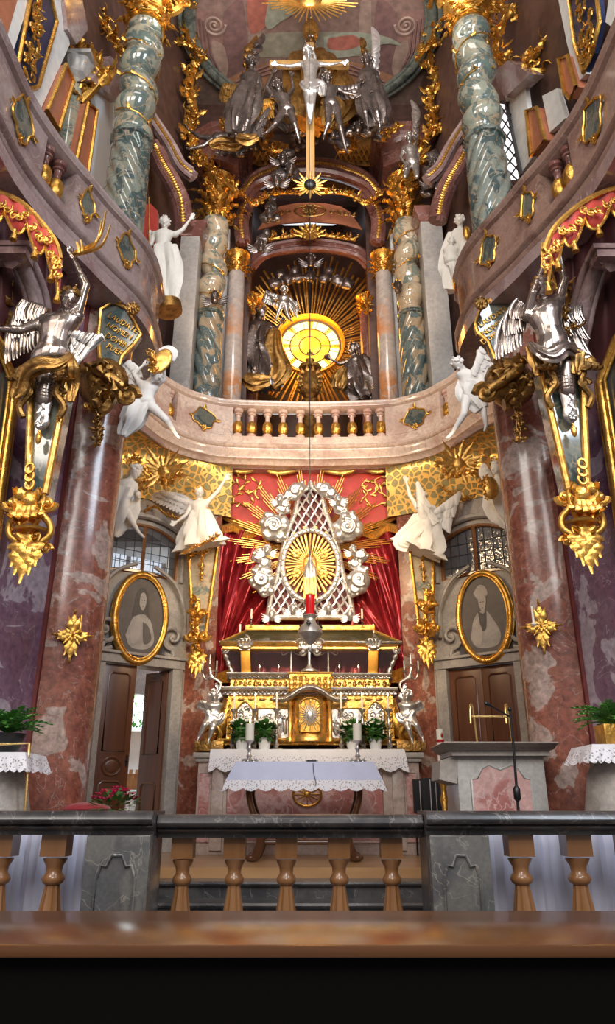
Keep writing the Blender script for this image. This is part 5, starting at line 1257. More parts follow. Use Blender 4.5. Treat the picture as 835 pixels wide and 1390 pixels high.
# ---- four twisted columns
COLS = [(-1, 'big', 184, 150, 8.35), (1, 'big', 652, 150, 8.35), (-1, 'small', 287, 400, 12.35), (1, 'small', 557, 400, 12.35)]
for s, kind, px, py, Y in COLS:
    c = at(px, py, Y); cx = c.x; R = .26 if kind == 'big' else .235
    lab = ('great green twisted column standing on the side gallery ' if kind == 'big' else 'green and cream twisted column behind the apse balcony ') + SIDE[s]
    t = thing('twisted_column', lab, 'column', (cx, Y, 6.8), 'twisted scagliola columns')
    if kind == 'big': z_a, z_r, z_t, z_c = 7.0, z_of(196, Y, px), z_of(42, Y, px+15), z_of(5, Y, px+15)
    else: z_a, z_r, z_t, z_c = 7.0, z_of(432, Y, px), z_of(303, Y, px), z_of(240, Y, px)
    MB().box((cx, Y, z_a+.15), (R*3, R*3, .3)).lathe([(R*1.35, z_a+.3), (R*1.4, z_a+.38), (R*1.1, z_a+.46), (R*1.2, z_a+.54), (R, z_a+.6)], (cx, Y, 0), 28).build('base', 'mauve', t)
    swirl(MB(), (cx, Y), z_a+.6, z_r, R, 9 if kind == 'big' else 7, s*4.5, .16).build('swirled_shaft', 'greend' if kind == 'big' else 'creamswirl', t)
    MB().lathe([(R, z_r-.02), (R*1.18, z_r), (R*1.22, z_r+.04), (R*1.05, z_r+.08), (R*1.1, z_r+.10)], (cx, Y, 0), 28).build('collar', 'greend', t)
    twisted(MB(), (cx, Y), z_r+.08, z_t, R*1.06, R*.16, 2.5 if kind == 'big' else 2.2, .7 if s < 0 else 2.2).build('twisted_shaft', 'green' if kind == 'big' else 'greencream', t)
    capital(MB(), (cx, Y), z_t, z_c, R*1.0).build('capital', 'gold', t)
    mb = MB(); P = []
    for i in range(40):
        tt_ = i/39; a = s*tt_*3.2*2*PI+1; P.append((cx+R*1.12*math.cos(a), Y+R*1.12*math.sin(a), lerp(z_r+.1, z_t, tt_)))
    rnd = random.Random(int(px)); mb.tube(P, .012, 5)
    for i in range(1, 40, 2): mb.leaf(P[i], (rnd.uniform(-1, 1), -.2, rnd.uniform(-1, 1)), (0, -1, 0), .13, .03, .7, 3, 6)
    mb.build('gilded_vine', 'gold', t)
    # entablature block above
    if kind == 'small':
        mb = MB(); w = .44
        pr = [(0, 0), (0, .30), (.03, .33), (.03, .5), (.10, .6), (.13, .68), (.20, .74), (.22, .84), (-.2, .84), (-.2, 0)]
        mb.sweep([(o, z_c+z) for o, z in pr], [(cx-w, Y+.9), (cx-w, Y-.28), (cx-w*.1, Y-.48), (cx+w*.1, Y-.48), (cx+w, Y-.28), (cx+w, Y+.9)]); mb.box((cx, Y+.3, z_c+.4), (w*2-.02, 1.1, .78))
        b = mb.build('entablature_block', 'darkred', None, False)
        tag(b, 'moulded rose marble entablature block on the small capital ' + SIDE[s], 'entablature', 'entablature blocks')
        b['kind'] = 'thing'
        # gilded knot over the block
        g_ = garland(MB(), pxpath([(262 if s < 0 else 585, 215), (290 if s < 0 else 552, 232), (322 if s < 0 else 528, 262)], Y-.65), .17, 11+s, 1.6); o = g_.build('gilded_garland', 'gold')
        tag(o, 'gilded leaf cluster over the small capital ' + SIDE[s], 'ornament', 'gilded clusters')
# plain columns and pilasters round the niche
def column(px, y0, y1, Y, wpx, mat, lab, cap=True, grp=None, ybase=None):
    c = at(px, (y0+y1)/2, Y); t_ = Y/ray(px, (y0+y1)/2).y; R = wpx/2/F_PX*t_; zt = z_of(y1, Y, px)
    t = thing('marble_column', lab, 'column', (c.x, Y, 7.0), grp)
    MB().lathe([(R*1.4, 6.85), (R*1.4, 7.05), (R*1.25, 7.12), (R*1.05, 7.18), (R, 7.25)], (c.x, Y, 0), 24).build('base', 'mauve', t)
    MB().lathe([(R, 7.25), (R*1.02, lerp(7.25, zt, .4)), (R*.9, zt)], (c.x, Y, 0), 28).build('shaft', mat, t)
    if cap: capital(MB(), (c.x, Y), zt-.02, zt+R*2.8, R*.95, 8).build('capital', 'gold', t)
    return t, c.x, R, zt
column(318, 520, 372, 12.9, 25, 'orangecol', 'orange and grey marble column with a gilded capital left of the yellow window', True, 'columns beside the yellow window')
column(524, 520, 372, 12.9, 25, 'orangecol', 'grey and orange marble column with a gilded capital right of the yellow window', True, 'columns beside the yellow window')
column(342, 520, 425, 13.7, 20, 'darkred', 'dark rose column deep in the niche behind the kneeling angel with the book', True, 'inner niche columns')
column(499, 520, 425, 13.7, 20, 'darkred', 'dark rose column deep in the niche behind the bending saint', True, 'inner niche columns')
for s, (xa, xb, yt) in ((-1, (236, 263, 318)), (1, (581, 612, 298))):
    Y = 11.7; a, b = x_of(xa, 430, Y), x_of(xb, 430, Y); z1 = z_of(yt, Y, (xa+xb)/2)
    t = thing('grey_pilaster', 'tall plain grey pilaster behind the balcony ' + SIDE[s], 'pilaster', ((a+b)/2, Y+.2, 6.9), 'grey pilasters')
    MB().box(((a+b)/2, Y+.25, (6.9+z1)/2), (b-a, .4, z1-6.9)).build('shaft', 'greywall', t, bevel=.012)
    MB().sweep([(0, z1), (.04, z1+.05), (.05, z1+.12), (.12, z1+.22), (.12, z1+.3), (-.2, z1+.3), (-.2, z1)], [(a, Y+.5), (a, Y+.05), (b, Y+.05), (b, Y+.5)]).build('cornice', 'darkred', t)
    # rose and cream strips between pilaster and column
    Y2 = 12.95
    for (xa2, xb2, mt, yt2) in (((263, 300, 'purpink', 305), (300, 306, 'palewall', 310)) if s < 0 else ((540, 582, 'purpink', 300), (536, 541, 'palewall', 310))):
        a2, b2 = x_of(xa2, 430, Y2), x_of(xb2, 430, Y2); zz1 = z_of(yt2, Y2)
        mb = MB().box(((a2+b2)/2, Y2+.15, (6.9+zz1)/2), (b2-a2, .24, zz1-6.9)); struct(mb, 'wall_panel', mt)
# arches that spring over the niche
def arch_band(name, pts, Y, w, mat, lab, depth=.5, gold=True):
    """moulded band along a px path"""
    P = pxpath(pts, Y, 8); mb = MB(); mb.tube(P, w, 8, flat=.8, nrm=(0, -1, 0)); mb.tube([p+Vector((0, -.6*w, -.75*w)) for p in P], w*.4, 6); mb.tube([p+Vector((0, -.6*w, .75*w)) for p in P], w*.35, 6)
    o = mb.build(name, mat, None)
    if gold:
        g_ = MB(); off = [p+Vector((0, -.9*w, 0)) for p in P]
        for i in range(0, len(off)-1): g_.leaf(off[i], off[i+1]-off[i], (0, -1, 0), (off[i+1]-off[i]).length*1.2, w*.28, .4, 2, 6)
        g_.build('gilded_beading', 'gold', o)
    return tag(o, lab, 'arch', 'moulded marble arches')
arch_band('marble_arch', [(332, 268), (345, 250), (372, 238), (396, 232), (421, 230), (446, 232), (470, 238), (497, 250), (512, 268)], 12.6, .20, 'darkred', 'broken rose marble arch beneath the golden lattice behind the cross')
arch_band('marble_arch', [(330, 330), (328, 300), (338, 275), (352, 262)], 12.8, .16, 'darkred', 'swept rose marble bracket beside the small column on the open door side')
arch_band('marble_arch', [(512, 330), (514, 300), (504, 275), (490, 262)], 12.8, .16, 'darkred', 'swept rose marble bracket beside the small column on the lectern side')
arch_band('marble_arch', [(212, 205), (222, 228), (234, 248), (246, 276), (250, 310)], 10.6, .17, 'darkred', 'curved dark rose arch behind the great column on the open door side')
arch_band('marble_arch', [(634, 205), (622, 228), (610, 248), (600, 272), (594, 300)], 10.6, .17, 'darkred', 'curved dark rose arch behind the great column on the lectern side')
arch_band('marble_arch', [(196, 145), (216, 175), (232, 200), (246, 226), (262, 240)], 10.9, .13, 'mauve', 'upper curved moulding rising to the gilded garland on the open door side', gold=True)
arch_band('marble_arch', [(646, 150), (626, 178), (610, 204), (596, 230), (580, 245)], 10.9, .13, 'mauve', 'upper curved moulding rising to the gilded garland on the lectern side', gold=True)
arch_band('marble_arch', [(340, 362), (356, 346), (385, 338), (421, 335), (458, 338), (487, 346), (503, 362)], 13.5, .15, 'darkred', 'inner segmental arch just above the gilded rays of the yellow window', gold=False)
# orange soffit with its rosette
mb = MB(); Y = 12.9; P = [(366, 288), (380, 280), (400, 276), (421, 275), (442, 276), (462, 280), (476, 288), (492, 312), (462, 304), (421, 301), (380, 304), (350, 312)]
mb.prism([at(x, y, Y+(y-275)*.012) for x, y in P], (0, .05, .02)); so = mb.build('painted_soffit', 'terra', None, False)
tag(so, 'terracotta soffit panel with a gilded oval rosette above the pale opening', 'soffit panel')
c = at(421, 289, 12.98); mb = MB(); mb.tube([c+Vector((.34*math.cos(k*PI/14), -.06, .15*math.sin(k*PI/14))) for k in range(28)], .022, 6, closed=True)
for k in range(10): a = k*PI/5; mb.leaf(c+Vector((0, -.06, 0)), (math.cos(a), 0, .6*math.sin(a)), (0, -1, 0), .2, .04, .4)
mb.ell(c+Vector((0, -.08, 0)), .05)
for sg in (-1, 1):
    for k in range(4): mb.scroll(c+Vector((sg*(.48+.16*k), -.02, -.02*k)), (sg, 0, 0), (0, 0, 1), .07, .018, 1.3, k)
mb.build('gilded_rosette', 'goldd', so)
# gilded cresting below the pale opening
mb = garland(MB(), pxpath([(360, 326), (385, 322), (421, 318), (458, 322), (483, 326)], 13.3), .11, 3, 1.5); mb.rosette(at(421, 318, 13.1), (0, -1, 0), .28, 10)
for a in range(9): d = Vector((math.cos(a*PI/8), 0, math.sin(a*PI/8))); mb.leaf(at(421, 320, 13.1), d, (0, -1, 0), .4, .05, .3)
tag(mb.build('gilded_crest', 'gold'), 'gilded crest with a fan of leaves under the pale opening', 'ornament')
# golden lattice half-domes behind the cross
for s, P in ((-1, [(318, 190), (352, 185), (392, 196), (392, 222), (372, 222), (352, 226), (330, 215)]), (1, [(524, 190), (500, 180), (470, 200), (455, 222), (478, 224), (505, 226), (516, 205)])):
    mb = MB().prism([at(x, y, 12.75) for x, y in P], (0, .08, .05)); o = mb.build('gilded_lattice_panel', 'goldd', None, False)
    tag(o, 'gilded lattice panel under the clouds ' + SIDE[s], 'panel', 'gilded lattice panels'); g_ = MB()
    xs = [p[0] for p in P]; 
    for k in range(9):
        xa = lerp(min(xs)+4, max(xs)-8, k/8)
        g_.tube([at(xa-5, 198, 12.7), at(xa+5, 218, 12.7)], .018, 5); g_.tube([at(xa+5, 198, 12.7), at(xa-5, 218, 12.7)], .018, 5)
    g_.build('lattice', 'gold', o)
# ---- yellow window with its frame, bars, rays
YW = 14.5
wc = at(421, 470, YW); Rw = .68
yw = M['yellowwin'] = bpy.data.materials.new('amber_window_glass'); yw.use_nodes = True; nt = yw.node_tree; bs = nt.nodes['Principled BSDF']
n_ = _noise(nt, 2.2, 3, 0.4); r_ = _ramp(nt, [(.35, (.95, .33, .005)), (.52, (1.0, .52, .02)), (.68, (1.0, .80, .22))]); nt.links.new(n_.outputs[0], r_.inputs[0])
nt.links.new(r_.outputs[0], bs.inputs['Emission Color']); bs.inputs['Emission Strength'].default_value = 1.35; bs.inputs['Base Color'].default_value = (.6, .3, .02, 1)
N = 48; wd = MB().prism([wc+Vector((Rw*math.cos(2*PI*k/N), 0, Rw*math.sin(2*PI*k/N))) for k in range(N)], (0, .02, 0)).build('window_8', 'yellowwin', None, False); tag(wd, kind='structure')
pw = MB()
for k in range(8):
    a0 = 2*PI*(k+.1)/8; P = [wc+Vector((r_2*math.cos(a0+da), -.008, r_2*math.sin(a0+da))) for r_2, da in ((Rw*.68, 0), (Rw*.68, .3), (Rw*.68, .6), (Rw*.97, .6), (Rw*.97, .3), (Rw*.97, 0))]
    pw.prism(P, (0, .004, 0))
pw.build('pale_panes', emit('pale_amber_glass', (1.0, .86, .36), 1.5), wd, False)
mb = MB()
for r_2 in (Rw, Rw*.66, Rw*.36): mb.tube([wc+Vector((r_2*math.cos(2*PI*k/N), -.02, r_2*math.sin(2*PI*k/N))) for k in range(N)], .014 if r_2 < Rw else .03, 6, closed=True)
for k in range(4): a = k*PI/2; mb.tube([wc+Vector((Rw*.36*math.cos(a)*(0 if k % 1 else 1), -.02, Rw*.36*math.sin(a))), wc+Vector((Rw*math.cos(a), -.02, Rw*math.sin(a)))], .014, 5)
for k in range(12): a = k*PI/6+.26; mb.tube([wc+Vector((Rw*.66*math.cos(a), -.02, Rw*.66*math.sin(a))), wc+Vector((Rw*math.cos(a), -.02, Rw*math.sin(a)))], .008, 5)
mb.build('glazing_bars', 'lead', wd)
light('amber_window_glow', 'POINT', (wc.x, YW-.55, wc.z), (0, 0, 0), 75, (1.0, .42, .06), .35)
mb = MB(); N = 40
rows = []
for rr, yy in ((Rw*1.0, 0.0), (Rw*1.06, -.12), (Rw*1.14, -.16), (Rw*1.18, -.05)): rows.append([wc+Vector((rr*math.cos(2*PI*k/N), yy, rr*math.sin(2*PI*k/N))) for k in range(N)])
mb.grid(rows, True); mb.build('splayed_reveal', 'orangegold', wd)
mb = MB(); rnd = random.Random(4)
for k in range(90):
    a = 2*PI*k/90+rnd.uniform(-.02, .02)
    L = (.62 + (.75*max(0, math.sin(a))**1.2) + .25*max(0, -math.sin(a))+.2*max(0, math.cos(a)))*rnd.uniform(.8, 1.08); d = Vector((math.cos(a), 0, math.sin(a)))
    mb.tube([wc+d*Rw*1.12+Vector((0, -.10, 0)), wc+d*(Rw*1.3+L)+Vector((0, -.28, 0))], [.018, .03], 5, flat=.6, nrm=(0, -1, 0))
tag(mb.build('gilded_window_rays', 'gold'), 'gilded rays spreading from the round yellow window', 'rays')
# ---- ceiling picture with its green marble frame
zc = 16.5; cc = atz(421, 36, zc); erx, ery = 2.52, 2.05
def ce(a, k=1.0, z=zc): return Vector((cc.x+erx*k*math.cos(a), cc.y+ery*k*math.sin(a), z))
N = 64
pic = thing('ceiling_painting', 'oval ceiling painting of rosy painted scrolls and clouds in a green marble frame', 'painting', (cc.x, cc.y, zc))
MB().prism([ce(2*PI*k/N) for k in range(N)], (0, 0, .05)).build('painted_field', 'fresco', pic, False)
mb = MB(); 
for kk, r_2 in ((1.03, .11), (1.10, .06), (.985, .05)): mb.tube([ce(2*PI*k/N, kk, zc-.02) for k in range(N)], r_2, 8, closed=True)
mb.build('marble_frame', 'framegreen', pic)
def fpoly(px, mat, lift, nm='painted_shape'):
    P = spline([Vector((x, y, 0)) for x, y in px]+[Vector((px[0][0], px[0][1], 0))], 4)[:-1]; Z = zc-.004*lift
    MB().prism([atz(p.x, p.y, Z) for p in P], (0, 0, .002)).build(nm, mat, pic, False)
fm = {'f1': (.30, .17, .14), 'f2': (.22, .12, .11), 'f3': (.36, .25, .20), 'f4': (.42, .14, .10), 'f5': (.35, .36, .28), 'f6': (.30, .27, .20), 'f7': (.40, .20, .11)}
for k_, v_ in fm.items(): M[k_] = plain('fresco_'+{'f1': 'rose', 'f2': 'mauve', 'f3': 'cream', 'f4': 'red', 'f5': 'sage', 'f6': 'ochre_grey', 'f7': 'orange'}[k_], v_, .8, var=.25)
for s in (-1, 1):
    fx = (lambda x: x) if s < 0 else (lambda x: 842-x)
    fpoly([(fx(x), y) for x, y in ((262, 10), (275, 14), (292, 14), (302, 30), (305, 60), (303, 105), (290, 98), (272, 70), (262, 40))], 'f1', 1)
    fpoly([(fx(x), y) for x, y in ((303, 18), (318, 2), (330, 2), (336, 60), (334, 96), (306, 106))], 'f2', 2)
    fpoly([(fx(x), y) for x, y in ((304, 62), (310, 90), (303, 106), (288, 70), (290, 55))], 'f3', 3)
    sp = MB(); cs = atz(fx(291), 34, zc-.02)
    sp.scroll(cs, (-s, 0, 0), (0, 1, 0), .24, .03, 2.2, 0, 40); sp.build('painted_scroll', 'f3', pic)
    sp = MB()
    for k in range(4): sp.tube([atz(fx(266+k*5), 22+k*3, zc-.015), atz(fx(268+k*6), 55+k*6, zc-.015), atz(fx(284+k*5), 92+k*2, zc-.015)], .025, 5)
    sp.build('painted_groove', 'f2', pic)
    fpoly([(fx(x), y) for x, y in ((338, 2), (352, 2), (354, 60), (350, 90), (338, 96))], 'f3', 2)
fpoly([(300, 112), (340, 92), (380, 82), (421, 78), (465, 82), (505, 92), (545, 112), (500, 124), (421, 131), (340, 124)], 'f7', 3)
fpoly([(345, 50), (380, 44), (470, 44), (500, 50), (505, 74), (421, 76), (342, 76)], 'f6', 4)
fpoly([(335, 0), (370, 0), (372, 22), (350, 44), (338, 40)], 'f4', 5); fpoly([(365, 0), (400, 0), (398, 18), (380, 30), (366, 40), (360, 30)], 'f5', 6)
fpoly([(440, 50), (470, 44), (505, 46), (530, 52), (545, 62), (520, 60), (480, 76), (444, 76)], 'f5', 7); fpoly([(446, 52), (480, 48), (490, 60), (470, 68), (446, 66)], 'f4', 8)
mb = MB()
for k in range(3): mb.tube([atz(lerp(312+k*8, 530-k*8, i/16), 118-k*7-26*math.sin(PI*i/16), zc-.02) for i in range(17)], .025, 5)
mb.build('painted_steps', 'f2', pic)
light('ceiling_fill_light', 'AREA', (0, 7.5, 12.5), (cc.x, cc.y+.3, zc), 200, (1.0, .93, .86), 3, 1.5)  # added fill floating below the ceiling painting to brighten it
# gilded knots on the frame
for s, a in ((-1, PI+.35), (1, -.35), (-1, PI-.1), (1, .1)):
    p = ce(a, 1.05, zc-.08); mb = garland(MB(), [p+Vector((0, .25, 0)), p, p+Vector((0, -.25, 0))], .2, int(a*10)+9, 2.0); o = mb.build('gilded_knot', 'gold')
    tag(o, 'gilded knot of leaves on the ceiling frame, %s one %s' % ('lower' if abs(math.sin(a)) > .2 and math.sin(a) < 0 else 'upper', SIDE[s]), 'ornament', 'gilded knots on the ceiling frame')
# sunburst hanging over the cross
c = at(420, 2, 9.9); mb = MB(); rnd = random.Random(2)
for k in range(46):
    a = 2*PI*k/46; d = Vector((math.cos(a), -.1, math.sin(a)*.75)); mb.tube([c+d*.25, c+d*rnd.uniform(.68, .98)], [.02, .012], 5)
mb.ell(c, (.25, .12, .2)); tag(mb.build('gilded_sunburst', 'goldb'), 'gilded sunburst hanging over the crucifix at the top', 'sunburst')
# ---- gilded garlands beside the central group
for s, pts, sd in ((-1, [(232, 0), (250, 20), (262, 48), (266, 84), (258, 118), (264, 150), (258, 176), (268, 204), (282, 228)], 21), (1, [(612, 0), (598, 18), (584, 50), (582, 84), (592, 112), (584, 140), (590, 165), (576, 196), (560, 226)], 22)):
    mb = garland(MB(), pxpath(pts, 11.9), .25, sd, 1.9, 1.0); tag(mb.build('gilded_garland', 'gold'), 'long gilded garland hanging from the vault to the small capital ' + SIDE[s], 'garland', 'gilded garlands')
for s, pts, Y, sd, r_2, lab in ((-1, [(178, 22), (200, 8), (228, 18), (246, 6), (220, -6)], 8.4, 31, .20, 'thick gilded foliage around the great capital on the open door side'),
                          (1, [(596, 6), (622, -4), (650, 8), (680, 4), (664, -12)], 8.4, 32, .20, 'thick gilded foliage around the great capital on the lectern side'),
                          (-1, [(120, 0), (134, 22), (150, 48), (166, 70), (178, 92)], 8.7, 33, .17, 'gilded leaf border climbing the cornice behind the great column on the open door side'),
                          (1, [(690, 10), (680, 40), (672, 66), (684, 88), (700, 100)], 8.7, 34, .19, 'gilded leaf border climbing the cornice behind the great column on the lectern side'),
                          (-1, [(98, 52), (110, 72), (118, 96), (144, 98), (128, 118), (108, 140)], 8.1, 35, .22, 'gilded shell and leaf crest over the white wall panel'),
                          (1, [(760, 64), (744, 60), (726, 76), (712, 90), (730, 98), (760, 92)], 8.1, 36, .18, 'gilded leaf crest over the lattice window on the lectern side')):
    mb = garland(MB(), pxpath(pts, Y), r_2, sd, 1.8, 1.3); tag(mb.build('gilded_foliage', 'gold'), lab, 'ornament', 'gilded foliage')
# ---- upper side walls: panels, pilasters, niches (each on the slanting wall)
UW = {-1: ((mx(-1, 3.62), 6.2), (mx(-1, 3.15), 9.6)), 1: ((mx(1, 3.15), 9.6), (mx(1, 3.62), 6.2))}
def wslab(s, pts, mat, name, thick=.06, off=.02, lab=None, cat=None, border=None, grp=None, parent=None):
    a, b = UW[s]; P = [onwall(x, y, a, b, off+thick) for x, y in pts]; d = Vector((b[0]-a[0], b[1]-a[1])).normalized(); n = Vector((d.y, -d.x, 0))
    o = MB().prism(P, -n*(thick+.02)).build(name, mat, parent, False)
    if border:
        mb = MB(); mb.tube([p+n*.02 for p in P], .03, 6, closed=True); mb.build('gilded_edge', border, o)
    if lab: tag(o, lab, cat, grp)
    elif parent is None: tag(o, kind='structure')
    return o
wslab(-1, [(0, 0), (24, 0), (6, 60), (0, 70)], 'terra', 'wall_panel'); wslab(-1, [(24, 0), (40, 0), (18, 70), (8, 60)], 'palewall', 'wall_panel')
wslab(-1, [(68, 0), (84, 0), (95, 60), (50, 160), (34, 130), (62, 40)], 'palewall', 'wall_panel')
o = wslab(-1, [(40, -6), (67, -6), (75, 30), (50, 118), (34, 122), (22, 88)], 'bluepanel', 'blue_panel', .05, .04, 'blue painted panel strewn with gilded ornament high beside the side gallery', 'panel', 'gold')
a_, b_ = UW[-1]; mb = MB(); rnd = random.Random(7)
for k in range(34):
    t_ = rnd.random(); x = lerp(56, 36, t_)+rnd.uniform(-9, 9); y = lerp(0, 112, t_); p = onwall(x, y, a_, b_, .14); mb.scroll(p, (0, 1, 0), (0, 0, 1), rnd.uniform(.03, .08), .016, 1.2, rnd.random()*6, 10); mb.leaf(p, (0, rnd.uniform(-1, 1), rnd.uniform(-1, 1)), (1, 0, 0), .16, .035, .6)
mb.build('gilded_trophies', 'gold', o)
wslab(-1, [(88, 88), (98, 110), (78, 176), (62, 150)], 'terra', 'wall_pilaster', .12, .02, 'narrow terracotta pilaster with gilded edge beside the blue panel', 'pilaster', 'gold', 'terracotta wall pilasters')
wslab(-1, [(118, 140), (130, 150), (116, 246), (100, 226)], 'terra', 'wall_pilaster', .12, .02, 'narrow terracotta pilaster with gilded edge beside the white wall panel', 'pilaster', 'gold', 'terracotta wall pilasters')
wslab(-1, [(122, 110), (160, 136), (142, 260), (116, 234), (132, 150)], 'whiteplaster', 'wall_panel', .05, .02)
wslab(-1, [(150, 76), (175, 98), (162, 138), (124, 108)], 'mauve', 'wall_cornice', .2, .02)
wslab(-1, [(88, 0), (112, 0), (120, 40), (104, 60), (92, 40)], 'mauve', 'wall_cornice', .12, .02)
pa = at(96, 150, 8.0); mb = MB().lathe([(.12, pa.z-1.2), (.12, pa.z+.55)], (pa.x, 8.0, 0), 16); t = tag(mb.build('green_column', 'green'), 'small pale green column between the terracotta pilasters high on the wall', 'column')
MB().lathe([(.12, pa.z+.55), (.20, pa.z+.62), (.17, pa.z+.72), (.24, pa.z+.9)], (pa.x, 8.0, 0), 48, flute=8, famp=.06).box((pa.x, 8.0, pa.z+.93), (.5, .5, .07)).build('capital', 'palegrey', t)
# lectern side
wslab(1, [(835, 0), (826, 0), (822, 30), (835, 40)], 'palewall', 'wall_panel'); wslab(1, [(772, 0), (758, 0), (770, 60), (784, 112), (796, 100), (780, 50)], 'palewall', 'wall_panel')
o = wslab(1, [(774, -6), (812, -6), (816, 30), (806, 72), (794, 98), (782, 60)], 'bluepanel', 'blue_panel', .05, .04, 'blue painted panel with gilded ornament high on the lectern side', 'panel', 'gold')
a_, b_ = UW[1]; mb = MB(); rnd = random.Random(9)
for k in range(30):
    t_ = rnd.random(); x = lerp(790, 800, t_)+rnd.uniform(-10, 10); y = lerp(0, 90, t_); p = onwall(x, y, a_, b_, .14); mb.scroll(p, (0, 1, 0), (0, 0, 1), rnd.uniform(.03, .08), .016, 1.2, rnd.random()*6, 10); mb.leaf(p, (0, rnd.uniform(-1, 1), rnd.uniform(-1, 1)), (-1, 0, 0), .16, .035, .6)
mb.build('gilded_trophies', 'gold', o)
wslab(1, [(760, 80), (772, 76), (784, 118), (776, 134), (768, 126)], 'terra', 'wall_pilaster', .12, .02, 'terracotta pilaster beside the blue panel high on the lectern side', 'pilaster', 'gold', 'terracotta wall pilasters')
wslab(1, [(716, 150), (730, 146), (742, 190), (722, 212)], 'terra', 'wall_pilaster', .12, .02, 'terracotta pilaster beside the bright lattice window', 'pilaster', 'gold', 'terracotta wall pilasters')
wslab(1, [(684, 120), (712, 110), (724, 212), (704, 240)], 'palewall', 'wall_panel', .05, .02)
wslab(1, [(736, 130), (756, 120), (768, 160), (746, 180)], 'palewall', 'wall_panel', .05, .02)
wslab(1, [(672, 96), (690, 82), (720, 100), (686, 132), (676, 120)], 'mauve', 'wall_cornice', .2, .02)
w9 = wslab(1, [(678, 140), (687, 142), (706, 236), (700, 244), (684, 244)], 'whitewin', 'window_9', .03, .03)
a_, b_ = UW[1]; mb = MB()
for k in range(7):
    ya = 140+k*17; mb.tube([onwall(677+k*1.2, ya, a_, b_, .09), onwall(694+k*2.6, ya+24, a_, b_, .09)], .014, 5); mb.tube([onwall(691+k*2.6, ya-2, a_, b_, .09), onwall(678+k*1.4, ya+24, a_, b_, .09)], .014, 5)
mb.tube([onwall(x, y, a_, b_, .10) for x, y in ((678, 138), (687, 140), (708, 238))], .03, 6); mb.build('lattice', 'lead', w9)
# ================================================================== SCULPTED FIGURES
def _frame(F, upv):
    upv = upv.normalized(); f = (F - upv*F.dot(upv)); f = f.normalized() if f.length > 1e-3 else Vector((0, -1, 0))
    r = f.cross(upv).normalized(); return Matrix((r, f, upv)).transposed()
def hand(mb, h, d, u, F, grip=.5):
    d = d.normalized(); R = _frame(F, d); side = R @ Vector((1, 0, 0)); fr = R @ Vector((0, 1, 0)); c = h+d*u*.16
    mb.ell(c, (u*.17, u*.09, u*.22), R, 8, 6)
    for k, L in enumerate((.30, .36, .34, .26)):
        b = c+d*u*.16+side*u*(k-1.5)*.095; m = b+d*u*L*.5+fr*u*.05*grip; e = m+(d*(1-grip)+fr*grip).normalized()*u*L*.5; mb.tube([b, m, e], [u*.055, u*.05, u*.035], 6)
    b = c-side*u*.15; mb.tube([b, b-side*u*.12+d*u*.10, b-side*u*.14+d*u*.24+fr*u*.06], [u*.06, u*.055, u*.04], 6)
def headm(mb, hc, F, upv, u, child=False):
    R = _frame(F, upv); P = lambda x, y, z: hc+R @ Vector((x*u, y*u, z*u))
    mb.ell(P(0, -.04, .08), (u*.37, u*.44, u*.42), R, 14, 10); mb.ell(P(0, .10, -.16), (u*(.30 if child else .26), u*.29, u*.30), R, 12, 8)
    mb.cap(P(0, .34, .06), u*.045, P(0, .47, -.09), u*.075, 8); mb.ell(P(0, .36, -.32), (u*.11, u*.09, u*.08), R, 8, 6)
    mb.ell(P(0, .37, -.19), (u*.11, u*.06, u*.03), R, 8, 6)
    for s in (-1, 1):
        mb.cap(P(s*.05, .37, .10), u*.045, P(s*.22, .30, .11), u*.04, 6); mb.ell(P(s*.17, .22, -.12), (u*.12, u*.12, u*.12), R, 8, 6)
        mb.ell(P(s*.36, 0, -.02), (u*.05, u*.10, u*.12), R, 8, 6); mb.ell(P(s*.14, .32, .02), (u*.06, u*.05, u*.035), R, 8, 6)
def hair(parent, hc, F, upv, u, mat, seed, n=42, long=0, name='hair'):
    rnd = random.Random(seed); R = _frame(F, upv); mb = MB()
    for k in range(n):
        a = rnd.uniform(0, 2*PI); z = rnd.uniform(-.25, 1)
        v = Vector((math.sqrt(max(0, 1-z*z))*math.cos(a), math.sqrt(max(0, 1-z*z))*math.sin(a), z))
        if v.y > .45 and v.z < .55: continue
        p = hc+R @ Vector((v.x*.38*u, (v.y*.44-.04)*u, (v.z*.42+.08)*u)); mb.ell(p, (u*rnd.uniform(.08, .13),)*3, n=6, m=5)
        if k % 3 == 0: mb.scroll(p+R @ (v*u*.06), R @ Vector((v.y, -v.x, .1)), R @ Vector((0, 0, 1)), u*.10, u*.035, 1.1, rnd.random()*6, 9)
    for k in range(long):
        a = rnd.uniform(PI*.95, PI*2.05); p = hc+R @ Vector((math.cos(a)*.36*u, math.sin(a)*.36*u, 0)); q = p+R @ Vector((math.cos(a)*.1*u, math.sin(a)*.1*u, -.35*u)); r_ = q+R @ Vector((rnd.uniform(-.1, .1)*u, -.05*u, -.35*u)); mb.tube([p, q, r_], [u*.09, u*.08, u*.04], 6)
    return mb.build(name, mat, parent)
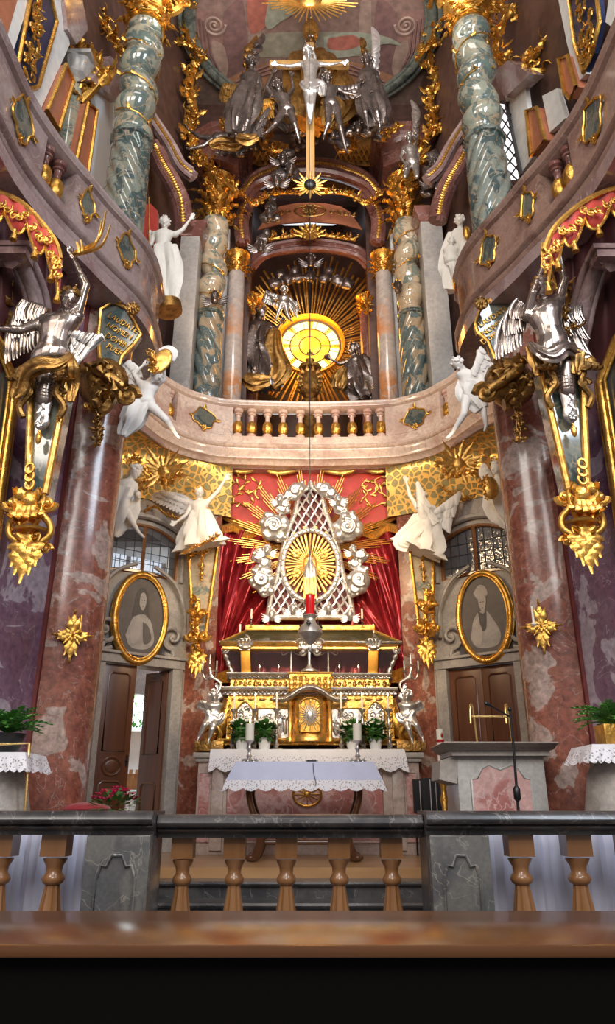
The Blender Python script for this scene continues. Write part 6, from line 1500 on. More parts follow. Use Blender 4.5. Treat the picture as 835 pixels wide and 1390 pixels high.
def figure(name, lab, cat, J, Y, u, F, mat, group=None, fat=1.0, vox=None, hairmat=None, seed=1, long=0, grip=.5, parent_loc=None, child=False, hands=True):
    """J: joints in photo pixels plus depth offset -> one continuous body with its hair"""
    W_ = {k: at(p[0], p[1], Y+(p[2] if len(p) > 2 else 0)) for k, p in J.items()}
    F = Vector(F); mb = MB(); pel, nk, hd = W_['pel'], W_['neck'], W_['head']
    sp = nk-pel; upv = sp.normalized(); sd = (W_['sR']-W_['sL']).normalized() if 'sR' in W_ and 'sL' in W_ else Vector((1, 0, 0)); fw = upv.cross(sd).normalized()
    if fw.dot(F) < 0 and abs(fw.dot(F)) > .0: fw = -fw
    hs = (W_['pR']-W_['pL']).normalized() if 'pR' in W_ and 'pL' in W_ else sd
    lev = ((-.14, .36, .30), (-.04, .62, .44), (.10, .66, .46), (.30, .52, .38), (.50, .54, .40), (.68, .66, .46), (.84, .74, .44), (.95, .60, .34), (1.02, .26, .22))
    rows = []
    for t, w, d in lev:
        c = pel.lerp(nk, t) + fw*u*.06*math.sin(PI*min(1, max(0, t))); ax = hs.lerp(sd, max(0, min(1, t))).normalized(); ay = fw
        rows.append([c+ax*math.cos(a)*w*u*fat+ay*math.sin(a)*d*u*fat for a in [2*PI*k/14 for k in range(14)]])
    mb.grid(rows, True); n0 = len(mb.v)
    mb.add([], []); mb.f.append(tuple(n0-14*9+k for k in range(13, -1, -1))); mb.f.append(tuple(n0-14+k for k in range(14)))
    for s_ in (-1, 1): mb.ell(pel.lerp(nk, .72)+sd*s_*u*.26+fw*u*.26*fat, (u*.26*fat, u*.20*fat, u*.22*fat), n=10, m=7)
    mb.ell(pel.lerp(nk, .30)+fw*u*.18*fat, (u*.34*fat, u*.28*fat, u*.34*fat), n=10, m=7)
    mb.cap(nk-upv*u*.1, u*.24, hd-(hd-nk).normalized()*u*.2, u*.20, 10)
    headm(mb, hd, F, (hd-nk), u, child)
    for S in ('L', 'R'):
        if 's'+S in W_:
            s0 = W_['s'+S]; mb.ell(s0, (u*.27*fat,)*3, n=10, m=7); mb.cap(nk, u*.2, s0, u*.22, 8)
            mb.cap(pel.lerp(nk, .8), u*.3, s0, u*.22, 8)
            if 'e'+S in W_:
                e = W_['e'+S]; mb.cap(s0, u*.22*fat, e, u*.15*fat, 10)
                if 'h'+S in W_:
                    h = W_['h'+S]; mb.cap(e, u*.165*fat, h, u*.09*fat, 10); mb.ell(e.lerp(h, .28), (u*.17*fat,)*3, n=8, m=6)
                    if hands: hand(mb, h, h-e, u, F, grip)
        if 'k'+S in W_:
            p0 = W_.get('p'+S, pel); k_ = W_['k'+S]; mb.cap(p0, u*.36*fat, k_, u*.22*fat, 12)
            if 'f'+S in W_:
                f = W_['f'+S]; mb.cap(k_, u*.23*fat, f, u*.12*fat, 10); b = k_.lerp(f, .32); mb.ell(b, (u*.21*fat,)*3, n=8, m=6)
                fd = (F*.6+(f-k_).normalized()*.8+Vector((0, 0, -.2))).normalized(); mb.cap(f, u*.13, f+fd*u*.40, u*.10, 8); mb.ell(f+fd*u*.52, (u*.11, u*.12, u*.07), n=8, m=6)
    zmin = min(p.z for p in W_.values())
    root = thing(name, lab, cat, parent_loc or (pel.x, pel.y, zmin), group)
    mb.build('body', mat, root, True, vox=vox or max(.011, u*.062), sm=2)
    hair(root, hd, F, hd-nk, u, hairmat or mat, seed, long=long)
    return root, W_
def cloth(parent, name, mat, pts, Y, radii, folds=7, amp=.22, flat=.6, seed=1, nrm=(0, -1, 0), m=5):
    """fluted drapery that follows a path; radii in metres"""
    P = spline([at(p[0], p[1], Y+(p[2] if len(p) > 2 else 0)) for p in pts], m); N = len(P); rnd = random.Random(seed); ph = rnd.uniform(0, 6); rows = []
    RR = [lerp(radii[min(len(radii)-1, int(i/(N-1)*(len(radii)-1)))], radii[min(len(radii)-1, int(i/(N-1)*(len(radii)-1))+1)], (i/(N-1)*(len(radii)-1)) % 1 if i < N-1 else 0) for i in range(N)]
    RR[-1] = radii[-1]; n = folds*8
    for i in range(N):
        t = i/(N-1); T = (P[min(N-1, i+1)]-P[max(0, i-1)]).normalized(); q = Vector(nrm); q = (q-T*q.dot(T)); q = q.normalized() if q.length > .05 else T.orthogonal().normalized(); w = T.cross(q); row = []
        for k in range(n):
            a = 2*PI*k/n; f = 1+amp*(.35+.65*t)*(math.sin(folds*a+ph+1.4*math.sin(t*3+ph))+.35*math.sin(2.3*folds*a+t*4))
            row.append(P[i]+w*math.cos(a)*RR[i]*f+q*math.sin(a)*RR[i]*f*flat)
        rows.append(row)
    mb = MB().grid(rows, True); L = len(mb.v); mb.f.append(tuple(range(n-1, -1, -1))); mb.f.append(tuple(L-n+k for k in range(n)))
    return mb.build(name, mat, parent)
def wing(parent, mat, A, B, C, D, Y, thick=.03, n=11, name='wing', F=(0, -1, 0), label=None, wk=1.0):
    """A root, B wrist, C inner feather end, D tip, all in photo pixels (+ depth)"""
    W_ = [at(p[0], p[1], Y+(p[2] if len(p) > 2 else 0)) for p in (A, B, C, D)]; A, B, C, D = W_; F = Vector(F); mb = MB()
    arm = [A.lerp(B, t)+((B-A).cross(F).normalized()*(B-A).length*.10*math.sin(PI*t)) for t in [i/8 for i in range(9)]]
    mb.tube(arm, [thick*1.5*(1-.35*i/8) for i in range(9)], 8)
    for layer, (ks, kw, off) in enumerate(((1.0, 1.0, .0), (.62, .9, .035), (.34, .8, .06))):
        for i in range(n):
            t = i/(n-1); b = A.lerp(B, t**.9)+F*off*.6; e = (C.lerp(D, t)-b)*ks+b; d = e-b; L = d.length
            bow = d.cross(F).normalized()*L*.10
            P = [b+d*k/5+bow*math.sin(PI*k/5)+F*(off*.6+.01*math.sin(i*1.7)) for k in range(6)]; w = max((B-A).length, (D-C).length*.8)/n*1.15*kw*wk
            mb.tube(P, [w*.5, w*.85, w, w, w*.8, w*.25], 6, flat=.30, nrm=tuple(F+Vector((.25*math.sin(i), 0, 0))))
    return mb.build(name, mat, parent, label=label)
def head_only(name, lab, cat, x, y, Y, u, F, mat, seed, group=None, wings=True, hairmat=None):
    c = at(x, y, Y); F = Vector(F).normalized(); root = thing(name, lab, cat, c-Vector((0, 0, u*.6)), group); mb = MB(); headm(mb, c, F, Vector((0, 0, 1)), u, True); mb.ell(c+Vector((0, .1*u, -.45*u)), (u*.3, u*.25, u*.22))
    mb.build('head', mat, root, vox=max(.011, u*.07), sm=1); hair(root, c, F, Vector((0, 0, 1)), u, hairmat or mat, seed, 26)
    if wings:
        for s in (-1, 1):
            w = MB()
            for k in range(5): w.leaf(c+Vector((s*u*.3, .1*u, -u*(.35+.06*k))), (s*1, 0, .55-.28*k), (0, -1, 0), u*(1.05-.08*k), u*.13, .4, 1, 7)
            w.build('wing', mat, root)
    return root
def cloud(name, lab, cat, spots, Y, mat, seed, group=None, swirl=True, vox=.02):
    """billowing carved cloud: spots (x, y, r_px)"""
    rnd = random.Random(seed); mb = MB(); sc_ = []
    for (x, y, r) in spots:
        c = at(x, y, Y); R = r/F_PX*(Y/ray(x, y).y); mb.ell(c, (R, R*.6, R), n=14, m=9); sc_.append((c, R))
        for k in range(7):
            a = rnd.uniform(0, 2*PI); q = c+Vector((math.cos(a)*R*.8, -R*rnd.uniform(0, .3), math.sin(a)*R*.8)); mb.ell(q, (R*rnd.uniform(.25, .45),)*3, n=9, m=7)
    if swirl:
        for c, R in sc_:
            mb.scroll(c+Vector((0, -R*.58, 0)), (rnd.choice((-1, 1)), 0, 0), (0, 0, 1), R*.62, R*.15, 1.8, rnd.random()*6, 26)
    o = mb.build(name, mat, None, True, vox=vox, sm=1); return tag(o, lab, cat, group)
FR = Vector((0, -1, -.35)).normalized()
def zpx(p, Y): return at(p[0], p[1], Y)
# ---- tapering herm pilasters with winged half-figures, both sides of the nave
def herm_pilaster(s, Y, quad, orn, lab):
    """quad: top-left, top-right, bottom-right, bottom-left px of the green marble shaft"""
    P = [at(x, y, Y) for x, y in quad]; root = thing('herm_pilaster', lab, 'pilaster', (sum(p.x for p in P)/4, Y, min(p.z for p in P)-1.0), 'tapering herm pilasters')
    MB().prism([p+Vector((0, 0, 0)) for p in P], (0, .22, 0)).build('tapered_shaft', 'greend', root, False)
    pc_ = sum(P, Vector((0, 0, 0)))/4; MB().prism([pc_+(p-pc_)*.8+Vector((0, .2, 0)) for p in P], Vector((pc_.x/pc_.y, 1, 0))*.75).build('backing_block', 'purple', root, False)
    mb = MB(); tl, tr, br, bl = P
    for a, b in ((tl, bl), (tr, br)):
        mb.tube([a.lerp(b, k/10)+Vector((0, -.02, 0)) for k in range(11)], .035, 8); mb.tube([a.lerp(b, k/10)+Vector((0, -.05, 0)) for k in range(11)], .015, 6)
    mb.build('gilded_edge', 'goldb', root)
    # ribbed bell and hanging tongue
    m0 = tl.lerp(tr, .5)+Vector((0, -.10, 0)); m1 = bl.lerp(br, .5)+Vector((0, -.06, 0)); L = (m1-m0).length; mb = MB()
    for k in range(8): mb.ell(m0.lerp(m1, .03+.028*k), (.105-.004*k, .08, .035), n=14, m=6)
    mb.cap(m0, .09, m0.lerp(m1, .24), .075); mb.build('ribbed_bell', 'silverp', root)
    mb = MB(); a = m0.lerp(m1, .24); b = m0.lerp(m1, .50); mb.tube([a.lerp(b, k/8) for k in range(9)], [.07, .075, .07, .065, .06, .065, .07, .06, .02], 10, flat=.5, nrm=(0, -1, 0))
    mb.rosette(a.lerp(b, .85)+Vector((0, -.04, 0)), (0, -1, 0), .05, 6); 
    for k in range(4): mb.leaf(a.lerp(b, .15+.15*k)+Vector((0, -.04, 0)), (.5*(-1)**k, 0, -1), (0, -1, 0), .09, .018, .4)
    mb.build('silver_tongue', 'silver', root); MB().lathe([(.008, 0), (.022, .02), (.03, .08), (.012, .11), (.012, .13)], b+Vector((0, -.03, -.15)), 10).build('tassel', 'gold', root)
    # gold straps that scroll off the bell
    mb = MB()
    for sg, e0 in ((-1, tl), (1, tr)):
        q = m0.lerp(m1, .20)+Vector((sg*.09, 0, 0)); mb.tube(spline([m0+Vector((sg*.13, -.02, .05)), m0.lerp(m1, .10)+Vector((sg*.15, -.06, 0)), q+Vector((sg*.03, -.05, 0)), q+Vector((sg*.11, -.02, -.12)), q+Vector((sg*.07, 0, -.22))], 5), .03, 7)
        mb.scroll(q+Vector((sg*.05, -.05, 0)), (sg, 0, 0), (0, 0, 1), .06, .022, 1.3); mb.scroll(m0+Vector((sg*.19, -.04, -.02)), (sg, 0, 0), (0, 0, 1), .07, .028, 1.3)
        for k in range(3): mb.leaf(m0+Vector((sg*(.12+.05*k), -.05, .0)), (sg*.3, -.2, -1), (0, -1, 0), .30, .05, .7)
    mb.build('gilded_strap', 'goldd', root)
    # gilded pendant below
    cx, ya, yb = orn; c0 = at(cx, ya, Y-.02); c1 = at(cx, yb, Y-.02); Hh = (c0-c1).length; mb = MB(); ax = (c1-c0).normalized()
    pp = lambda t, x=0, y=0: c0+ax*Hh*t+Vector((x, y, 0))
    for k in range(3): mb.tube([pp(.02+.07*k, .035*math.cos(a), -.05+.01*math.sin(a)) + Vector((0, 0, .05*math.sin(a))) for a in [2*PI*j/12 for j in range(12)]], .012, 5, closed=True)
    for sg in (-1, 1):
        mb.scroll(pp(.32, sg*.15, -.04), (sg, 0, 0), (0, 0, -1), .075, .028, 1.3); mb.tube(spline([pp(.22, sg*.03), pp(.28, sg*.12, -.05), pp(.40, sg*.10, -.08), pp(.50, sg*.17, -.05), pp(.60, sg*.16, -.05), pp(.68, sg*.04, -.06)], 6), [.03]*31, 8)
        mb.scroll(pp(.70, sg*.13, -.03), (sg, 0, 0), (0, 0, 1), .05, .02, 1.2)
        for k in range(4): mb.leaf(pp(.26+.10*k, sg*.02, -.05), (sg*(.9-.1*k), -.2, .2-.3*k), (0, -1, 0), .20, .05, .8, 3)
    for k in range(5): mb.leaf(pp(.60, (k-2)*.022, -.06), ((k-2)*.10, -.05, -1), (0, -1, 0), Hh*(.42-.07*abs(k-2)), .072, .25, 3, 14)
    for k in range(5): mb.leaf(pp(.36, (k-2)*.03, -.07), ((k-2)*.3, -.1, -1), (0, -1, 0), .26, .05, .8, 3)
    mb.ell(pp(.30, 0, -.05), (.08, .06, .09), n=12, m=8); mb.lathe([(.16, 0), (.17, .02), (.10, .05)], pp(.56, 0, 0), 16); mb.build('gilded_pendant', 'gold', root)
    return root
YH = 6.0
herm_pilaster(-1, YH+.12, [(43, 515), (93, 515), (62, 672), (39, 666)], (43, 636, 798), 'green marble herm pilaster with gold pendant below the angel with one arm stretched out')
herm_pilaster(1, YH+.12, [(733, 500), (789, 500), (797, 666), (771, 666)], (788, 630, 785), 'green marble herm pilaster with gold pendant below the angel with both arms raised')
r_, W_ = figure('herm_angel', 'dark polished silver angel with one arm stretched out sideways and one raised', 'angel statue',
    dict(pel=(68, 488), neck=(84, 428), head=(93, 408, -.05), sL=(62, 436), sR=(103, 431), eL=(28, 448, -.1), hL=(-4, 446, -.1), eR=(116, 388), hR=(100, 352)), YH, .245, (.6, -.75, .3), 'silverp', 'herm angels', hairmat='goldd', seed=3, fat=1.16, vox=.012)
wing(r_, 'silverp', (64, 424), (34, 413), (52, 470), (8, 494), YH+.12, .03, 10)
wing(r_, 'silver', (106, 455), (142, 460), (96, 478), (92, 513), YH+.02, .025, 9)
cloth(r_, 'gilded_cloth', 'goldd', [(98, 482), (78, 494, -.1), (52, 496, -.1), (34, 508, -.05), (26, 530), (18, 540)], YH-.1, [.03, .06, .075, .065, .055, .02], 5, .45)
cloth(r_, 'gilded_cloth', 'goldd', [(92, 480), (98, 496, -.1), (100, 520), (97, 545)], YH-.05, [.03, .05, .045, .02], 5, .45)
r_, W_ = figure('herm_angel', 'polished dark silver angel with both arms raised beneath the scalloped canopy', 'angel statue',
    dict(pel=(750, 474), neck=(737, 412), head=(737, 391, -.05), sL=(717, 428), sR=(757, 410), eL=(724, 398, -.12), hL=(742, 352, -.05), eR=(767, 380), hR=(758, 338)), YH, .24, (-.55, -.8, -.1), 'silverp', 'herm angels', hairmat='goldd', seed=5, fat=1.14, vox=.012)
wing(r_, 'silverp', (716, 424), (700, 412), (708, 470), (674, 489), YH+.1, .03, 9)
wing(r_, 'silverp', (766, 424), (786, 420), (780, 480), (808, 490), YH+.25, .03, 9)
cloth(r_, 'silver_sash', 'silverp', [(720, 466), (735, 478, -.1), (752, 482, -.12), (768, 472, -.1), (784, 480), (800, 482)], YH-.05, [.03, .055, .065, .055, .045, .02], 5, .42)
cloth(r_, 'gilded_cloth', 'goldd', [(722, 470), (728, 490), (732, 510)], YH-.05, [.06, .06, .03], 5, .3); cloth(r_, 'gilded_cloth', 'goldd', [(786, 478), (784, 495), (782, 508)], YH-.05, [.06, .06, .03], 5, .3)
cloth(r_, 'gilded_sash', 'gold', [(739, 330), (741, 350), (745, 372), (749, 392)], YH-.08, [.03, .04, .04, .05], 4, .3)
# golden palm branch held high
mb = MB()
for k, (a, b) in enumerate((((100, 346), (150, 306)), ((104, 342), (144, 286)), ((102, 344), (138, 300)), ((100, 345), (110, 326)), ((100, 345), (104, 328)))):
    P = spline([at(a[0], a[1], YH-.05), at(lerp(a[0], b[0], .6)+6, lerp(a[1], b[1], .4)+5, YH-.1), at(b[0], b[1], YH-.1)], 6); mb.tube(P, [lerp(.03, .012, i/(len(P)-1)) for i in range(len(P))], 6, flat=.5)
tag(mb.build('gilded_palm', 'goldb'), 'gilded palm branch held up in front of the side gallery rail', 'palm branch')
# ---- scalloped canopies, their curtains and tassels
def canopy(s, top, lab, cl):
    Y = 5.55; root = thing('canopy', lab, 'canopy', at(top[len(top)//2][0], 420, Y), 'canopies of the side altars')
    T = spline([Vector((x, y, 0)) for x, y in top], 10); n = len(T); rows = []
    def low(i):
        t = i/(n-1)*4.5; f = abs(math.sin(PI*t))**.6; p = T[i]; q = Vector((lerp(38 if s < 0 else 797, p.x, .92), p.y, 0)); return q + Vector((0, 16+30*f, 0))
    mb = MB(); mb.grid([[at(p.x, p.y, Y+.02*math.sin(i*.9)) for i, p in enumerate(T)], [at(lerp(T[i].x, low(i).x, .5), lerp(T[i].y, low(i).y, .5), Y-.05+.02*math.sin(i*.9)) for i in range(n)], [at(low(i).x, low(i).y, Y-.02) for i in range(n)]])
    v = mb.build('valance', 'reddamask', root); md = v.modifiers.new('thickness', 'SOLIDIFY'); md.thickness = .02
    g_ = MB(); g_.tube([at(p.x, p.y, Y-.03) for p in T], .028, 6); g_.tube([at(low(i).x, low(i).y, Y-.05) for i in range(n)], .016, 6); g_.build('gold_border', 'gold', root)
    e = MB(); rnd = random.Random(5)
    for i in range(1, n-1, 3):
        for f in (.5,): p = T[i].lerp(low(i), f); e.scroll(at(p.x, p.y, Y-.09), (rnd.choice((-1, 1)), 0, 0), (0, 0, 1), .05, .012, 1.3, rnd.random()*6, 10); e.leaf(at(p.x, p.y, Y-.09), (rnd.uniform(-1, 1), 0, rnd.uniform(-1, 1)), (0, -1, 0), .06, .014, .4)
    e.build('gold_embroidery', 'gold', root)
    for k in range(5):
        i = min(n-1, int((k+.5)*(n-1)/4.5)) if k < 4 else n-1; p = low(i); tp = at(p.x, p.y, Y-.05); MB().lathe([(.006, .04), (.02, .02), (.014, 0), (.03, -.06), (.034, -.09), (.001, -.09)], tp, 10).build('tassel', 'gold', root)
    # dark red hangings behind
    a_, b_ = WALLP[s]
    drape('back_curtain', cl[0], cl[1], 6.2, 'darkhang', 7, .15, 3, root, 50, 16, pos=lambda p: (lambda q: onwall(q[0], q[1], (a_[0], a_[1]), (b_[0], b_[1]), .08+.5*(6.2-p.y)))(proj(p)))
canopy(-1, [(-30, 256), (0, 262), (30, 276), (56, 302), (76, 330), (82, 352)], 'red scalloped canopy with gold tassels over the angel with the stretched arm', ([(-60, 280), (20, 280), (96, 330)], [(-60, 520), (20, 500), (84, 470)]))
canopy(1, [(870, 250), (835, 256), (800, 270), (770, 292), (750, 314), (739, 340)], 'red scalloped canopy with gold tassels over the angel with both arms raised', ([(900, 270), (820, 280), (744, 330)], [(900, 520), (820, 500), (762, 470)]))
for s, pts in ((-1, [(14, 352), (30, 356), (42, 380), (50, 404), (54, 430)]), (1, [(832, 356), (812, 358), (800, 385), (790, 420), (784, 450), (776, 480)])):
    P = [onwall(*proj(p), WALLP[s][0], WALLP[s][1], .32) for p in pxpath(pts, 6.5)]; mb = MB(); 
    for off, w in ((0, .09), (-.10, .035), (.10, .035)): mb.tube([p+Vector((off, -.02*abs(off)*10, 0)) for p in P], w, 8)
    mb.box(P[0]+Vector((0, 0, .03)), (.36, .2, .08)); mb.box(P[0]+Vector((0, 0, .10)), (.42, .24, .05)); tag(mb.build('arched_moulding', 'mauve'), 'curved marble gable moulding in the shadow of the canopy ' + SIDE[s], 'moulding', 'gable mouldings')
for s, q in ((-1, ((0, 300), (34, 470))), (1, ((762, 400), (785, 470)))):
    mb = garland(MB(), pxpath([(10, 380), (18, 396), (8, 420), (20, 440), (12, 462)] if s < 0 else [(770, 398), (764, 420), (776, 440), (768, 456)], 6.25), .14, 50+s, 1.2)
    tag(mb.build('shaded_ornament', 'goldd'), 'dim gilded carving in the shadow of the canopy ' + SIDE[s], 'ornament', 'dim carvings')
# gold framed mirrors at both edges
for s, poly in ((-1, [(-24, 430), (-4, 468), (16, 520), (12, 560), (-12, 730), (-50, 760), (-70, 440)]), (1, [(860, 430), (840, 462), (818, 520), (824, 560), (850, 730), (890, 760), (910, 440)])):
    Y = 5.6; wa, wb = WALLP[s]; wd = Vector((wb[0]-wa[0], wb[1]-wa[1], 0)).normalized(); wn = Vector((wd.y, -wd.x, 0)); P = [onwall(x, y, wa, wb, .10) for x, y in poly]; root = thing('mirror', 'gold framed grey mirror at the edge of the nave wall ' + SIDE[s], 'mirror', (P[1].x, P[1].y, min(p.z for p in P)), 'gold framed mirrors')
    MB().prism(P, -wn*.11).build('mirror_glass', 'mirrorgrey', root, False)
    mb = MB()
    for off, w in ((0, .045), (.07, .02), (-.06, .02)): mb.tube([p+wd*(-s*off*s*(-1 if s > 0 else 1))*(1)+wn*.03 for p in P[:5]], w, 8)
    mb.build('frame', 'gold', root)
# ---- gold consoles on the piers
for s, core, tail, sd in ((-1, [(120, 500), (142, 512), (152, 535), (138, 556), (128, 540)], [(132, 556), (134, 578), (133, 604)], 61), (1, [(668, 520), (684, 505), (700, 500), (712, 515), (700, 545), (684, 550)], [(700, 548), (704, 572), (703, 600)], 62)):
    Y = 7.1; mb = garland(MB(), pxpath(core, Y), .20, sd, 2.2, 1.0); garland(mb, pxpath(tail, Y), .085, sd+1, 2.2, 1.0)
    c = at(173 if s < 0 else 660, 538 if s < 0 else 534, Y-.1); mb.scroll(c, (-s, 0, 0), (0, 0, 1), .12, .045, 1.7); mb.ell(at(140 if s < 0 else 692, 520, Y+.12), (.28, .2, .3)); 
    mb.tube(spline([at(128 if s < 0 else 706, 500, Y-.1), at(150 if s < 0 else 690, 512, Y-.15), at(172 if s < 0 else 664, 530, Y-.1)], 5), .06, 8)
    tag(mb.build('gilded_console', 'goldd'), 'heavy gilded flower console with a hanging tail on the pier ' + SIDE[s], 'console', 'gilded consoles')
# ---- psalm cartouches
def text_on(parent, txt, c, ux, uz, size, mat):
    cu = bpy.data.curves.new('lettering', 'FONT'); cu.body = txt; cu.size = size; cu.extrude = .006; cu.align_x = 'CENTER'; cu.resolution_u = 2
    o = bpy.data.objects.new('tmp_text', cu); COL.objects.link(o); dg = bpy.context.evaluated_depsgraph_get(); dg.update(); me = bpy.data.meshes.new_from_object(o.evaluated_get(dg)); bpy.data.objects.remove(o)
    R = Matrix((ux, uz, ux.cross(uz))).transposed()
    inv = wmat(parent).inverted(); me.transform(inv @ (Matrix.Translation(c) @ R.to_4x4())); me.materials.clear(); me.materials.append(M[mat]); n = bpy.data.objects.new('lettering', me); COL.objects.link(n); n.parent = parent; return n
for s, poly, lines, lc, ang in ((-1, [(137, 421), (154, 411), (172, 420), (186, 445), (191, 455), (182, 468), (166, 484), (160, 503), (146, 500), (136, 486), (134, 455)], ('LAUDATE', 'NOMEN', 'DOMINI', 'PUERI'), ((165, 441), (160, 452), (158, 466), (155, 478)), -32),
                           (1, [(684, 398), (698, 406), (694, 440), (676, 486), (672, 488), (662, 464), (648, 452), (645, 440), (652, 420), (664, 408)], ('LAUDATE', 'NOMEN', 'DOMINI'), ((672, 432), (673, 446), (672, 458)), 34)):
    Y = 7.45; P = [at(x, y, Y) for x, y in poly]; root = thing('cartouche', 'dark marble cartouche with gold Latin lettering above the gilded console ' + SIDE[s], 'cartouche', P[-1], 'psalm cartouches')
    MB().prism(P, (0, .08, 0)).build('stone_field', 'greenpanel', root, False); MB().tube([p+Vector((0, -.02, 0)) for p in P], .022, 6, closed=True).build('gilded_rim', 'gold', root)
    for tx, (x, y) in zip(lines, lc):
        a = math.radians(ang); c = at(x, y, Y-.015); ux = Vector((math.cos(a), 0, math.sin(a))); uz = Vector((-math.sin(a), 0, math.cos(a))); text_on(root, tx, c, ux, uz, .098, 'gold')
    c = at(182 if s < 0 else 652, 423 if s < 0 else 416, Y-.1); mb = MB()
    for k in range(12): a = k*PI/6; mb.leaf(c, (math.cos(a), -.2, math.sin(a)), (0, -1, 0), .16, .04, .9, 3)
    mb.rosette(c+Vector((0, -.05, 0)), (0, -1, 0), .11, 8); mb.build('gilded_rosette', 'goldd', root)
# ---- white angels above the piers
r_, W_ = figure('white_angel', 'white stucco angel holding a gold mirror above the gilded console on the open door side', 'angel statue',
    dict(pel=(198, 547), neck=(202, 520), head=(211, 513, -.08), sL=(190, 520), sR=(210, 524), eL=(182, 508), hL=(194, 496), eR=(222, 516), hR=(224, 500), pL=(192, 548), pR=(204, 550), kR=(226, 570, -.1), fR=(238, 588), kL=(186, 568), fL=(172, 584)), 7.5, .155, (.5, -.8, -.4), 'stucco', 'white angels', seed=7, fat=1.1, vox=.011)
wing(r_, 'stucco', (190, 514), (180, 494), (184, 528), (156, 510), 7.58, .025, 8); cloth(r_, 'robe', 'stucco', [(196, 536), (188, 552), (178, 572), (166, 592)], 7.5, [.10, .13, .11, .04], 5, .42); cloth(r_, 'plume', 'stucco', [(216, 476), (228, 474), (236, 480), (234, 490)], 7.4, [.02, .05, .05, .02], 5, .2)
o = thing('hand_mirror', 'gold oval mirror held by the white angel beside the gallery end', 'mirror', at(218, 505, 7.35)); MB().ell(at(219, 490, 7.35), (.11, .03, .17), Euler((0, .4, 0)).to_matrix(), 18, 10).build('mirror_face', 'goldb', o); garland(MB(), pxpath([(208, 478), (206, 492), (210, 506)], 7.3), .07, 5, 2).build('gilded_rim', 'gold', o)
r_, W_ = figure('white_angel', 'white stucco angel with one raised wing leaning from the pier towards the balcony', 'angel statue',
    dict(pel=(638, 532), neck=(633, 504), head=(622, 494, -.06), sL=(628, 508), sR=(646, 508), eR=(654, 524), hR=(650, 538), eL=(626, 522), hL=(630, 532), pL=(634, 534), pR=(646, 536), kL=(630, 562, -.1), fL=(614, 588), kR=(656, 556), fR=(660, 578)), 7.5, .165, (-.8, -.6, -.1), 'stucco', 'white angels', seed=8, fat=1.1, vox=.011)
wing(r_, 'stucco', (642, 506), (650, 476), (652, 530), (674, 500), 7.45, .03, 9); cloth(r_, 'robe', 'stucco', [(636, 512), (646, 522), (640, 536), (654, 556)], 7.5, [.12, .18, .15, .08], 6, .25)
# ---- standing saints in the gallery openings
r_, W_ = figure('white_saint', 'white stucco bearded saint with raised hand and staff standing on the gallery end', 'statue',
    dict(pel=(219, 345), neck=(223, 313), head=(224, 303, -.05), sL=(210, 318), sR=(238, 318), eR=(248, 312), hR=(258, 298), eL=(205, 332), hL=(204, 322), pL=(214, 346), pR=(224, 348), kL=(216, 378), fL=(220, 408), kR=(226, 380), fR=(230, 410)), 9.6, .21, (.1, -1, -.2), 'stuccow', 'white saints', seed=9)
cloth(r_, 'robe', 'stuccow', [(222, 336), (226, 360), (226, 385), (228, 414)], 9.6, [.20, .21, .18, .12], 6, .4); MB().tube([at(202, 268, 9.5), at(202, 345, 9.5)], .012, 6).build('gilded_staff', 'goldb', r_)
MB().tube([at(228, 412, 9.6), at(230, 424, 9.6)], .2, 12).build('plinth', 'goldd', r_)
mb = MB().prism([at(x, y, 10.0) for x, y in ((192, 280), (204, 276), (214, 286), (214, 330), (196, 330))], (0, .1, 0)); tag(mb.build('red_banner', 'reddamask', None, False), 'red embroidered banner behind the bearded saint', 'banner')
r_, W_ = figure('white_saint', 'white stucco saint seated with a small child behind the lectern side gallery', 'statue',
    dict(pel=(628, 345), neck=(625, 312), head=(624, 300, -.05), sL=(616, 318), sR=(634, 320), eL=(612, 334), hL=(620, 344), eR=(638, 334), hR=(630, 322), pL=(622, 348), pR=(632, 350), kL=(616, 372), kR=(630, 376)), 9.6, .20, (-.3, -1, -.2), 'stuccow', 'white saints', seed=10)
cloth(r_, 'robe', 'stuccow', [(626, 318), (624, 340), (622, 368), (622, 395)], 9.6, [.19, .23, .23, .15], 6, .4); MB().ell(at(634, 316, 9.4), (.07, .05, .13)).build('gilded_book', 'gold', r_)
r_, W_ = figure('white_cherub', 'small white stucco cherub looking over the gallery beside the seated saint', 'statue', dict(pel=(613, 355), neck=(612, 336), head=(613, 328, -.05), sL=(607, 340), sR=(618, 340), eL=(604, 348), hL=(608, 356), eR=(621, 348), hR=(618, 356)), 9.5, .14, (.1, -1, -.2), 'stuccow', None, seed=11, fat=1.3, child=True)
# ---- white angels of the altar wall
r_, W_ = figure('white_angel', 'white stucco angel raising one arm to lift the red canopy border, gold hem', 'angel statue',
    dict(pel=(271, 706), neck=(271, 680), head=(270, 668, -.05), sL=(260, 685), sR=(281, 682), eR=(295, 668, -.05), hR=(305, 652, -.05), eL=(252, 700, -.05), hL=(240, 708, -.1), pL=(266, 708), pR=(276, 708)), 11.4, .215, (.35, -1, 0), 'stuccow', 'white altar angels', hairmat='gold', seed=12, vox=.013)
wing(r_, 'stuccow', (262, 684), (226, 670), (244, 698), (203, 678), 11.5, .035, 10); c = cloth(r_, 'robe', 'stuccow', [(271, 694), (272, 712), (272, 730), (274, 742)], 11.42, [.17, .24, .31, .35], 7, .30, .6)
garland(MB(), pxpath([(248, 752), (262, 744), (280, 736), (298, 726)], 11.15), .05, 4, 3).build('gold_hem', 'goldb', r_)
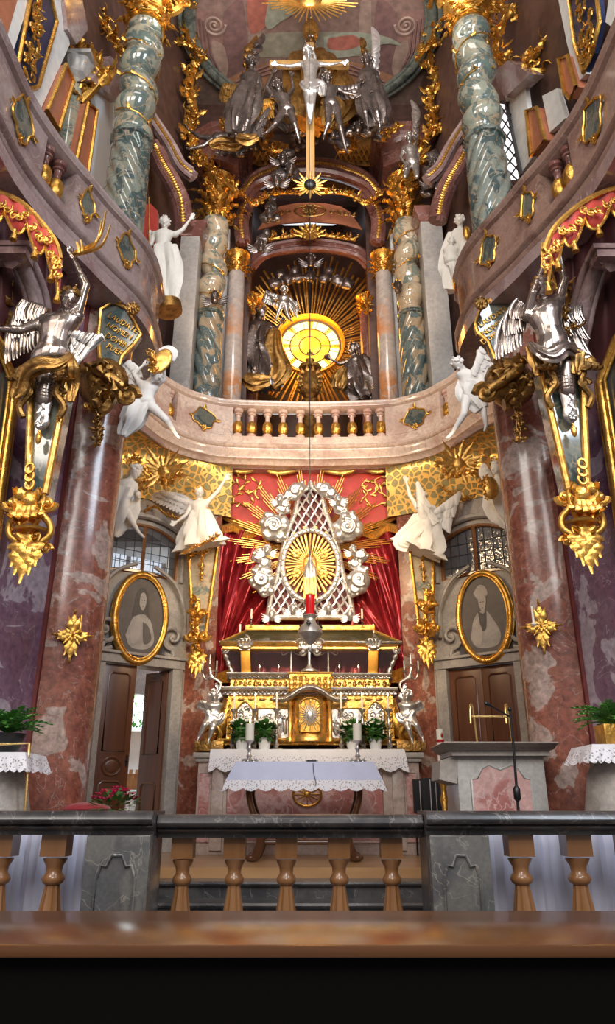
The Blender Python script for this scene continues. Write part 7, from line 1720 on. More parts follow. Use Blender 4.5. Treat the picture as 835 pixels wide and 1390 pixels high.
r_, W_ = figure('white_angel', 'white stucco angel seen from behind with spread wings lifting the canopy on the lectern side', 'angel statue',
    dict(pel=(578, 714), neck=(577, 686), head=(572, 674, .05), sL=(566, 688), sR=(588, 690), eL=(556, 672, -.05), hL=(552, 656, -.05), eR=(600, 702), hR=(596, 716), pL=(572, 716), pR=(584, 716)), 11.4, .215, (-.6, -.6, .1), 'stuccow', 'white altar angels', seed=13, vox=.013)
wing(r_, 'stuccow', (570, 690), (566, 656), (584, 716), (596, 708), 11.3, .04, 10); wing(r_, 'stuccow', (592, 694), (624, 670), (596, 712), (610, 724), 11.4, .035, 9); cloth(r_, 'robe', 'stuccow', [(578, 700), (576, 718), (572, 736), (568, 748)], 11.42, [.18, .26, .33, .35], 7, .32, .6); cloth(r_, 'mantle', 'stuccow', [(572, 712), (556, 726), (544, 738), (554, 744)], 11.3, [.12, .14, .10, .05], 5, .3)
r_, W_ = figure('white_angel', 'white stucco crowned figure half hidden by the pier above the open doors', 'angel statue',
    dict(pel=(164, 690), neck=(176, 652), head=(184, 640, -.05), sL=(160, 656), sR=(182, 660), eR=(188, 676, -.1), hR=(186, 672, -.2), eL=(154, 676), hL=(160, 690), pL=(158, 692), pR=(170, 692), kR=(178, 706, -.1), fR=(188, 722)), 10.6, .22, (.9, -.4, -.2), 'stuccow', 'white altar angels', seed=14, vox=.013, long=6)
wing(r_, 'stuccow', (162, 650), (158, 624), (150, 680), (146, 640), 10.7, .03, 7); cloth(r_, 'robe', 'stuccow', [(172, 664), (164, 686), (158, 706), (150, 726)], 10.6, [.20, .25, .20, .08], 6, .4); garland(MB(), pxpath([(172, 630), (180, 622), (192, 628)], 10.6), .07, 6, 2).build('gold_crown', 'goldb', r_)
garland(MB(), pxpath([(153, 718), (150, 732), (149, 744)], 10.5), .06, 7, 2).build('gold_hem', 'goldb', r_)
r_, W_ = figure('white_angel', 'white stucco figure with a gold shield half hidden behind the pier over the lectern', 'angel statue',
    dict(pel=(682, 690), neck=(676, 650), head=(674, 636, -.05), sL=(666, 656), sR=(690, 656), eL=(662, 672, -.1), hL=(666, 664, -.2), eR=(698, 672), hR=(694, 688), pL=(676, 692), pR=(690, 692), kL=(686, 712), fL=(692, 728)), 10.6, .22, (-.8, -.6, 0), 'stuccow', 'white altar angels', seed=15, vox=.013)
cloth(r_, 'robe', 'stuccow', [(680, 662), (684, 684), (690, 702), (696, 716)], 10.6, [.22, .26, .20, .08], 6, .4); wing(r_, 'stuccow', (668, 654), (656, 632), (668, 668), (658, 652), 10.65, .03, 6)
o = MB().ell(at(666, 662, 10.3), (.12, .05, .18), n=16, m=10); garland(o, pxpath([(660, 646), (656, 662), (662, 678)], 10.3), .05, 3, 2); tag(o.build('gilded_shield', 'goldb'), 'small gilded oval shield held by the white figure at the lectern side pier', 'shield')
# ---- green tapered pilasters under the altar angels
for s, xs, orn, lab in ((-1, [(256, 752), (296, 738), (279, 860), (262, 860)], (268, 825, 925), 'left'), (1, [(556, 742), (588, 752), (588, 860), (570, 860)], (579, 812, 918), 'right')):
    Y = 11.75; P = [at(x, y, Y) for x, y in xs]; root = thing('herm_pilaster', 'slim green tapered pilaster with gilded mounts beside the crimson drapery ' + SIDE[s], 'pilaster', (P[2].x, Y, at(orn[0], orn[2], Y).z), 'tapered altar pilasters')
    MB().prism(P, (0, .12, 0)).build('tapered_shaft', 'greencream', root, False); mb = MB(); mb.tube([P[0], P[3]], .03, 6); mb.tube([P[1], P[2]], .03, 6); garland(mb, [P[0]+Vector((0, -.05, 0)), P[0].lerp(P[1], .5)+Vector((0, -.1, -.1)), P[1]+Vector((0, -.05, 0))], .09, 3, 2)
    garland(mb, [P[0].lerp(P[1], .5)+Vector((0, -.08, 0)), P[2].lerp(P[3], .5).lerp(P[0].lerp(P[1], .5), .6)+Vector((0, -.06, 0))], .06, 4, 2); mb.build('gilded_edge', 'gold', root)
    cx, ya, yb = orn; mb = MB(); garland(mb, pxpath([(cx, ya-12), (cx, ya), (cx-1, ya+20), (cx-1, ya+45), (cx, ya+60)], Y-.12), .125, 8+s, 2.2, 1.1); 
    for k in range(5): mb.leaf(at(cx+(k-2)*2, ya+58, Y-.12), ((k-2)*.12, -.05, -1), (0, -1, 0), .46-.08*abs(k-2), .07, .3, 3, 14)
    for sg in (-1, 1): mb.scroll(at(cx+sg*9, ya+38, Y-.15), (sg, 0, 0), (0, 0, -1), .09, .035, 1.4); mb.scroll(at(cx+sg*7, ya+8, Y-.15), (sg, 0, 0), (0, 0, 1), .07, .03, 1.4)
    mb.build('gilded_mount', 'gold', root)
# gold sunflower relief on the trellis
for s, (x, y), sd in ((-1, (222, 640), 3), (1, (623, 630), 4)):
    c = at(x, y, 11.0); mb = MB()
    for k in range(18): a = 2*PI*k/18; mb.leaf(c, (math.cos(a), -.1, .8*math.sin(a)), (0, -1, 0), .42*(1+.25*math.sin(k*2.3)), .05, .4, 3)
    garland(mb, pxpath([(x-34*1, y+22), (x-16, y+12), (x+8, y+16), (x+24, y+4)] if s < 0 else [(x+34, y+14), (x+16, y+10), (x-8, y+16), (x-22, y+4)], 11.0), .13, sd, 1.8); mb.ell(c, (.12, .06, .12)); tag(mb.build('gilded_flower_relief', 'goldb'), 'large gilded flower relief on the golden trellis ' + SIDE[s], 'ornament', 'gilded trellis flowers')
    mb = garland(MB(), pxpath([(x-30, y+56), (x-12, y+48), (x+6, y+60), (x+26, y+64)] if s < 0 else [(x+24, y+44), (x+4, y+48), (x-10, y+40), (x-26, y+30)], 11.45), .06, sd+5, 1.0); tag(mb.build('gilded_sprig', 'gold'), 'thin gilded sprigs over the lunette window ' + SIDE[s], 'ornament', 'gilded sprigs')
# ---- silver cherub candelabra on the altar
for s in (-1, 1):
    X = lambda x, s=s: x if s < 0 else 843-x
    r_, W_ = figure('silver_cherub', 'gleaming silver cherub holding up candle arms at the altar end ' + SIDE[s], 'cherub statue',
        dict(pel=(X(290), 972), neck=(X(290), 953), head=(X(290), 944, -.05), sL=(X(284), 957), sR=(X(296), 957), eL=(X(300), 946), hL=(X(296), 936), eR=(X(281), 966, -.05), hR=(X(286), 974, -.08), pL=(X(286), 974), pR=(X(294), 974), kL=(X(278), 984, -.12), fL=(X(270), 1000, -.1), kR=(X(288), 990, -.12), fR=(X(284), 1002, -.1)), 11.45, .165, (-s*.3, -1, 0), 'silverb', 'silver cherubs', seed=20+s, fat=1.2, child=True, vox=.011)
    wing(r_, 'silverb', (X(286), 958), (X(274), 952), (X(282), 968), (X(268), 962), 11.5, .02, 6); cloth(r_, 'sash', 'silverb', [(X(284), 966), (X(290), 974), (X(298), 976), (X(304), 968)], 11.4, [.05, .07, .06, .02], 5, .25)
    t = thing('candelabrum', 'curving silver three armed candelabrum held by the cherub ' + SIDE[s], 'candelabrum', at(X(292), 935, 11.4), 'cherub candelabra')
    mb = MB(); mb.tube(pxpath([(X(296), 940), (X(300), 928), (X(288), 918), (X(285), 906)], 11.4), .02, 7)
    for ex, ey in ((X(275), 910), (X(285), 902), (X(294), 910)):
        mb.tube(pxpath([(X(285), 918), (lerp(X(285), ex, .6), 922), (ex, ey+4)], 11.4), .012, 6); mb.lathe([(.01, -.03), (.035, 0), (.015, 0)], at(ex, ey, 11.4), 10)
    mb.build('arms', 'silver', t)
    for ex, ey in ((X(275), 910), (X(285), 902), (X(294), 910)): MB().lathe([(.014, 0), (.014, .14), (.001, .145)], at(ex, ey, 11.4), 8).build('candle', 'silver', t)
# ---- silver clouds and cherub heads round the glory
YQ = 11.98
cl = [((401, 667, 9), (408, 661, 6), (393, 672, 7)), ((372, 716, 15), (366, 704, 8), (379, 727, 8), (384, 690, 8)), ((356, 788, 13), (351, 776, 7), (361, 800, 8)), ((441, 665, 8), (434, 660, 5), (449, 670, 7)), ((471, 718, 15), (476, 704, 8), (463, 728, 8), (462, 690, 8)), ((487, 788, 13), (492, 776, 7), (482, 800, 8)), ((352, 755, 8), (360, 765, 7), (378, 682, 6)), ((490, 755, 8), (482, 765, 7), (465, 682, 6))]
nm = ['small silver cloud at the top of the ring nearer the open doors', 'large swirled silver cloud high on the open door side of the glory', 'swirled silver cloud low on the open door side of the glory', 'small silver cloud at the top of the ring nearer the lectern', 'large swirled silver cloud high on the lectern side of the glory', 'swirled silver cloud low on the lectern side of the glory', 'silver cloud wisp between the two swirls on the open door side', 'silver cloud wisp between the two swirls on the lectern side']
for k, sp in enumerate(cl): cloud('silver_cloud', nm[k], 'cloud', [(x_, y_, r_*1.25) for x_, y_, r_ in sp], YQ, 'silverb', k+1, 'silver clouds of the glory', vox=.014)
hs_ = [(380, 677), (363, 746), (369, 834), (398, 826), (459, 677), (480, 746), (475, 834), (446, 826)]
hn = ['top of the ring, open door side', 'middle of the ring, open door side', 'outer bottom corner, open door side', 'beside the ruby lamp, open door side', 'top of the ring, lectern side', 'middle of the ring, lectern side', 'outer bottom corner, lectern side', 'beside the ruby lamp, lectern side']
for k, (x, y) in enumerate(hs_): head_only('silver_cherub_bust', 'silver cherub head with small wings, ' + hn[k], 'cherub', x, y, YQ-.15, .15, (-.3 if x < 421 else .3, -1, -.3), 'silverb', 30+k, 'silver cherub heads')
# ---- crucifix group high in the apse
YX = 10.6
t = thing('crucifix', 'great gilded wooden cross with a gold rosette at its foot high in the apse', 'crucifix', at(421, 252, YX))
a, b = at(421, 60, YX), at(421.5, 244, YX); MB().bar(a, b, .16, .10, (0, 1, 0)).build('upright', 'crosswood', t, bevel=.012); MB().bar(at(366, 88, YX), at(474, 88, YX), .10, .16, (0, 0, 1)).build('crossbeam', 'crosswood', t, bevel=.012)
c = at(421, 253, YX-.08); mb = MB()
for k in range(20): a_ = 2*PI*k/20; mb.leaf(c, (math.cos(a_), -.1, math.sin(a_)), (0, -1, 0), .34 if k % 2 else .24, .045, .15, 1, 6)
mb.build('gilded_rosette', 'goldb', t); MB().ell(c+Vector((0, -.06, 0)), (.11, .05, .11)).build('dark_centre', 'black', t)
r_, W_ = figure('christ_figure', 'bright silver crucified figure with outstretched arms on the gilded cross', 'statue',
    dict(pel=(421, 120), neck=(421, 82), head=(419, 72, -.08), sL=(410, 87), sR=(432, 87), eL=(394, 90), hL=(378, 88), eR=(448, 88), hR=(463, 85), pL=(417, 122), pR=(425, 122), kL=(418, 142, -.08), fL=(420, 163), kR=(424, 143, -.08), fR=(422, 164)), YX-.18, .25, (-.2, -1, -.6), 'silverb', seed=41, fat=.95, long=7)
cloth(r_, 'loincloth', 'silverb', [(410, 112), (421, 118, -.05), (434, 116), (438, 130)], YX-.22, [.06, .14, .12, .04], 6, .25)
r_, W_ = figure('god_father_figure', 'gilded robed old man with a tall tiara behind the crossbeam', 'statue',
    dict(pel=(424, 120), neck=(422, 76), head=(422, 58, -.05), sL=(404, 88), sR=(442, 88), eL=(392, 104), hL=(390, 96, -.2), eR=(452, 104), hR=(456, 96, -.2)), YX+.35, .28, (0, -1, -.5), 'goldd', hairmat='silver', seed=42, fat=1.1, long=8)
cloth(r_, 'mantle', 'goldd', [(422, 80), (424, 110), (424, 140), (422, 170)], YX+.4, [.45, .62, .60, .40], 9, .25); cloth(r_, 'mantle_fold', 'silverd', [(396, 84), (382, 120), (378, 150), (394, 176)], YX+.45, [.16, .26, .24, .10], 6, .3); cloth(r_, 'mantle_fold', 'goldd', [(448, 84), (464, 116), (466, 146), (450, 172)], YX+.45, [.16, .24, .24, .10], 6, .3)
MB().lathe([(.14, 0), (.15, .08), (.17, .16), (.16, .30), (.10, .42), (.03, .50), (.05, .54), (.001, .58)], at(422, 50, YX+.35), 16, flute=8, famp=.05).build('tiara', 'goldb', r_)
SS = 'silver bronze angels of the crucifix group'
r_, W_ = figure('dark_angel', 'dark silver seated angel with tall narrow wings, open door side of the cross', 'angel statue',
    dict(pel=(334, 138), neck=(341, 98), head=(341, 84, -.05), sL=(330, 104), sR=(351, 104), eL=(326, 124), hL=(340, 130, -.1), eR=(356, 122), hR=(344, 126, -.12), pL=(328, 140), pR=(340, 140), kL=(322, 160, -.15), fL=(320, 184), kR=(336, 164, -.15), fR=(330, 186)), YX, .25, (.5, -1, -.3), 'silverd', SS, seed=43)
wing(r_, 'silverd', (336, 102), (346, 66), (344, 104), (357, 46), YX+.15, .02, 5, wk=.35); wing(r_, 'goldd', (330, 104), (333, 72), (338, 100), (348, 48), YX+.2, .02, 4, wk=.35); wing(r_, 'goldd', (326, 120), (306, 116), (318, 150), (302, 138), YX+.1, .03, 7)
cloth(r_, 'robe', 'silverd', [(338, 116), (334, 138), (326, 156), (322, 182)], YX-.02, [.20, .27, .24, .14], 6, .42); cloth(r_, 'gilded_sash', 'goldd', [(322, 186), (336, 190), (350, 186)], YX-.1, [.08, .12, .06], 5, .3)
r_, W_ = figure('dark_cherub', 'tarnished silver cherub with both arms up bearing the crossbeam', 'cherub statue',
    dict(pel=(390, 150), neck=(380, 128), head=(377, 116, -.05), sL=(370, 130), sR=(390, 132), eL=(362, 118, -.05), hL=(370, 99, -.05), eR=(398, 120), hR=(396, 104), pL=(385, 152), pR=(394, 152), kL=(374, 168, -.1), fL=(362, 180), kR=(400, 168, -.1), fR=(406, 190)), YX-.05, .23, (-.2, -1, -.2), 'silverd', SS, seed=44, fat=1.1)
wing(r_, 'gold', (372, 136), (356, 140), (372, 160), (350, 166), YX+.1, .03, 8); wing(r_, 'silverd', (366, 150), (358, 160), (356, 186), (342, 190), YX+.1, .02, 5)
r_, W_ = figure('dark_angel', 'tarnished silver youth stretching one long leg downward beside the foot of the cross', 'angel statue',
    dict(pel=(450, 142), neck=(446, 118), head=(444, 106, -.05), sL=(436, 122), sR=(458, 120), eL=(432, 106), hL=(436, 96), eR=(468, 126), hR=(480, 128), pL=(446, 144), pR=(456, 144), kR=(462, 172, -.1), fR=(470, 204), kL=(446, 168, -.1), fL=(440, 184)), YX-.1, .24, (.3, -1, -.2), 'silverd', SS, seed=45)
wing(r_, 'silverd', (460, 122), (486, 118), (462, 138), (500, 128), YX+.05, .02, 7); cloth(r_, 'gilded_cloth', 'goldd', [(440, 134), (452, 142), (448, 158), (444, 172)], YX-.05, [.12, .2, .16, .06], 6, .3)
r_, W_ = figure('dark_angel', 'tarnished silver angel with one brilliant white upright wing on the lectern side of the cross', 'angel statue',
    dict(pel=(500, 128), neck=(500, 94), head=(498, 82, -.05), sL=(490, 100), sR=(510, 100), eL=(486, 114), hL=(492, 110, -.15), eR=(516, 112), hR=(508, 122, -.1), pL=(494, 130), pR=(506, 130), kL=(496, 152, -.15), fL=(500, 172), kR=(512, 152, -.15), fR=(516, 174)), YX, .25, (-.5, -1, -.3), 'silverd', SS, seed=46)
wing(r_, 'glorysilver', (506, 96), (508, 68), (516, 100), (505, 36), YX+.1, .03, 7, wk=.45); wing(r_, 'goldd', (494, 92), (492, 66), (500, 90), (490, 50), YX+.15, .02, 4, wk=.35); cloth(r_, 'robe', 'silverd', [(502, 108), (504, 130), (508, 150), (514, 172)], YX, [.18, .25, .24, .14], 6, .42)
r_, W_ = figure('dark_angel', 'tarnished silver angel with one slender upright wing on the small capital', 'angel statue',
    dict(pel=(560, 222), neck=(556, 198), head=(556, 187, -.05), sL=(548, 202), sR=(564, 202), eL=(544, 214), hL=(550, 222, -.1), eR=(568, 212), hR=(566, 224), pL=(554, 224), pR=(564, 224), kL=(550, 240, -.1), kR=(566, 240, -.1)), 11.4, .22, (-.5, -1, -.2), 'silver', SS, seed=47)
wing(r_, 'silver', (562, 198), (564, 170), (566, 200), (558, 136), 11.5, .02, 5, wk=.3)
r_, W_ = figure('dark_angel', 'tarnished silver reclining angel draped over the entablature on the open door side', 'angel statue',
    dict(pel=(292, 188), neck=(316, 184), head=(326, 178, -.05), sL=(314, 178), sR=(316, 192), eL=(326, 190, -.1), hL=(332, 200, -.1), eR=(304, 198), hR=(298, 206), kL=(272, 186), fL=(256, 176), kR=(276, 198), fR=(258, 202)), 11.2, .21, (.5, -1, -.2), 'silverd', SS, seed=48)
cloth(r_, 'gilded_cloth', 'goldd', [(336, 186), (318, 196), (300, 194), (284, 198)], 11.15, [.08, .14, .14, .06], 6, .3)
# dark cherub clusters and clouds
CG_ = 'dark cherub clusters'
for k, (sp, Y, lab) in enumerate([([(388, 222, 12), (380, 238, 11), (398, 236, 10), (392, 208, 8)], 11.6, 'dark silver cloud of cherubs hanging beside the foot of the cross'), ([(486, 165, 13), (498, 178, 12), (476, 178, 10), (452, 186, 12), (466, 196, 10)], 11.4, 'dark silver cloud under the lectern side angels'), ([(368, 282, 9), (362, 296, 9), (374, 296, 8), (370, 270, 6)], 12.2, 'dark silver cloud cluster beside the terracotta soffit'), ([(356, 326, 8), (352, 336, 8), (362, 316, 6)], 12.3, 'small dark silver cloud above the orange marble column'), ([(588, 214, 11), (584, 234, 11), (592, 250, 10), (580, 262, 9)], 11.6, 'dark silver cloud column behind the lectern side garland'), ([(345, 196, 12), (322, 205, 12), (300, 212, 10)], 12.0, 'dark cloud bank behind the reclining angel'), ([(524, 170, 12), (536, 186, 10), (515, 186, 10)], 12.0, 'dark cloud bank behind the single winged angel'), ([(372, 392-6, 9), (390, 380, 9), (405, 378, 8), (421, 376, 9), (440, 378, 8), (458, 380, 9), (472, 386, 9), (380, 372, 7), (400, 368, 7), (446, 368, 7)], 13.9, 'dark silver cloud arc over the rays of the yellow window'), ([(338, 182, 14), (360, 196, 12), (404, 196, 12), (428, 190, 10)], 12.2, 'dark cloud bank behind the cherub bearing the beam')]):
    cloud('dark_cloud', lab, 'cloud', sp, Y, 'silverd', 60+k, 'dark silver clouds', vox=.03)
for k, (x, y, Y, lab) in enumerate([(384, 214, 11.4, 'upper head beside the foot of the cross'), (394, 228, 11.4, 'lower head beside the foot of the cross'), (376, 244, 11.4, 'lowest head beside the foot of the cross'), (366, 288, 12.0, 'beside the terracotta soffit'), (354, 332, 12.1, 'above the orange column'), (590, 222, 11.4, 'behind the lectern side garland, upper'), (586, 246, 11.4, 'behind the lectern side garland, lower'), (486, 172, 11.2, 'under the white winged angel'), (422, 352, 13.2, 'in the middle above the window rays'), (452, 178, 11.2, 'beside the long leg of the youth'), (408, 174, 11.2, 'beside the upright of the cross'), (540, 388, 12.0, 'on the lectern side twisted column'), (292, 402, 12.0, 'on the open door side twisted column')]):
    head_only('dark_cherub_bust', 'dark silver cherub head ' + lab, 'cherub', x, y, Y, .24, (.3*math.sin(k*2), -1, -.4), 'silverd', 80+k, 'dark cherub heads', wings=(k % 2 == 0), hairmat='silverd' if k < 11 else 'gold')
# ---- saints flanking the yellow window
r_, W_ = figure('dark_saint', 'dark silver robed saint rising beside the yellow window on the open door side', 'statue',
    dict(pel=(356, 470), neck=(352, 436), head=(354, 424, -.05), sL=(342, 442), sR=(364, 442), eL=(338, 458), hL=(348, 462, -.15), eR=(374, 450), hR=(380, 440), pL=(350, 472), pR=(362, 472), kL=(346, 500, -.2), fL=(350, 526), kR=(368, 498, -.2), fR=(366, 522)), 13.4, .30, (.8, -.7, 0), 'silverd', 'dark saints of the window', seed=71, long=5)
cloth(r_, 'robe', 'silverd', [(354, 446), (352, 470), (358, 498), (360, 528)], 13.4, [.24, .32, .34, .26], 7, .4); cloth(r_, 'gilded_mantle', 'goldd', [(372, 448), (370, 478), (376, 505), (366, 524)], 13.3, [.12, .22, .24, .1], 6, .3); cloth(r_, 'gilded_hem', 'goldd', [(332, 512), (346, 518), (366, 516)], 13.2, [.12, .18, .1], 6, .3)
r_, W_ = figure('dark_saint', 'tarnished silver saint bending towards the amber window from the lectern side', 'statue',
    dict(pel=(490, 505), neck=(482, 484), head=(480, 474, -.05), sL=(474, 490), sR=(494, 484), eL=(462, 494), hL=(450, 488), eR=(500, 500), hR=(496, 512), pL=(484, 508), pR=(496, 506), kL=(474, 522, -.2), fL=(486, 540), kR=(500, 526), fR=(504, 542)), 13.4, .28, (-.9, -.5, 0), 'silverd', 'dark saints of the window', seed=72, long=4)
cloth(r_, 'robe', 'silverd', [(484, 488), (490, 506), (494, 524), (500, 540)], 13.4, [.22, .32, .34, .24], 7, .4); cloth(r_, 'gilded_mantle', 'goldd', [(468, 500), (462, 514), (458, 528)], 13.3, [.1, .16, .1], 6, .3)
r_, W_ = figure('dark_angel', 'small tarnished silver angel with spread feathers above the saint with the book', 'angel statue',
    dict(pel=(384, 414), neck=(386, 402), head=(386, 394, -.05), sL=(380, 404), sR=(392, 404), eL=(372, 406), hL=(366, 400), eR=(398, 410), hR=(404, 418), pL=(381, 416), pR=(388, 416), kL=(378, 424), fL=(374, 434), kR=(390, 426), fR=(394, 434)), 13.3, .19, (.3, -1, 0), 'silver', SS, seed=73)
wing(r_, 'silver', (380, 404), (364, 398), (376, 416), (358, 412), 13.4, .02, 6); wing(r_, 'silver', (392, 406), (402, 412), (396, 420), (404, 432), 13.4, .02, 6)
mb = MB(); c = at(421, 522, 12.9); mb.lathe([(.26, 6.77-c.z), (.26, 6.9-c.z), (.14, 7.0-c.z), (.14, -.5), (.15, -.42), (.18, -.38), (.10, -.32), (.17, -.2), (.23, 0), (.20, .2), (.10, .3), (.20, .34), (.22, .40), (.10, .45), (.06, .5), (.09, .56), (.001, .62)], c, 20, flute=8, famp=.07); mb.box(c+Vector((0, 0, .70)), (.04, .03, .2)); mb.box(c+Vector((0, 0, .72)), (.13, .03, .035))
for k in range(14): a = 2*PI*k/14; mb.leaf(c+Vector((math.cos(a)*.16, -.15, math.sin(a)*.18)), (math.cos(a), -.2, math.sin(a)), (0, -1, 0), .2, .04, .6, 3)
tag(garland(mb, [c+Vector((.22, -.15, -.25)), c+Vector((0, -.25, -.3)), c+Vector((-.22, -.15, -.25))], .06, 3, 2).build('crowned_reliquary', 'goldd'), 'crowned gilded reliquary bust shape before the yellow window', 'reliquary')
for s in (-1, 1):
    mb = garland(MB(), pxpath([(345 if s < 0 else 497, 425), (340 if s < 0 else 500, 412), (347 if s < 0 else 493, 402)], 13.1), .16, 90+s, 2); tag(mb.build('gilded_knot', 'gold'), 'gilded capital ornament beside the rays of the yellow window ' + SIDE[s], 'ornament', 'gilded knots by the window')
    for k, (pts, Y, r2, lb) in enumerate([([(325, 262), (345, 278), (360, 268), (380, 262), (410, 262)], 12.35, .10, 'gilded leaf festoon under the broken arch '), ([(300, 170), (312, 178), (322, 190)], 11.3, .16, 'gilded leaf tuft at the entablature corner '), ([(240, 58), (262, 64), (276, 82)], 11.5, .15, 'gilded leaf tuft at the ceiling frame '), ([(278, 250), (290, 262), (300, 285)], 11.9, .14, 'gilded leaf drop in front of the small capital '), ([(372, 168), (360, 200), (384, 205)], 11.9, .15, 'gilded cloud fringe beside the cross ')]):
        mb = garland(MB(), pxpath([(x if s < 0 else 842-x, y) for x, y in pts], Y), r2, 100+k*3+s, 1.8); tag(mb.build('gilded_festoon', 'gold'), lb + SIDE[s], 'ornament', 'gilded festoons')
# ================================================================== SIDE FURNITURE
# marble ambo with brass book rest
YA = 7.15
a0, a1 = x_of(603, 1015, YA), x_of(750, 1015, YA); zt = z_of(1008, YA); zb2 = z_of(1026, YA)
am = thing('ambo', 'grey marble ambo with a red marble front panel before the closed wooden door', 'lectern', ((a0+a1)/2, YA+.3, .0))
P = [(0.0, zb2), (.03, zb2), (.03, zb2+.04), (.07, zb2+.05), (.09, zb2+.08), (.12, zb2+.10), (.12, zt-.01), (.10, zt), (-.3, zt), (-.3, zb2)]
b0, b1 = x_of(622, 1050, YA), x_of(742, 1050, YA)
MB().sweep(P, [(b0-.02, YA+.62), (b0-.02, YA), (b1+.02, YA), (b1+.02, YA+.62)]).box(((b0+b1)/2, YA+.32, (zb2+zt)/2), (b1-b0, .6, zt-zb2-.01)).build('top_slab', 'greystone', am, bevel=None)
MB().box(((b0+b1)/2, YA+.34, zb2/2+.02), (b1-b0, .60, zb2-.02)).build('body', 'palegrey', am, bevel=.012)
xa, xb = x_of(641, 1060, YA), x_of(722, 1060, YA); z0, z1 = .35, z_of(1048, YA); xm = (xa+xb)/2; w = (xb-xa)/2
Q = [(xa, z0), (xb, z0), (xb, z1-.06), (xb-.05, z1-.05), (xb-.10, z1+.03), (xm+.10, z1+.06), (xm, z1+.02), (xm-.10, z1+.06), (xa+.10, z1+.03), (xa+.05, z1-.05), (xa, z1-.06)]
MB().prism([(x, YA+.025, z) for x, z in Q], (0, .03, 0)).build('red_panel', 'redpink', am, False); MB().tube([(x, YA+.03, z) for x, z in Q], .012, 6, closed=True).build('panel_moulding', 'palegrey', am)

MB().prism([V(598, 1032, YA+.05), V(622, 1024, YA+.03), V(621, 1064, YA+.03), V(597, 1058, YA+.05)], (0, .5, 0)).build('side_wing', 'greystone', am, False)
br = thing('book_rest', 'thin brass book rest of two hooped rods standing on the ambo', 'book rest', (x_of(668, 1000, YA+.2), YA+.2, zt))
for px in (644, 692):
    x = x_of(px, 1005, YA+.2); zT = z_of(958, YA+.2); MB().tube(spline([(x+.03, YA+.22, zt), (x+.015, YA+.2, zT-.10), (x, YA+.18, zT), (x-.03, YA+.12, zT-.02), (x-.045, YA+.08, zT-.17)], 6), .010, 8).build('hooped_rod', 'brass', br)
MB().tube([(x_of(640, 973, YA+.1), YA+.08, z_of(973, YA+.1)), (x_of(688, 973, YA+.1), YA+.08, z_of(973, YA+.1))], .009, 6).build('cross_rod', 'brass', br)
ms = thing('microphone_stand', 'black microphone stand with a long thin boom in front of the ambo', 'microphone stand', (x_of(702, 1095, 6.8), 6.8, 0))
MB().tube([Vector((V(703, 1092, 6.8).x+.02, 6.8, .02)), V(703, 1092, 6.8), V(697, 1010, 6.8), V(692, 962, 6.8)], [.013, .012, .011, .010], 8).build('pole', 'black', ms)
MB().lathe([(.012, 0), (.03, .02), (.03, .10), (.012, .12)], V(703, 1088, 6.8), 10).build('clutch', 'black', ms); MB().lathe([(.14, 0), (.14, .02), (.02, .04)], (V(703, 1092, 6.8).x+.02, 6.8, 0), 18).build('round_base', 'black', ms)
MB().tube([V(694, 974, 6.8), V(664, 957, 6.75)], .008, 6).build('boom', 'black', ms); MB().cap(V(666, 958, 6.75), .015, V(660, 955, 6.72), .019).build('microphone', 'black', ms); MB().ell(V(692, 963, 6.8), .02).build('joint', 'black', ms)
ec = thing('easter_candle', 'tall cream Easter candle with a red band beside the ambo', 'candle', V(601, 1060, 9.6))
c = V(601, 1052, 9.6); zc0, zc1 = z_of(1052, 9.6), z_of(990, 9.6); MB().lathe([(.045, zc0), (.045, zc1), (.01, zc1+.01)], (c.x, 9.6, 0), 16).build('wax', 'candle', ec)
MB().lathe([(.047, z_of(1008, 9.6)), (.048, z_of(1004, 9.6))], (c.x, 9.6, 0), 16).build('red_band', 'redglass', ec); mb = MB()
for yy in (998, 1012): mb.ell(V(600, yy, 9.55), (.015, .01, .03))
mb.build('red_grains', 'redglass', ec); 
gb = thing('candle_stand', 'turned gilded candle stand under the Easter candle', 'candle stand', (c.x, 9.6, .56))
h = zc0-.56; MB().lathe([(.14, .56), (.14, .60), (.05, .64), (.03, .7), (.055, .56+h*.3), (.025, .56+h*.38), (.05, .56+h*.5), (.025, .56+h*.58), (.05, .56+h*.72), (.025, .56+h*.8), (.06, zc0-.03), (.07, zc0)], (c.x, 9.6, 0), 16).build('turned_shaft', 'gold', gb)
# stacked black chairs between altar and ambo
def chair(lab, x, Y, z):
    t = thing('chair', lab, 'chair', (x, Y, z), 'black chairs beside the altar')
    MB().box((x, Y, z+.45), (.42, .42, .05)).build('seat', 'blackcloth', t, bevel=.015); MB().box((x, Y+.20, z+.72), (.42, .04, .42)).build('backrest', 'blackcloth', t, bevel=.012)
    for sx in (-1, 1):
        for sy in (-1, 1): MB().tube([(x+sx*.19, Y+sy*.19, z), (x+sx*.19, Y+sy*.19, z+.44)], .014, 6).build('leg', 'black', t)
    for k in range(6): MB().tube([(x-.17+k*.068, Y-.215, z+.47), (x-.17+k*.068, Y-.215, z+.90)], .006, 5).build('back_rod', 'steel', t)
chair('black upholstered chair between the altar and the ambo, nearer the altar', x_of(583, 1070, 11.0), 10.9, .56); chair('black upholstered chair between the altar and the ambo, nearer the ambo', x_of(600, 1070, 10.3), 10.35, .56)
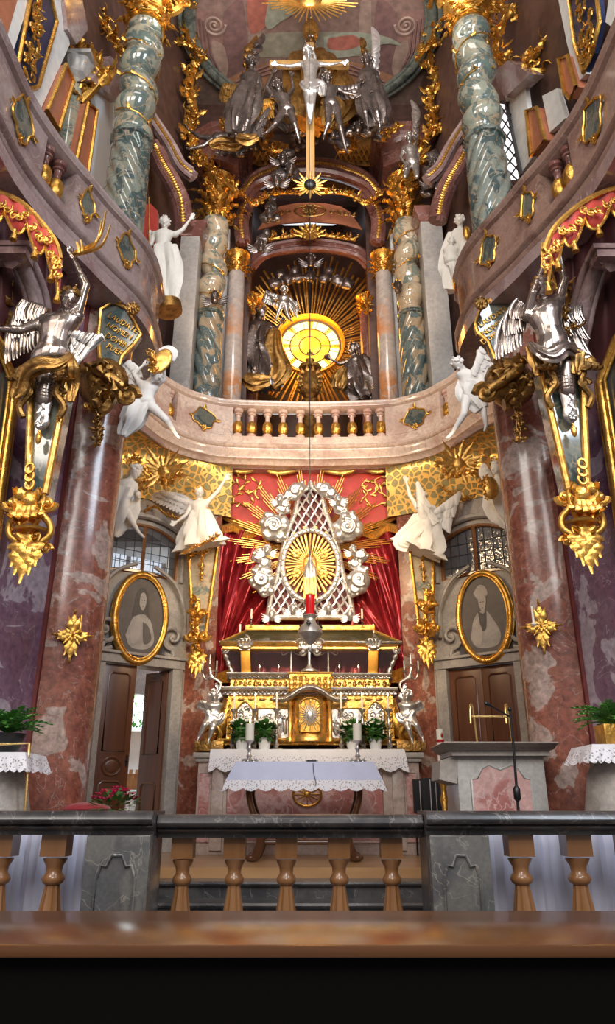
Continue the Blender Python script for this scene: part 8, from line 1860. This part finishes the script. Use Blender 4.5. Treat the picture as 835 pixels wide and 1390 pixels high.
# side consoles with lace cloths, ferns and pots
for s in (-1, 1):
    X = (lambda x: x) if s < 0 else (lambda x: 836-x)
    Yc = 6.6; xc = x_of(X(6), 1040, Yc); zt = z_of(1022 if s < 0 else 1011, Yc-.2)
    t = thing('console_table', 'bulbous grey marble console under a lace cloth ' + SIDE[s], 'console table', (xc, Yc, 0), 'side altar consoles')
    MB().lathe([(.30, 0), (.30, .12), (.20, .2), (.16, .35), (.26, .55), (.31, .72), (.30, .88), (.20, zt-.22), (.16, zt-.14), (.20, zt-.08), (.22, zt-.05)], (xc, Yc, 0), 28).build('pedestal', 'greystone', t); MB().box((xc, Yc, zt-.03), (.46, .42, .05)).build('tabletop', 'greystone', t, bevel=.008)
    o = table_cloth('side_cloth', 'white lace cloth on the marble console ' + SIDE[s], X(-60) if s < 0 else X(32), X(34) if s < 0 else X(-60), 1021 if s < 0 else 1010, X(-62) if s < 0 else X(42), X(40) if s < 0 else X(-62), 1045 if s < 0 else 1033, Yc-.28, .52, 'clothw', .75, .02, 'side altar cloths')
    f = thing('potted_fern', 'feathery green fern in a ' + ('dark basin on the side console by the open doors' if s < 0 else 'gilded box on the side console by the lectern'), 'potted plant', (xc, Yc, zt+.02), 'ferns on the side consoles')
    fx = x_of(X(10), 1000, Yc)
    if s < 0: MB().lathe([(.06, zt+.01), (.10, zt+.03), (.14, zt+.14), (.15, zt+.16), (.12, zt+.15)], (fx, Yc, 0), 20).build('basin', 'black', f)
    else: MB().box((fx+.05, Yc, zt+.09), (.24, .24, .16)).build('gilded_box', 'gold', f, bevel=.01)
    rnd = random.Random(70+s); mb = MB(); base = Vector((fx+(.0 if s < 0 else .05), Yc, zt+.16))
    for k in range(52):
        a = rnd.uniform(0, 2*PI); L = rnd.uniform(.28, .5); d = Vector((math.cos(a), math.sin(a), rnd.uniform(.5, 1.8))).normalized()
        pts = [base+d*L*t_ + Vector((0, 0, -.22*L*t_*t_*2)) for t_ in [i/7 for i in range(8)]]; mb.tube(pts, [.005]*8, 4)
        for i in range(1, 8):
            for sg in (-1, 1):
                w_ = d.cross(Vector((0, 0, 1))).normalized()*sg; l_ = .085*(1-i/9); p = pts[i]; q = (w_+d*.5).normalized(); n_ = (pts[i]-pts[i-1]).normalized()*.014; mb.add([p-n_, p+q*l_*.6-n_*1.1, p+q*l_, p+q*l_*.6+n_*1.1, p+n_], [(0, 1, 2, 3, 4)])
    mb.build('fronds', 'ferng', f)
rl = thing('brass_rail', 'thin brass rail standing beside the side console by the open doors', 'rail', V(40, 1060, 6.4)); MB().tube([V(0, 1010, 6.4), V(40, 1009, 6.4), V(34, 1100, 6.4), V(32, 1180, 6.4)], .012, 8).build('rod', 'brass', rl)
# magenta flowers and red cushion behind the rail
t = thing('potted_flower', 'bushy pot of magenta flowers behind the rail before the open doors', 'potted plant', (x_of(155, 1100, 7.4), 7.4, 0)); fx = t.location.x; zf = z_of(1096, 7.4)
MB().lathe([(.10, zf-.28), (.15, zf-.06), (.16, zf-.04), (.13, zf-.05)], (fx, 7.4, 0), 20).build('pot', 'terra', t); rnd = random.Random(4)
mb = MB()
for k in range(160):
    v = Vector((rnd.gauss(0, 1), rnd.gauss(0, 1), rnd.gauss(0, .7))).normalized(); p = Vector((fx, 7.4, zf))+Vector((v.x*.19, v.y*.15, v.z*.08)); w = v.cross(Vector((0, 0, 1))).normalized() if abs(v.z) < .9 else Vector((1, 0, 0)); mb.add([p, p+v*.04+w*.025, p+v*.09, p+v*.04-w*.025], [(0, 1, 2, 3)])
mb.build('leaves', 'leafg', t); mb = MB()
for k in range(46):
    a = rnd.random()*2*PI; rr = rnd.random()**.5; c = Vector((fx+rr*.20*math.cos(a), 7.4+rr*.15*math.sin(a), zf+.06+.09*(1-rr*rr)+rnd.uniform(-.01, .02)))
    for j in range(5): b_ = j*2*PI/5; mb.leaf(c, (math.cos(b_), math.sin(b_), .3), (0, 0, 1), .035, .016, .4, 1, 5)
mb.build('petals', 'pinkflower', t)
st = thing('plant_stool', 'small dark stool under the pot of magenta flowers', 'stool', (fx, 7.4, 0)); MB().lathe([(.20, zf-.31), (.20, zf-.285)], (fx, 7.4, 0), 20).build('seat', 'darkwood', st)
for k in range(3): a = k*2*PI/3; MB().tube([(fx+.14*math.cos(a), 7.4+.14*math.sin(a), zf-.31), (fx+.19*math.cos(a), 7.4+.19*math.sin(a), 0)], .018, 6).build('leg', 'darkwood', st)
ch = thing('upholstered_stool', 'red velvet stool just visible behind the rail left of the magenta flowers', 'stool', (x_of(116, 1095, 7.8), 7.8, 0)); zc = z_of(1092, 7.8); x = ch.location.x
MB().ell((x, 7.8, zc-.04), (.24, .22, .06), n=20, m=8).build('cushion', 'redvelvet', ch)
for sx in (-1, 1):
    for sy in (-1, 1): MB().tube([(x+sx*.16, 7.8+sy*.14, zc-.07), (x+sx*.18, 7.8+sy*.16, 0)], .02, 6).build('leg', 'darkwood', ch)
